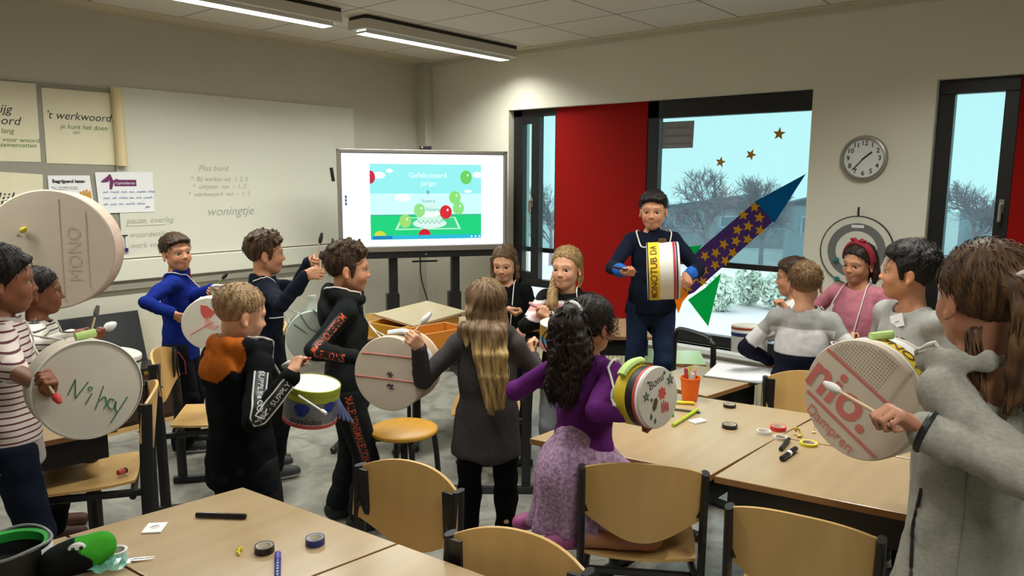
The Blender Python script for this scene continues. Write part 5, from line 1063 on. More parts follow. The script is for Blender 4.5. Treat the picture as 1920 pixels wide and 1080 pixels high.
    # point on the surface of a garment, marching in from outside
    def onto(s, g, p, dirv, start=.25, lift=.002):
        """walk from p outwards-in along -dirv until the field turns negative"""
        dirv = nrm(dirv)
        for t in np.arange(start, -.05, -.002):
            q = p + dirv * t; i = np.round((q - g.lo) / g.h).astype(int)
            if (i < 0).any() or (i >= g.n).any(): continue
            if g.f[tuple(i)] < 0: return q + dirv * (lift + .002)
        return p + dirv * .03
    def near(s, g, p, start=.2):
        q = p; return q
def clear_of(person, q, r):
    """push a point out of the garments it would otherwise run through"""
    q = np.array(q, float) - person.root
    for g in getattr(person, 'glist', [])[:1]:
        for _ in range(70):
            i = (q - g.lo) / g.h; i0 = np.round(i).astype(int)
            if (i0 < 2).any() or (i0 >= g.n - 2).any(): break
            a, b, c = i0
            if g.f[a, b, c] > r: break
            J = person.J; ax = J['neck'] - J['hip']; t = min(max(((q - J['hip']) @ ax) / (ax @ ax), 0), 1); d = q - (J['hip'] + ax * t); d = d - person.U * (d @ person.U); d = nrm(d) if np.linalg.norm(d) > 1e-3 else person.F
            q = q + (d if t < .86 else nrm(d * .35 + person.U)) * .004
    return q + person.root
def stick_obj(a, b, tipc, shaftc, r=.004, tipr=.011, tipl=.04, label='', name='drumstick', both=False, butt=.0):
    """a drumstick from a (butt) to b (padded tip)"""
    a, b = np.asarray(a, float), np.asarray(b, float); u = nrm(b - a)
    o = empty(name, a, 0, label, 'drumstick'); m = MB(); m.tube([V3(0, 0, 0), b - a - u * tipl * .5], r, 8); m.build('shaft', shaftc, o)
    m = MB(); q = b - a; n = 9
    m.tube([q - u * tipl * (1 - i / (n - 1)) for i in range(n)], [r * 1.2 + (tipr - r * 1.2) * math.sin(math.pi * min(1, (i / (n - 1)) ** .7 * .93)) for i in range(n)], 12); m.build('tip', tipc, o)
    return o
# ---------------------------------------------------------------- the children
TIPW, TIPK, TIPR, TIPY, WOODS = plain('white padding', (216, 214, 210), .9), plain('dark padding', (40, 20, 24), .6), plain('red padding', (206, 62, 56), .6), plain('yellow padding', (206, 186, 40), .6), plain('pale stick', (206, 176, 140), .5)
def hold(p, q, tip, L, label, butt=.05, shaft=WOODS, r=.0042, tr=.011, tl=.045):
    h = p.hand[q]; g = p.root + h['grip']; s = h['t']; return stick_obj(g - s * butt, g + s * L, tip, shaft, r, tr, tl, label)
def colf(c): c = np.array(c); return lambda v: np.tile(c, (len(v), 1))
def ribbon(p, g, pts, dirv, width, name, m, parent, n=40, lift=.003, txt=None, tm=None, tsize=.03, lines=None):
    """cloth tape following a garment: guide points walked in from the outside, printed with letters"""
    C_ = bez(pts, n); dirs = dirv if callable(dirv) else (lambda t: np.asarray(dirv, float)); S = []
    for i, q in enumerate(C_): S.append(p.onto(g, q, dirs(i / (len(C_) - 1)), .2, lift))
    S = np.array(S); 
    for _ in range(4): S[1:-1] = (S[:-2] + 2 * S[1:-1] + S[2:]) / 4
    T = np.gradient(S, axis=0); T /= np.linalg.norm(T, axis=1)[:, None]; N = np.array([nrm(dirs(i / (len(S) - 1))) for i in range(len(S))]); N = N - T * (N * T).sum(1)[:, None]; N /= np.linalg.norm(N, axis=1)[:, None]; W = np.cross(N, T)
    K = 5; V = []; 
    for i in range(len(S)):
        for j in range(K):
            o = (j / (K - 1) - .5) * width; V.append(p.onto(g, S[i] + W[i] * o, N[i], .06, lift) if name else S[i])
    V = np.array(V).reshape(len(S), K, 3)
    # keep it smooth where the march slips off the edge
    for i in range(len(S)):
        for j in range(K):
            ex = S[i] + W[i] * (j / (K - 1) - .5) * width
            if np.linalg.norm(V[i, j] - ex) > .02: V[i, j] = ex - N[i] * .004
    for _ in range(2): V[1:-1] = (V[:-2] + 2 * V[1:-1] + V[2:]) / 4
    V += N[:, None] * .0015
    F_ = np.array([[i * K + j, i * K + j + 1, (i + 1) * K + j + 1, (i + 1) * K + j] for i in range(len(S) - 1) for j in range(K - 1)])
    o = mesh_np(name, V.reshape(-1, 3), F_, m, parent)
    L = np.concatenate([[0], np.cumsum(np.linalg.norm(np.diff(S, axis=0), axis=1))])
    def at(u, w):
        i = min(max(np.searchsorted(L, u) - 1, 0), len(S) - 2); f = (u - L[i]) / max(L[i + 1] - L[i], 1e-6); j = np.clip((w / width + .5) * (K - 1), 0, K - 1 - 1e-6); j0 = int(j); g_ = j - j0
        a = V[i, j0] * (1 - g_) + V[i, j0 + 1] * g_; b = V[i + 1, j0] * (1 - g_) + V[i + 1, j0 + 1] * g_; return a * (1 - f) + b * f + N[i] * .0016
    if txt:
        v, f = text_mesh(txt, tsize, align='LEFT', bold=.0002); sc_ = min(1.6, L[-1] / max(v[:, 0].max(), 1e-3)); w = np.array([at(q[0] * sc_, q[1]) for q in v]); mesh_np('lettering', w, f, tm, o, False)
    if lines: 
        for w0 in lines:
            mb = MB(); mb.tube([at(u, w0) for u in np.linspace(.001, L[-1] - .001, 30)], .003, 5); mb.build('edge_line', tm, o)
    return o, at, L[-1]
def necklace(p, a, b, name='neck_cord', m=None, r=.0035, low=None):
    """cord hanging around the neck from two chest points (person-local)"""
    pass
M['stripe_r'] = None
def striped(name, base, line, freq, width, ang=0):
    m = mat(name, base, .88, bump=.4, vscale=(40, 40, 40), bscale=(34, 34, 26)); nt = m.node_tree; b = nt.nodes['Principled BSDF']; tc = nt.nodes.new('ShaderNodeTexCoord'); sp = nt.nodes.new('ShaderNodeSeparateXYZ'); nt.links.new(tc.outputs['Object'], sp.inputs[0])
    def mm(op, a, c): 
        n = nt.nodes.new('ShaderNodeMath'); n.operation = op
        for i, v in enumerate((a, c)):
            if v is None: continue
            if isinstance(v, (int, float)): n.inputs[i].default_value = v
            else: nt.links.new(v, n.inputs[i])
        return n.outputs[0]
    z = sp.outputs[2]
    if ang: z = mm('ADD', z, mm('MULTIPLY', sp.outputs[0], ang))
    fr = mm('FRACT', mm('MULTIPLY', z, freq), None); lt = mm('LESS_THAN', fr, width); mx = nt.nodes.new('ShaderNodeMix'); mx.data_type = 'RGBA'; nt.links.new(lt, mx.inputs[0]); mx.inputs[6].default_value = (*base, 1); mx.inputs[7].default_value = (*line, 1); nt.links.new(mx.outputs[2], b.inputs['Base Color']); return m
SK_FAIR, SK_MID, SK_TAN, SK_BRN = srgb(214, 160, 128), srgb(196, 138, 104), srgb(168, 110, 78), srgb(140, 88, 62)
NAVYC, BLACKC, JEAN = srgb(24, 28, 40), srgb(20, 20, 22), srgb(34, 44, 66)
BLK_H = dict(c1=srgb(18, 14, 13), c2=srgb(44, 34, 30)); BRN_H = dict(c1=srgb(46, 32, 24), c2=srgb(96, 70, 48)); DBRN = dict(c1=srgb(32, 22, 17), c2=srgb(70, 50, 36)); BLD = dict(c1=srgb(110, 82, 50), c2=srgb(178, 142, 92))

# --- girl at the left edge, maroon striped shirt
p = Person((3, 455), 2.68, 2, 2, pitch=-4, R=dict(at=(86, 714, 2.26), tip=(128, 753, 2.20), pole=(.3, -.9, -.5)), L=dict(loc=(.06, .17, -.17)), skin=SK_BRN, h=.0048, seed=1, label='person in a maroon striped shirt at the left edge, playing a green lettered drum')
p.body(); p.top(striped('maroon stripes', srgb(222, 206, 200), srgb(92, 40, 46), 44, .26), hem=.02, neck=.052, wr=.6, cuff=.10); q_ = p.gtop; p.top(mat('grey undershirt', srgb(168, 158, 152), .9), hem=-.045, fat=.95, sleeves=False, name='undershirt', wr=.3); p.gtop = q_; p.glist = [q_]; p.trousers(CLOTH, fat=.97, col=colf(srgb(26, 32, 48)), ankle=.95); p.shoes()
p.hair('long', thick=.009, line=(.068, -.10), fringe=.004, strands=50, chains=[[(x * .05, -.085, .01, .035), (x * .055, -.11, -.08, .034), (x * .05, -.12, -.17, .028), (x * .04, -.115, -.25, .014)] for x in (-1, 0, 1)], **BLK_H)
hold(p, 'R', TIPR, .095, 'short drumstick with a round red tip, before the green lettered drum', .03, WOODS, .004, .0125, .035)
d = Drum(P(157, 725, 2.46), toward(157, 14, .06), .158, .135, 'big white drum with a name written in green marker', SKIN_C, SKIN_W, hoop=TUBW)
f_ = .158 / 88
pt = lambda x, y: ((x - 157) * f_, -(y - 725) * f_)
d.strokes([[pt(122, 728), pt(136, 702)], [pt(136, 702), pt(133, 736)], [pt(133, 736), pt(156, 710)], [pt(148, 750), pt(160, 732)], [pt(163, 762), pt(180, 722)], [pt(171, 748), pt(180, 742), pt(182, 754), pt(177, 764)], [pt(196, 752), pt(188, 748), pt(184, 760), pt(192, 768), pt(198, 754), pt(196, 770), pt(200, 774)], [pt(186, 792), pt(218, 750)]], GRN, .0019, 'name'); d.strokes([[(math.cos(t) * .006 + pt(158, 723)[0], math.sin(t) * .006 + pt(158, 723)[1]) for t in np.linspace(0, 6.28, 9)]], GRN, .0016, 'dot')
nk = p.root + p.J['neck']; d.cord([d.c + d.pt(140, .03), nk + p.Rt * .05 + p.F * .10 - V3(0, 0, .10), nk + p.Rt * .055 + p.F * .01 + V3(0, 0, .02)]); d.cord([d.c + d.pt(100, -.04), nk - p.Rt * .05 + p.F * .08 - V3(0, 0, .06), nk - p.Rt * .05 + V3(0, 0, .01)])
pad = tag(MB().tube([V3(-.03, 0, 0) , V3(.03, 0, .006)], .014, 10).build('foam_pad', LIME, d.o), 'lime green foam pad'); pad.location = d.pt(86, .03, .171)
# --- girl behind her, grey striped shirt
p = Person((72, 496), 3.38, -4, -4, pitch=-2, R=dict(at=(168, 634, 3.12), tip=(186, 574, 3.14), pole=(.3, -.9, -.5)), L=dict(at=(186, 624, 3.35), tip=(206, 612, 3.42)), skin=srgb(128, 78, 54), seed=2, label='person in a thin black striped shirt, standing behind the maroon stripes')
p.body(); p.top(striped('grey stripes', srgb(206, 200, 190), srgb(52, 48, 50), 40, .22), hem=-.03, neck=.050, wr=.6); p.trousers(CLOTH, col=colf(BLACKC)); p.shoes(srgb(86, 50, 36), srgb(60, 40, 30))
p.hair('pony', thick=.004, line=(.066, -.09), strands=40, chains=[[(0, -.09, .02, .03), (0, -.125, -.0, .026), (0, -.14, -.07, .03), (0, -.135, -.16, .024), (0, -.125, -.23, .010)]], tie=((0, -.112, .01), (0, 1, .3), .026, M['black']), **BLK_H)
hold(p, 'R', plain('grey padding', (96, 92, 86), .9), .14, 'drumstick with a grey tip held upright, beside the lime foam pad', .03, tl=.05); hold(p, 'L', TIPW, .11, 'drumstick with a wide pale tip, right of the upright grey one', .03, tr=.022, tl=.07)
d = Drum(P(212, 694, 3.05), V3(.12, -.10, 1), .100, .15, 'white drum with a dark band, behind the green lettered drum', TUBW, SKIN_W); d.band(-.005, .012, NAVY); d.band(.05, .058, M['black'])
nk = p.root + p.J['neck']; d.cord([d.c + d.pt(150, .07), nk + p.F * .11 - V3(0, 0, .1), nk + p.Rt * .05 + V3(0, 0, .02)]); pad = tag(MB().tube([V3(0, 0, 0), CAM_R * .085 + V3(0, 0, .006)], .014, 10).build('foam_pad', LIME, d.o), 'lime green foam pad'); pad.location = P(128, 640, 2.95) - d.c
# --- grown-up mostly outside the frame, holding the big drum
p = Person((-110, 262), 4.05, -15, -15, L=dict(at=(-20, 520, 3.95), dir=(0, .9, .3)), R=dict(at=(16, 477, 3.60), tip=(90, 463, 3.50)), skin=SK_MID, h=.007, seed=3, label='person in a dark blue jacket cut off by the left edge, with the biggest drum')
p.body(); p.top(CLOTH, col=lambda v: np.where((np.abs(v[:, 2] - p.J['neck'][2] + .10) < .012)[:, None], srgb(200, 204, 210), srgb(26, 34, 60)), collar=.02); p.trousers(CLOTH, col=colf(BLACKC)); p.shoes(); p.hair('short', tuft=20, **DBRN)
d = Drum(P(104, 467, 3.74), toward(104, -17, .04), .292, .18, 'biggest drum, beige cardboard with a pale pink edge, held high at the left', mat('pink speckled shell', srgb(206, 176, 160), .7, var=.2, vscale=(60, 60, 60)), SKIN_C)
d.strokes([[(.055, .25), (.055, -.25)], [(.17, .19), (.17, -.19)]], mat('pinkish print', srgb(200, 176, 158), .7), .0016, 'printed_line'); d.cord([d.c + d.pt(110, -.06), p.root + p.J['neck'] + p.F * .1]); write('lettering', 'MONO', .085, d.face() + d.X() * .115 + d.Y() * -.02, d.Y(), -d.X(), mat('faint print', srgb(196, 180, 160), .8), d.o)
hold(p, 'R', TIPY, .21, 'thin drumstick with a yellow tip, against the biggest drum', .02, M['chrome'], .002, .014, .04)
# --- boy in the blue fleece, looking at the camera
p = Person((325, 434), 4.5, -12, -62, pitch=3, roll=4, R=dict(at=(345, 597, 4.22), tip=(382, 594, 4.12), pole=(.75, -.7, -.3)), L=dict(at=(396, 546, 4.35), tip=(438, 502, 4.35), pole=(-.3, -.3, -1)), skin=SK_MID, h=.0048, seed=4, smile=1, label='person in a bright blue zip fleece looking at the camera')
p.body(); p.top(CLOTH, collar=.062, col=colf(srgb(18, 36, 116)), hem=-.05); zp = MB(); q = [p.onto(p.gtop, p.J['neck'] + p.U * z, p.F, .2, .002) for z in np.linspace(.045, -.10, 10)]; zp.tube(q, .004, 6); zp.build('zip', plain('red zip', (170, 40, 70), .5), p.o)
p.trousers(CLOTH, col=colf(srgb(22, 24, 34)), fat=1.05, taper=.045); p.shoes(srgb(30, 30, 34), srgb(190, 190, 190)); p.hair('short', thick=.007, tuft=60, tl=.014, tdir=(.5, .6, .2), fringe=.006, **BRN_H)
lp = MB(); q0 = p.J['hpR'] + p.Rt * .02 * p.H; lp.tube([p.onto(p.gleg, q0 + V3(0, 0, z) + p.F * y, p.Rt, .2, .002) for z, y in ((.0, .02), (-.06, .05), (-.14, .055), (-.14, .02), (-.05, .0), (.0, .02))], .003, 5); lp.build('piping', plain('pink piping', (186, 40, 70), .6), p.o)
hold(p, 'R', TIPK, .11, 'drumstick with a dark tip held low by the person in blue', .02); hold(p, 'L', TIPK, .14, 'drumstick with green and dark wrapping, raised by the person in blue', .03, plain('green wrap', (110, 150, 60), .6))
d = Drum(P(395, 604, 4.02), toward(395, -6, .05), .138, .13, 'white drum with a red toadstool painted on it', TUBW, SKIN_W); k_ = .138 / 46
d.polys([[((x - 392) * k_, (600 - y) * k_) for x, y in ((379, 566), (390, 568), (400, 578), (402, 582), (394, 590), (384, 590), (379, 580))]], RED, 'toadstool'); d.polys([[((x - 392) * k_, (600 - y) * k_) for x, y in ((387, 590), (392, 588), (396, 600), (404, 606), (396, 611), (384, 603))]], plain('pink paint', (216, 160, 150), .7), 'stalk', .0004); d.strokes([[((x - 392) * k_, (600 - y) * k_) for x, y in q] for q in (((360, 618), (398, 597)), ((388, 594), (390, 586)), ((402, 610), (407, 604)))], RED, .0022)
nk = p.root + p.J['neck']; d.cord([d.c + d.pt(110, .02), nk + p.F * .13 - V3(0, 0, .12) + p.Rt * .03, nk + p.Rt * .075 + p.F * .02 - V3(0, 0, .005), nk + p.Rt * .05 - p.F * .06]); d.cord([d.c + d.pt(140, -.02), p.root + p.J['hip'] + p.U * .14 + p.F * .12 + p.Rt * .05, p.root + p.J['hip'] + p.U * .2 + p.Rt * .14])
MB().tube(bez([d.pt(80, -.03), d.pt(86, -.03, .19), d.pt(60, -.06, .20), d.pt(45, -.06)], 16), .010, 8, flat=(d.B[:, 2], .5)).build('tub_handle', M['alu'], d.o)
# --- boy in navy, arms raised with crossed sticks
p = Person((497, 430), 4.10, 12, 6, pitch=-2, R=dict(at=(600, 514, 3.82), tip=(608, 462, 3.84), pole=(.5, -.5, -.9)), L=dict(at=(592, 494, 4.05), tip=(611, 436, 4.02), pole=(-.6, -.3, -.7)), skin=SK_MID, seed=5, h=.0048, label='person in a dark navy sweater, both arms raised with crossed sticks')
p.body(); p.top(CLOTH, col=colf(NAVYC), hem=-.06); p.trousers(CLOTH, col=colf(BLACKC)); p.shoes(); p.hair('short', thick=.008, tuft=110, tl=.026, tdir=(0, .7, .5), sides=.02, fringe=.004, c1=srgb(40, 28, 20), c2=srgb(120, 88, 54))
hold(p, 'R', TIPK, .12, 'lower drumstick of the crossed pair held up in navy sleeves', .04); hold(p, 'L', TIPK, .17, 'taller drumstick of the crossed pair, with a dark tip', .04, tl=.06)
d = Drum(P(588, 628, 3.78), toward(588, 0, .02), .132, .13, 'drum in greenish clear plastic with a bottle neck on top', mat('green tinted plastic', srgb(186, 204, 190), .15, alpha=.75), mat('milky plastic', srgb(196, 204, 190), .25, var=.08, vscale=(14, 14, 14)))
MB().lathe([(.042, .10), (.024, .145), (.020, .185), (.022, .19), (.022, .205), (0, .207)], 24, (np.stack([d.X(), -d.B[:, 2], d.Y()], 1), d.Y() * .0 + d.B[:, 2] * .02)).build('bottle_neck', mat('clear bottle', srgb(214, 220, 210), .1, alpha=.7), d.o); d.strokes([[(-.06, .12), (-.02, .05), (.02, .03)], [(.0, .14), (.05, .08), (.09, .05)], [(-.09, .07), (-.03, .02)], [(.03, .0), (.06, -.06)]], plain('blue smear', (110, 140, 150), .3), .003, 'smear')
nk = p.root + p.J['neck']; d.cord([d.c + d.pt(120, .0), nk + p.F * .12 + p.Rt * .06 - V3(0, 0, .16), nk + p.Rt * .095 - p.F * .0 - V3(0, 0, .0), nk + p.Rt * .06 - p.F * .06]); d.cord([d.c + d.pt(150, -.02), p.root + p.J['hip'] + p.U * .25 + p.F * .10 + p.Rt * .05, p.root + p.J['hip'] + p.U * .26 + p.Rt * .13])
# --- fair boy with the orange hood, seen from behind
p = Person((464, 528), 2.72, 38, 22, pitch=-14, R=dict(at=(566, 676, 2.62), tip=(512, 694, 2.72), pole=(.5, -.7, -.9)), L=dict(loc=(.06, .2, -.16), dir=(.6, .6, .2)), skin=SK_FAIR, seed=6, h=.0046, ht=1.31, broad=1.03, label='person in a black hoodie with orange hood lining, seen from behind')
p.body()
def hoodcol(v):
    c = np.tile(np.array(srgb(16, 17, 22)), (len(v), 1)); r = v - p.J['neck']; m = (r @ p.U > -.09) & (r @ p.F < .02) & (np.linalg.norm(r + p.F * .05 + p.Rt * .01, axis=1) < .118) & (r @ p.F < -.03); c[m] = srgb(176, 92, 28); return c
p.top(CLOTH, hood=True, col=hoodcol, fat=1.06, hem=-.06); p.trousers(CLOTH, col=colf(srgb(30, 29, 30)), fat=1.14, taper=.046); p.shoes()
p.hair('short', thick=.0024, line=(.068, -.075), wild=.001, c1=srgb(120, 92, 62), c2=srgb(220, 182, 132), fuzz=500, fl=.012, tdir=(.3, .8, .3), parts=lambda q: (np.clip((.06 - q[:, 2]) / .08, 0, 1) * .7, srgb(176, 130, 98)))
a = p.hand['R']; WT = plain('white cloth tape', (212, 212, 212), .7)
ribbon(p, p.gtop, [a['S'] + (a['el'] - a['S']) * t for t in (.05, .35, .7, .95)] + [a['el'] + (a['W'] - a['el']) * t for t in (.15, .5, .9)], lambda t: nrm(p.Rt * (.75) - CAM_F * .9 - V3(0, 0, .55 * max(0, t - .5))), .052, 'sleeve_tape', CLOTH_K if 'CLOTH_K' in globals() else M['black'], p.o, txt='SUPPLY & CO.  1982 - SUPPLY', tm=WT, tsize=.026, lines=(-.022, .022))
hold(p, 'R', TIPW, .115, 'red handled stick with a white tip, held by the person with the orange hood', .05, plain('red white stick', (186, 70, 70), .5), .004, .014, .07); h = p.hand['L']; g_ = P(612, 776, 2.66); stick_obj(P(560, 742, 2.74), g_, TIPW, plain('striped stick', (206, 200, 198), .5), .0042, .008, .03, 'white striped stick lying against the small grey drum')
nb = p.root + p.J['neck']; d = Drum(P(584, 752, 2.94), V3(.05, -.16, 1), .104, .15, 'grey drum with a yellow green rim and blue blotches', plain('grey tub', (128, 126, 126), .5), mat('pinkish skin', srgb(214, 196, 196), .6), hoop=plain('lime rim', (176, 184, 60), .5)); d.band(.030, .062, plain('lime band', (170, 178, 60), .5)); d.band(-.074, -.06, RED, 'red_rim')
fr_ = math.degrees(math.atan2(-CAM_F @ d.B[:, 1], -CAM_F @ d.B[:, 0])); d.text_round('scyslides', .036, fr_ + 4, -.045, M['ink'], 1, shear=.2)
BB = plain('blue crayon', (40, 56, 140), .7)
for a0, zz, rr in ((fr_ - 5, .0, .026), (fr_ + 55, .012, .022)):
    V = [V3((d.R + .0025) * math.cos(math.radians(a0) + rr * 1.1 * math.cos(t) / d.R * (1 + .2 * math.sin(3 * t))), (d.R + .0025) * math.sin(math.radians(a0) + rr * 1.1 * math.cos(t) / d.R * (1 + .2 * math.sin(3 * t))), zz + rr * math.sin(t)) for t in np.linspace(0, 6.28, 18)[:-1]]; mb = MB(); mb.add(np.array(V + [V3((d.R + .004) * math.cos(math.radians(a0)), (d.R + .004) * math.sin(math.radians(a0)), zz)]) @ d.B.T, [[i, (i + 1) % 17, 17] for i in range(17)]); mb.build('blotch', BB, d.o, False)
mb = MB()
for i in range(5): q = d.pt(fr_ + 74 + i * 4, .03); mb.tube(bez([q, q * 1.1 + V3(.0, 0, -.03), q * 1.14 + CAM_R * (.015 * i - .02) + V3(0, 0, -.07 - .008 * i)], 8), .0055, 6, flat=(CAM_F, .3))
mb.build('ribbon_tails', plain('blue white ribbon', (120, 130, 176), .6), d.o)
d.cord([d.c + d.pt(fr_ - 30, .07), nb + p.F * .2 + p.Rt * .05 - V3(0, 0, .20), nb + p.Rt * .085 + p.F * .075 - V3(0, 0, .03), nb + p.Rt * .062 + V3(0, 0, .02), nb - p.F * .055 + V3(0, 0, .035)], .0045, mat('striped cord', srgb(200, 190, 186), .7, var=.6, vscale=(50, 50, 50)))
# --- boy in the dark tracksuit with orange lettering
p = Person((656, 450), 3.5, 4, 2, pitch=-5, R=dict(at=(697, 662, 3.3), tip=(745, 652, 3.1), pole=(.35, -.9, -.7)), L=dict(loc=(.05, .18, -.2), dir=(.7, .5, .1)), skin=SK_MID, seed=7, h=.0048, stance=(0, .03, 0, -.04), label='person in a dark tracksuit with orange lettering down sleeve and leg')
DG = colf(srgb(28, 31, 31)); p.body(); p.top(CLOTH, hood=True, col=DG, hem=-.05); p.trousers(CLOTH, col=DG, fat=1.03, taper=.036); p.shoes(srgb(18, 18, 20), srgb(30, 30, 30)); p.hair('short', thick=.009, tuft=120, tl=.030, tdir=(0, .45, .9), sides=.03, line=(.07, -.07), c1=srgb(36, 26, 19), c2=srgb(98, 72, 46))
ORL = plain('orange print', (216, 84, 46), .6); a = p.hand['R']; dk = M['black']
ribbon(p, p.gtop, [a['S'] + (a['el'] - a['S']) * t for t in (.05, .4, .8, 1.0)] + [a['el'] + (a['W'] - a['el']) * t for t in (.2, .5, .72)], lambda t: nrm(p.Rt - CAM_F * .4 - V3(0, 0, .5 * max(0, t - .55))), .044, 'sleeve_band', dk, p.o, txt='MALELIONSMALELIONS', tm=ORL, tsize=.047)
hp, kn, an, ff = p.leg['R']; ribbon(p, p.gleg, [hp + V3(0, 0, .02), hp + (kn - hp) * .5, kn, kn + (an - kn) * .5, kn + (an - kn) * .86], nrm(p.Rt - CAM_F * .3), .050, 'leg_band', dk, p.o, 60, txt='MALELIONSMALELIONSMALELIONSMAL', tm=ORL, tsize=.05)
hold(p, 'R', TIPK, .10, 'stick with a dark tip, held flat by the person with orange lettering', .06, ROPE, .0035, .008, .05)
d = Drum(P(748, 692, 3.28), toward(748, -22, .06), .160, .22, 'large pale cardboard drum with red printed lines, below the raised grey sleeve', CARD, SKIN_C); k_ = .160 / 68
d.strokes([[(-.125, .085), (.125, .075)], [(-.155, -.015), (.15, -.030)]], REDT, .0024, 'printed_line'); d.strokes([[(-.01 + x, -.05 + y) for x, y in q] for q in (((0, 0), (.03, .004)), ((.002, -.006), (.012, .008), (.02, -.008), (.03, .004)), ((.01, -.012), (.034, -.012)), ((.012, .035), (.02, .06)), ((.0, .05), (.03, .048)), ((.006, .06), (.024, .036)))], M['ink'], .0022, 'scribble')
nk = p.root + p.J['neck']; d.cord([d.c + d.pt(118, .03), nk + p.F * .13 + p.Rt * .06 - V3(0, 0, .15), nk + p.Rt * .09 + p.F * .01 - V3(0, 0, .0), nk + p.Rt * .05 - p.F * .075]); d.cord([d.c + d.pt(112, .02), nk + p.F * .13 - p.Rt * .03 - V3(0, 0, .15), nk - p.Rt * .04 + p.F * .03]); d.cord([d.c + d.pt(150, .02), p.root + p.J['hip'] + p.U * .2 + p.F * .11 + p.Rt * .06])
MB().tube(np.array(bez([d.pt(100, .05, .166), d.pt(75, .04, .178), d.pt(50, .05, .17), d.pt(25, .04, .172), d.pt(5, .05, .164)], 24)), .014, 8, flat=(d.B[:, 2], 1.2)).build('white_wrap', mat('white plastic wrap', srgb(206, 208, 212), .35), d.o)
# --- girl in the grey hoodie, from behind, long two-tone hair
p = Person((908, 518), 3.12, 82, 128, pitch=2, L=dict(at=(768, 632, 2.98), tip=(806, 583, 3.0), pole=(-.7, -.2, -.9)), R=dict(at=(1000, 640, 3.4), dir=(-.3, .8, .3), pole=(.6, -.6, -.8)), skin=SK_FAIR, seed=8, h=.0048, label='person in a dark grey hoodie and black trousers, left arm raised with a stick')
p.body(); p.top(CLOTH, hood='ring', col=colf(srgb(66, 62, 62)), hem=-.085, fat=1.04); p.trousers(CLOTH, col=colf(srgb(12, 12, 14)), fat=.93, taper=.03); p.shoes(srgb(15, 15, 16), srgb(30, 30, 30))
ch = [[(x * .055, -.065 + abs(x) * .035, .04, .03), (x * .074, -.082 + abs(x) * .06, -.03, .029), (x * .074, -.088 + abs(x) * .05, -.085, .029), (x * .064 - .006, -.062, .04, .022, 'b'), (x * .054 + .004, -.084, -.012, .006, 'b')] for x in (-1, -.6, -.2, .2, .6, 1)] + [[(x * .046 + .016, -.078, .03, .020, 'b'), (x * .044 + .026, -.096, -.04, .014, 'b'), (x * .038 + .034, -.097, -.11, .009, 'b'), (x * .026 + .038, -.090, -.17 - .07 * abs(math.sin(x * 7)), .003, 'b')] for x in (-1, -.62, -.25, .1, .55, 1)]
p.hair('long', thick=.008, line=(.074, -.115), c1=srgb(92, 68, 46), c2=srgb(168, 134, 96), chains=ch, strands=260, parts=lambda q: (np.clip((-.115 - q[:, 2]) / .05, 0, 1), srgb(188, 158, 104)))
hold(p, 'L', TIPW, .13, 'pale stick with a white flared tip, raised by the person in the dark grey hoodie', .04, WOODS, .0042, .013, .06)
# --- smiling girl in black at the back
p = Person((944, 458), 4.55, -98, -104, pitch=-14, R=dict(at=(972, 585, 4.3), dir=(-.3, .8, .2)), L=dict(loc=(-.0, .16, -.2)), skin=SK_FAIR, seed=9, smile=1.6, label='person in a plain black sweater looking down, right of the screen stand')
p.body(); p.top(CLOTH, col=colf(srgb(18, 18, 20)), hem=-.05, neck=.05); p.trousers(CLOTH, col=colf(srgb(24, 26, 34)), fat=.95); p.shoes(srgb(180, 60, 50), srgb(120, 60, 50)); p.hair('pony', thick=.005, line=(.074, -.09), c1=srgb(78, 58, 40), c2=srgb(150, 116, 80), chains=[[(x * .066, .0, .03, .018), (x * .078, -.01, -.03, .014), (x * .08, -.005, -.09, .010), (x * .08, .0, -.13, .005)] for x in (-1, 1)], strands=30)
nk = p.J['neck']; mb = MB()
for sg in (-1, 1): mb.tube(bez([nk + p.Rt * sg * .055 * 1.2 - p.F * .03 + V3(0, 0, .03), nk + p.Rt * sg * .062 + p.F * .05 + V3(0, 0, .01), nk + p.Rt * sg * .06 + p.F * .118 - V3(0, 0, .10), nk + p.Rt * sg * .05 + p.F * .135 - V3(0, 0, .24)], 20), .0032, 6)
mb.build('neck_cord', ROPE, p.o)
# --- fair girl with the braid
p = Person((1062, 458), 4.0, -100, -112, pitch=-2, R=dict(at=(1022, 583, 3.72), tip=(1000, 572, 3.72), pole=(.7, -.5, -.6)), L=dict(loc=(.03, .17, -.2)), skin=SK_FAIR, seed=10, h=.0046, label='person in a black shirt with a pink stripe and white lettering')
p.body()
def pinkcol(v):
    c = np.tile(np.array(srgb(20, 20, 22)), (len(v), 1)); z = v[:, 2] / p.H; h = p.hand; 
    el, S = h['R']['el'], h['R']['S']; za, zb_ = P(1050, 594, 3.87)[2], P(1050, 575, 3.87)[2]; z = v[:, 2]; c[(z > za) & (z < zb_)] = srgb(206, 150, 150); c[(np.abs(z - za) < .010) | (np.abs(z - zb_) < .008)] = srgb(222, 210, 206); return c
p.top(CLOTH, col=pinkcol, hem=-.02, neck=.049); p.trousers(CLOTH, col=colf(srgb(120, 122, 126)), fat=.95); p.shoes(srgb(180, 50, 50), srgb(200, 196, 190))
F0, X0 = p.F, -p.Rt
for s_, z_ in (('HAPPIER', -.11), ('FOREVER', -.145)):
    v, f = text_mesh(s_, .042, space=1.15, bold=.001); w = np.array([p.onto(p.gtop, p.J['neck'] + X0 * q[0] + V3(0, 0, z_ + q[1]) + F0 * .02, F0, .2, .003) for q in v]); mesh_np('lettering', w, f, M['paperw'], p.o, False)
mb = MB(); mb.ball(p.onto(p.gtop, p.J['neck'] + V3(0, 0, -.18), F0, .2, .0), (.014, .014, .012)); mb.build('emblem', M['paperw'], p.o)
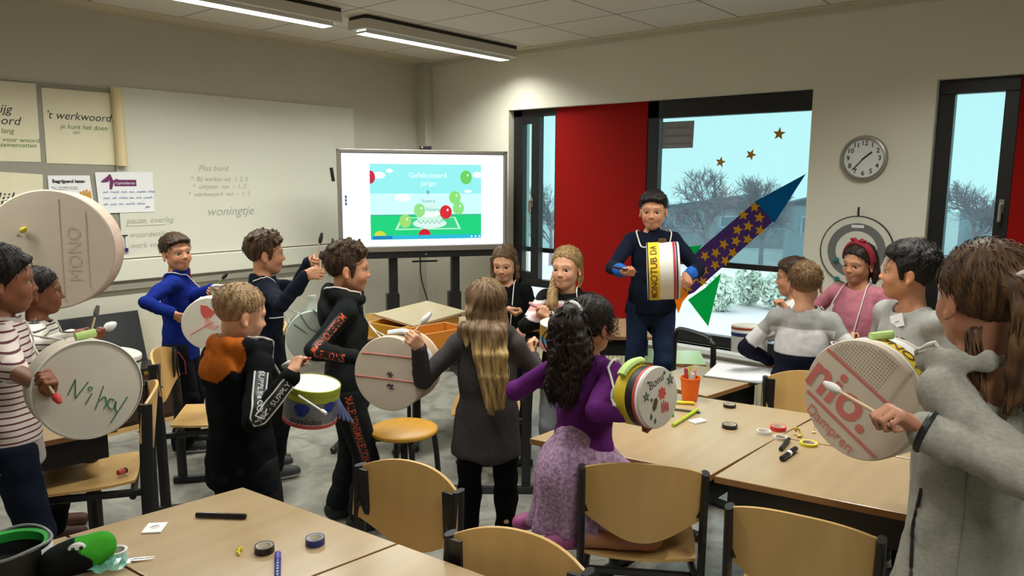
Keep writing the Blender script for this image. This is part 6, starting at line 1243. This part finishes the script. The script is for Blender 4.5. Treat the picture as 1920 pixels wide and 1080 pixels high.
br = [(.052, -.03, -.02), (.066, -.02, -.06), (.062, .02, -.105), (.052, .062, -.135), (.048, .088, -.175), (.046, .095, -.22)]
p.hair('braid', thick=.005, line=(.076, -.09), c1=srgb(140, 108, 66), c2=srgb(206, 170, 118), chains=[[(x, y, z, .021 + .004 * (i % 2)) for i, (x, y, z) in enumerate([(a[0] * (1 - t) + b[0] * t, a[1] * (1 - t) + b[1] * t, a[2] * (1 - t) + b[2] * t) for a, b in zip(br[:-1], br[1:]) for t in (0, .33, .66)])], [(-.068, -.02, .02, .014), (-.07, -.02, -.06, .012), (-.068, -.01, -.1, .005)]], strands=30)
hold(p, 'R', plain('pink padding', (206, 150, 150), .8), .09, 'short pink tipped stick held by the person with the pink stripe', .03)
d = Drum(P(1046, 628, 3.66), V3(-.08, -.10, 1), .088, .13, 'small drum with gold and blue bands, below the pink striped shirt', plain('light blue tub', (70, 140, 180), .5), SKIN_W); d.band(.0, .060, plain('gold band', (150, 116, 40), .45)); d.band(.052, .063, M['paperw'], 'rim'); d.band(-.06, -.03, plain('pink band', (190, 120, 120), .6), 'lower_band')
nk = p.root + p.J['neck']
for sg in (-1, 1): d.cord([d.c + d.pt(90 + sg * -70, .06), nk + p.Rt * sg * .06 + p.F * .115 - V3(0, 0, .09), nk + p.Rt * sg * .058 + p.F * .05 + V3(0, 0, .02), nk + p.Rt * sg * .05 - p.F * .03 + V3(0, 0, .03)], .003)
# --- girl in purple kneeling on the chair
p = Person((1116, 549), 2.52, 56, 48, pitch=-6, z0=.445, legs='kneel', lean=3, foot_face=6, R=dict(at=(1214, 800, 2.42), dir=(-.3, .75, .45), pole=(.55, -.7, -.7)), L=dict(at=(1030, 700, 2.80), dir=(.4, .8, .3), pole=(-.8, -.3, -.6)), skin=SK_TAN, seed=11, h=.0048, label='person in a purple cardigan and lilac lace skirt, kneeling on a chair')
p.legr = (.054, .04, .027); p.body(); PURP = srgb(92, 34, 104); p.top(CLOTH, col=colf(PURP), hem=.045, fat=1.0, name='cardigan')
g = SDF(p.J['hip'] - .42, p.J['hip'] + .3, .008); J, H = p.J, p.H; bz = p.leg
g.cone(J['hip'] + p.U * .08 * H, J['hip'] - V3(0, 0, .04), .088 * H, .112 * H, .03, flat=(p.F, 1.12)); kc = (bz['R'][1] + bz['L'][1]) / 2; ac = (bz['R'][2] + bz['L'][2]) / 2
g.cone(J['hip'] - V3(0, 0, .03), kc + V3(0, 0, .085) , .11 * H, .098 * H, .04); fd_ = nrm(kc - ac)

for q in 'RL':
    g.cone(bz[q][0], bz[q][1] + V3(0, 0, .08), .075 * H, .075 * H, .03)
g.cone(J['hip'] - fd_ * .03 - V3(0, 0, .03), ac + fd_ * .07 + V3(0, 0, .05), .11 * H, .10 * H, .05); g.cone(J['hip'] - V3(0, 0, .06) - fd_ * .05, ac - fd_ * .02 + V3(0, 0, .01), .075 * H, .075 * H, .05)
sl, X, Y, Z = g.win(g.lo, g.lo + g.h * g.n); th = np.arctan2(Y - J['hip'][1], X - J['hip'][0]); g.f += (.011 * np.sin(th * 13 + 2 * np.sin(th * 3)) * np.clip((J['hip'][2] - Z) / .2, 0, 1.2)).astype(np.float32); g.plane(V3(0, 0, .050), V3(0, 0, 1), .006)
LACE = mat('lilac lace', srgb(168, 134, 166), .9, var=.42, vscale=(75, 75, 75), bump=.8, bscale=(110, 110, 110), detail=1); g.mesh('skirt', LACE, p.o); p.shoes(srgb(150, 70, 120), srgb(190, 150, 160))
rg = np.random.RandomState(5); ch = [[(0, -.085, .045, .034), (rg.normal() * .01, -.13, .04, .034)] + [(x + rg.normal() * .012, -.135 + rg.normal() * .012 + .012 * j * 0, .0 - .062 * j, (.040, .042, .038, .03, .018, .006)[j]) for j in range(6)] for x in (-.045, -.022, 0, .022, .045)]
p.hair('pony', thick=.008, line=(.072, -.095), c1=srgb(22, 14, 12), c2=srgb(58, 36, 28), chains=ch, strands=150, curl=.008, tie=((0, -.118, .045), (0, 1, .15), .044, plain('white scrunchie', (214, 212, 208), .9)))
mb = MB()
for i in range(40):   # loose curls at the temple and forehead
    a0 = p.hl(.066 * rg.choice([1, 1, 1, -1]), rg.uniform(-.0, .055), rg.uniform(-.01, .05)); w = [a0 + p.Rh @ (V3(.012 + .012 * math.cos(t * 1.6), .016 * math.sin(t * 1.6) + .004 * t, -.013 * t) * p.sc) for t in np.linspace(0, rg.uniform(2, 5), 14)]; mb.tube(w, .0011, 4, False)
tag(mb.build('loose_curls', mat('curl', srgb(34, 22, 18), .5), p.o), kind='stuff')
d = Drum(P(1211, 742, 2.36), toward(1211, 51, .10), .096, .10, 'small drum with hand drawn stars, flower and hand, red rimmed', plain('black tub', (24, 22, 22), .5), SKIN_W, hoop=None); d.band(.024, .034, plain('red rim', (206, 70, 64), .5), 'red_rim'); d.band(.035, .0435, M['paperw'], 'white_rim'); d.band(-.05, -.005, plain('yellow side', (216, 190, 40), .5), 'yellow_side')
mb = MB(); q = [d.pt(a_, -.028, .110) for a_ in range(80, 140, 8)]; mb.tube(q, .011, 8, flat=(d.B[:, 2], 1.6)); mb.build('foam_pad', LIME, d.o)
DK = plain('dark green pen', (56, 92, 66), .7); X2 = lambda q, cx, cy: [(cx + x, cy + y) for x, y in q]
st5 = lambda r: [(r * math.sin(i * 2 * 2 * math.pi / 5), r * math.cos(i * 2 * 2 * math.pi / 5)) for i in range(6)]
def straight(polys, m, r, name): 
    mb = MB()
    for q in polys:
        for a, b in zip(q[:-1], q[1:]): mb.tube(place(np.array([[*a, 0], [*b, 0]]), d.face() - d.B[:, 2] * .001, d.X(), d.Y()), r, 5)
    mb.build(name, m, d.o)
straight([X2(st5(.016), -.062, .014), X2(st5(.018), .058, .048)], DK, .0011, 'drawn_stars'); write('lettering', 'Bonu', .036, d.face() + d.X() * -.014 + d.Y() * .052, nrm(d.X() + d.Y() * .35), nrm(d.Y() - d.X() * .35), M['ink'], d.o, shear=.25)
d.polys([X2(star_pts(.022, .016, 7), .014, .012)], RED, 'flower'); d.polys([X2([(-.012, .012), (.0, .016), (.006, .004), (-.004, -.020), (-.018, -.026), (-.022, -.012)], -.014, -.012)], BRN, 'blob'); d.strokes([X2([(-.006 + .009 * i, -.02), (-.004 + .010 * i, .018 - .004 * abs(i - 1)), (.002 + .009 * i, -.02)], .014, -.030) for i in range(4)], RED, .0012, 'drawn_hand')
d.polys([X2([(0, .012), (.008, 0), (0, -.012), (-.006, 0)], -.044, -.052), X2([(0, .010), (.007, 0), (0, -.010), (-.006, 0)], -.026, -.068), X2([(0, .008), (.006, 0), (0, -.008), (-.006, 0)], -.038, .0), X2([(0, .006), (.006, 0), (0, -.006), (-.006, 0)], -.05, .056), X2([(0, .007), (.007, 0), (0, -.007), (-.007, 0)], .030, .074)], DK, 'leaves')
nk = p.root + p.J['neck']; d.cord([d.c + d.pt(125, -.02), nk + p.Rt * .10 + p.F * .09 - V3(0, 0, .08), nk + p.Rt * .10 + p.F * .01 - V3(0, 0, .012), nk + p.Rt * .105 - p.F * .06 - V3(0, 0, .06), nk + p.Rt * .105 - p.F * .072 - V3(0, 0, .14)], .0042)
# --- boy standing high on the tube chair
p = Person((1226, 354), 3.86, -80, -96, pitch=-4, z0=STAND_Z, R=dict(at=(1184, 508, 3.62), tip=(1142, 499, 3.55), pole=(.8, -.4, -.7)), L=dict(at=(1287, 535, 3.72), curl='fist', pole=(-.8, -.4, -.5)), skin=SK_MID, seed=12, h=.0048, stance=(.012, 0, .012, 0), label='person in a dark blue sweater standing high on a chair before the rocket')
p.body(); 
def cuffcol(v):
    c = np.tile(np.array(srgb(18, 24, 40)), (len(v), 1))
    for q in 'RL': w = p.hand[q]; t = ((v - w['el']) @ (w['W'] - w['el'])) / ((w['W'] - w['el']) @ (w['W'] - w['el'])); dd = np.linalg.norm(v - w['W'], axis=1); c[(t > .60) & (dd < .10)] = srgb(40, 90, 170)
    return c
p.top(CLOTH, col=cuffcol, collar=.02, hem=-.03); p.trousers(CLOTH, col=colf(srgb(30, 42, 66)), fat=.98, taper=.036); p.shoes(srgb(20, 22, 30), srgb(150, 150, 150)); p.hair('short', thick=.009, tuft=80, tl=.018, tdir=(.3, .7, .3), fringe=.006, **BLK_H)
hold(p, 'R', TIPK, .11, 'black stick held out by the person standing high', .04, M['black'], .004, .007, .05)
d = Drum(P(1243, 508, 3.60), CAM_R * .97 - CAM_F * .16 + V3(0, 0, .06), .138, .150, 'white tub drum with brown capitals on a yellow band', TUBW, SKIN_W); d.band(-.068, -.018, YEL, 'yellow_band'); d.band(-.074, -.068, M['black'], 'rim_line'); d.band(.045, .056, plain('red stripe', (170, 40, 60), .5), 'red_stripe'); d.band(.058, .066, NAVY, 'blue_stripe')
fa = math.degrees(math.atan2(-CAM_F @ d.B[:, 1], -CAM_F @ d.B[:, 0])); d.text_round('MONOTUB DA', .044, fa - 4, -.043, BRN, -1, bold=.0003)
nk = p.root + p.J['neck']
for sg in (-1, 1): d.cord([d.c + V3(0, 0, .135) + CAM_R * .02 * -sg, nk + p.Rt * sg * .07 + p.F * .09 - V3(0, 0, .06), nk + p.Rt * sg * .08 + p.F * .0 + V3(0, 0, .008), nk + p.Rt * sg * .05 - p.F * .05], .0036)
bung = MB().tube([V3(-.0, 0, 0), V3(0, 0, .02)], .018, 12).build('bung', BRN, d.o); bung.location = d.pt(90, -.0, .136)
# --- boy behind, only his profile and fist
p = Person((1487, 479), 4.12, 172, 176, pitch=-4, R=dict(loc=(.0, .2, -.2)), L=dict(at=(1458, 566, 4.0), curl='fist', pole=(-.5, -.6, -.7)), skin=SK_MID, seed=13, label='person half hidden behind the colour block sweater, fist raised to the left')
p.body(); p.top(CLOTH, col=colf(srgb(206, 204, 200)), hem=-.05); p.trousers(CLOTH, col=colf(JEAN)); p.shoes(); p.hair('short', thick=.006, tuft=40, tl=.012, tdir=(0, .8, .2), **BRN_H)
d = Drum(P(1405, 634, 4.22), V3(.06, .05, 1), .098, .15, 'white drum with red and blue bands standing on the sill side', plain('pale tub', (206, 204, 196), .4), SKIN_W); d.band(.052, .066, plain('red brown band', (150, 66, 44), .5)); d.band(.036, .051, M['paperw'], 'white_band'); d.band(.016, .034, NAVY, 'blue_band'); MB().tube([d.pt(120, .0, .10), d.pt(120, .02, .13), d.pt(140, .03, .15)], .008, 8).build('tub_handle', M['alu'], d.o)
nk = p.root + p.J['neck']; d.cord([d.c + d.pt(60, .06), nk + p.F * .1 - V3(0, 0, .1), nk + p.Rt * .05])
# --- boy in the colour block sweater
p = Person((1512, 485), 3.62, 88, 96, pitch=-3, L=dict(loc=(-.015, .13, -.24), pole=(-.9, -.5, -.3)), R=dict(at=(1602, 630, 3.72), dir=(-.2, .8, .2), pole=(.5, -.6, -.6)), skin=SK_FAIR, seed=14, h=.0048, label='person in a grey, white and navy colour block sweater, from behind')
p.body()
def block(v):
    z = ((v - p.J['hip']) @ p.U) / p.H; c = np.tile(np.array(srgb(150, 148, 146)), (len(v), 1)); w, n = np.array(srgb(206, 204, 206)), np.array(srgb(22, 24, 40)); wz = v[:, 2] + p.root[2]; c[wz < P(1512, 622, 3.52)[2]] = w; c[wz < P(1512, 672, 3.52)[2]] = n
    for q in 'RL':
        a = p.hand[q]; S, el, W = a['S'], a['el'], a['W']; sd_ = (v - p.J['neck']) @ p.Rt * (1 if q == 'R' else -1); u = el - S; t = ((v - S) @ u) / (u @ u); dU = np.linalg.norm(v - S - np.clip(t, 0, 1)[:, None] * u, axis=1); x = W - el; t2 = ((v - el) @ x) / (x @ x); dF = np.linalg.norm(v - el - np.clip(t2, 0, 1)[:, None] * x, axis=1); arm = (np.minimum(dU, dF) < .058) & (sd_ > .112 * p.H)
        up = arm & (dU <= dF); c[up] = srgb(150, 148, 146); c[up & (t > .42)] = w; fo = arm & (dF < dU); c[fo] = w if q == 'R' else n
        if q == 'R': c[fo & (t2 > .75)] = n
        else: c[up & (t > .80)] = n
    return c
p.top(CLOTH, col=block, hem=-.06, fat=1.04); p.trousers(CLOTH, col=colf(JEAN)); p.shoes(); p.hair('short', thick=.0045, wild=.002, tuft=40, tl=.010, tdir=(0, .6, .4), line=(.066, -.072), c1=srgb(92, 66, 42), c2=srgb(150, 114, 74), parts=lambda q: (np.clip((.0 - q[:, 2]) / .06, 0, 1) * .5, SK_FAIR))
d = Drum(P(1566, 680, 3.45), V3(.0, .0, 1), .085, .13, 'small drum with a gold rim, half hidden behind the big cardboard drum', TUBW, SKIN_W); d.band(.03, .056, plain('gold band', (196, 160, 60), .5)); d.cord([d.c + d.pt(160, .06), p.root + p.J['neck'] + p.Rt * .10 + p.F * .07 - V3(0, 0, .1), p.root + p.J['neck'] + p.Rt * .07 + V3(0, 0, .01)])
# --- girl in pink with the red headband
p = Person((1612, 452), 4.2, -112, -122, pitch=-8, roll=-4, R=dict(loc=(.05, .14, -.22), pole=(.9, -.3, -.6)), L=dict(loc=(-.02, .16, -.2), pole=(-.8, -.5, -.6)), skin=SK_MID, seed=15, h=.0046, label='person in a pink long sleeved shirt and a dark red bow headband')
p.body(); p.top(CLOTH, col=colf(srgb(196, 122, 136)), hem=-.03, neck=.05); p.trousers(CLOTH, col=colf(srgb(40, 50, 80))); p.shoes()
p.hair('long', thick=.006, line=(.072, -.10), chains=[[(x * .06, -.05, .02, .026), (x * .074, -.05, -.05, .022), (x * .07, -.05, -.11, .012)] for x in (-1, -.4, .4, 1)], strands=40, **DBRN)
HB = plain('dark red cloth', (138, 20, 40), .8); mb = MB(); mb.tube([p.hl(.083 * math.cos(t), -.0 + .012 * math.sin(t), .028 + .094 * math.sin(t)) for t in np.linspace(-.1, math.pi + .1, 22)], .014 * p.sc, 8, flat=(p.Rh[:, 1], 1.5)); mb.build('headband', HB, p.o)
mb = MB()
for x in (-1, 1): mb.tube([p.hl(0, .012, .122), p.hl(x * .022, .014, .134), p.hl(x * .046, .016, .137)], np.array([.008, .015, .005]) * p.sc, 8)
mb.build('headband_bow', HB, p.o)
nk = p.J['neck']; mb = MB()
for sg, ex in ((-1, .0), (1, .12)): mb.tube(bez([nk + p.Rt * sg * .058 - p.F * .03 + V3(0, 0, .03), nk + p.Rt * sg * .064 + p.F * .05 + V3(0, 0, .01), nk + p.Rt * sg * (.06 + ex * .4) + p.F * .115 - V3(0, 0, .12), nk + p.Rt * sg * (.03 + ex) + p.F * .15 - V3(0, 0, .32)], 20), .0034, 6)
mb.build('neck_cord', ROPE, p.o)
# --- boy in the grey sweater with a name card
p = Person((1712, 448), 3.06, 222, 176, pitch=2, roll=0, R=dict(loc=(.03, .16, -.22)), L=dict(loc=(-.03, .14, -.24)), skin=SK_MID, seed=16, h=.0046, label='person in a light grey lettered sweater with a white card at the neck')
p.body(); p.top(CLOTH, col=colf(srgb(158, 156, 152)), hem=-.05, neck=.05, fat=1.03); p.trousers(CLOTH, col=colf(JEAN)); p.shoes(); p.hair('short', thick=.012, tuft=140, tl=.022, tdir=(0, .85, -.1), line=(.062, -.068), sides=.02, fringe=.012, **BLK_H)
F0, X0 = nrm(p.F), -p.Rt
v, f = text_mesh('PARIS', .056, bold=.001, space=1.1); w = np.array([p.onto(p.gtop, p.J['neck'] + X0 * q[0] + V3(0, 0, -.13 + q[1]) + F0 * .02, F0, .2, .003) for q in v]); mesh_np('lettering', w, f, M['ink'], p.o, False)
q = p.onto(p.gtop, p.J['neck'] - V3(0, 0, .045) + X0 * .02, F0, .2, .006); o = empty('name_card', p.root + q, 0, 'white name card hanging at the neck of the light grey lettered sweater', 'card'); B3 = np.stack([nrm(X0 * .93 + V3(0, 0, .36)), nrm(V3(0, 0, .93) - X0 * .36), F0], 1); MB().box((-.035, -.026, -.001), (.035, .026, .001), (B3, V3(0, 0, 0))).build('card', M['paperw'], o, False); mb = MB(); strokes(mb, [[(-.012, -.006), (-.004, -.003), (.0, -.007), (.006, -.003), (.014, -.006)]], B3 @ V3(0, 0, .0015), B3[:, 0], B3[:, 1], .0012); mb.build('handwriting', M['inkp'], o)
# --- girl in front at the right, grey zip hoodie
p = Person((1850, 441), 1.74, 150, 126, pitch=-2, L=dict(at=(1664, 786, 1.62), tip=(1512, 692, 1.80), pole=(-.25, -.9, -.55)), R=dict(at=(1690, 742, 2.26), dir=(0, .3, 1), curl='relax'), skin=srgb(186, 128, 100), seed=17, h=.0044, label='person in a light grey zip hoodie, nearest the camera at the right')
p.body()
p.top(mat('melange jersey', srgb(152, 148, 138), .9, var=.16, vscale=(90, 90, 160), bump=.5, bscale=(20, 20, 16)), hood='ring', hem=-.05, fat=1.05, flare=1.10, name='hoodie', neck=.072, wr=1.5)
p.trousers(mat('melange sweatpants', srgb(150, 146, 140), .9, var=.14, vscale=(90, 90, 160), bump=.5, bscale=(20, 20, 16)), fat=1.03); p.shoes(srgb(200, 200, 196))
a = p.hand['L']; cu = MB(); u = nrm(a['W'] - a['el']); q = a['el'] + (a['W'] - a['el']) * .93; e1 = nrm(np.cross(u, V3(0, 0, 1))); e2 = np.cross(u, e1); cu.tube([q + (e1 * math.cos(t) + e2 * math.sin(t)) * .0275 * p.H for t in np.linspace(0, 6.28, 21)], .008, 8, False); cu.build('cuff', M['frame'], p.o)
def line_on(pts, dirv, r, name, m): mb = MB(); mb.tube([p.onto(p.gtop, q, dirv, .25, .001) for q in bez(pts, 16)], r, 6); mb.build(name, m, p.o)
hp = p.J['hip']; line_on([hp - p.Rt * .05 + p.F * .07 + p.U * .22, hp - p.Rt * .06 + p.F * .075 + p.U * .12, hp - p.Rt * .07 + p.F * .06 + p.U * .02], nrm(-p.Rt - CAM_F * .6), .0045, 'pocket_zip', M['frame']); line_on([hp - p.Rt * .05 - p.F * .03 + p.U * .3, hp - p.Rt * .05 - p.F * .03 + p.U * .1, hp - p.Rt * .05 - p.F * .03 - p.U * .04], nrm(-p.Rt - CAM_F * .6), .0018, 'seam', mat('seam', srgb(128, 124, 116), .9))
zb = MB(); zb.tube([p.onto(p.gtop, hp + p.F * .04 + p.U * z, p.F, .25, .001) for z in np.linspace(-.045, .38, 16)], .0045, 6); zb.build('zip', M['frame'], p.o)
p.hair('pony', thick=.006, line=(.072, -.10), c1=srgb(52, 34, 24), c2=srgb(136, 96, 60), chains=[[(x * .012, -.094, .04, .026), (x * .014, -.130, .034, .020), (x * .02, -.150, -.01, .022), (x * .024, -.15, -.07, .022), (x * .024, -.140, -.13, .017), (x * .028, -.130, -.18 - .02 * abs(x), .005)] for x in (-1, -.3, .3, 1)] + [[(-.05, -.05, -.06, .012), (-.055, -.07, -.12, .012), (-.05, -.09, -.19, .006)]], strands=150, tie=((0, -.118, .033), (0, 1, .1), .028, plain('pale scrunchie', (196, 176, 168), .9)))
mb = MB(); mb.ball(p.hl(-.080, -.008, -.036), .0035); mb.build('ear_stud', M['chrome'], p.o)
hold(p, 'L', TIPW, .25, 'long pale stick with a white padded tip, before the big cardboard drum', .02, WOODS, .0042, .012, .065)
d = Drum(P(1636, 744, 2.16), toward(1636, -30, .04), .171, .15, 'big cardboard drum with red printed letters, held over the right desks', TUBW, SKIN_C); fa = 60; d.band(-.045, .05, M['paperw'], 'wrap'); d.patch(28, 92, -.006, .040, YEL); d.text_round('MONOTUB', .052, 60, .017, BRN, -1, bold=.0004)
ang_ = math.radians(-31); Xd, Yd = d.X() * math.cos(ang_) + d.Y() * math.sin(ang_), d.Y() * math.cos(ang_) - d.X() * math.sin(ang_)
d.print_on('nio.', .155, -.045, -.022, -31, REDT, bold=.0035); d.print_on('Dampren', .046, -.012, -.128, -31, REDT)
mb = MB(); lf = lambda x0, x1, y: mb.tube([d.face() + Xd * x0 + Yd * y, d.face() + Xd * x1 + Yd * y], .005, 6, flat=(d.B[:, 2], .15)); lf(-.155, .15, .055); lf(-.13, .135, -.09); mb.build('printed_line', REDT, d.o)
mb = MB()
for i in range(-16, 4):
    for j in range(0, 14):
        x, y = i * .0085, .062 + j * .0085
        if x * x + y * y < .160 ** 2 and x < .03 - .0 * y: mb.box((-.0018, -.0018, 0), (.0018, .0018, .0004), (np.stack([Xd, Yd, d.B[:, 2]], 1), d.face() - d.B[:, 2] * .002 + Xd * x + Yd * y))
mb.build('dot_print', mat('brown dots', srgb(150, 130, 112), .8), d.o, False)
pad = tag(MB().tube([V3(0, 0, 0), nrm(CAM_R + V3(0, 0, .12)) * .062], .0135, 10).build('foam_pad', LIME, d.o), 'lime green foam pad'); pad.location = P(1632, 632, 2.12) - d.c
nk = p.root + p.J['neck']; d.cord([d.c + d.pt(50, -.07), nk + p.F * .10 - p.Rt * .09 + V3(0, 0, .0), nk - p.Rt * .085 + p.F * .0 + V3(0, 0, .012), nk - p.Rt * .06 - p.F * .05 + V3(0, 0, .01)], .005)
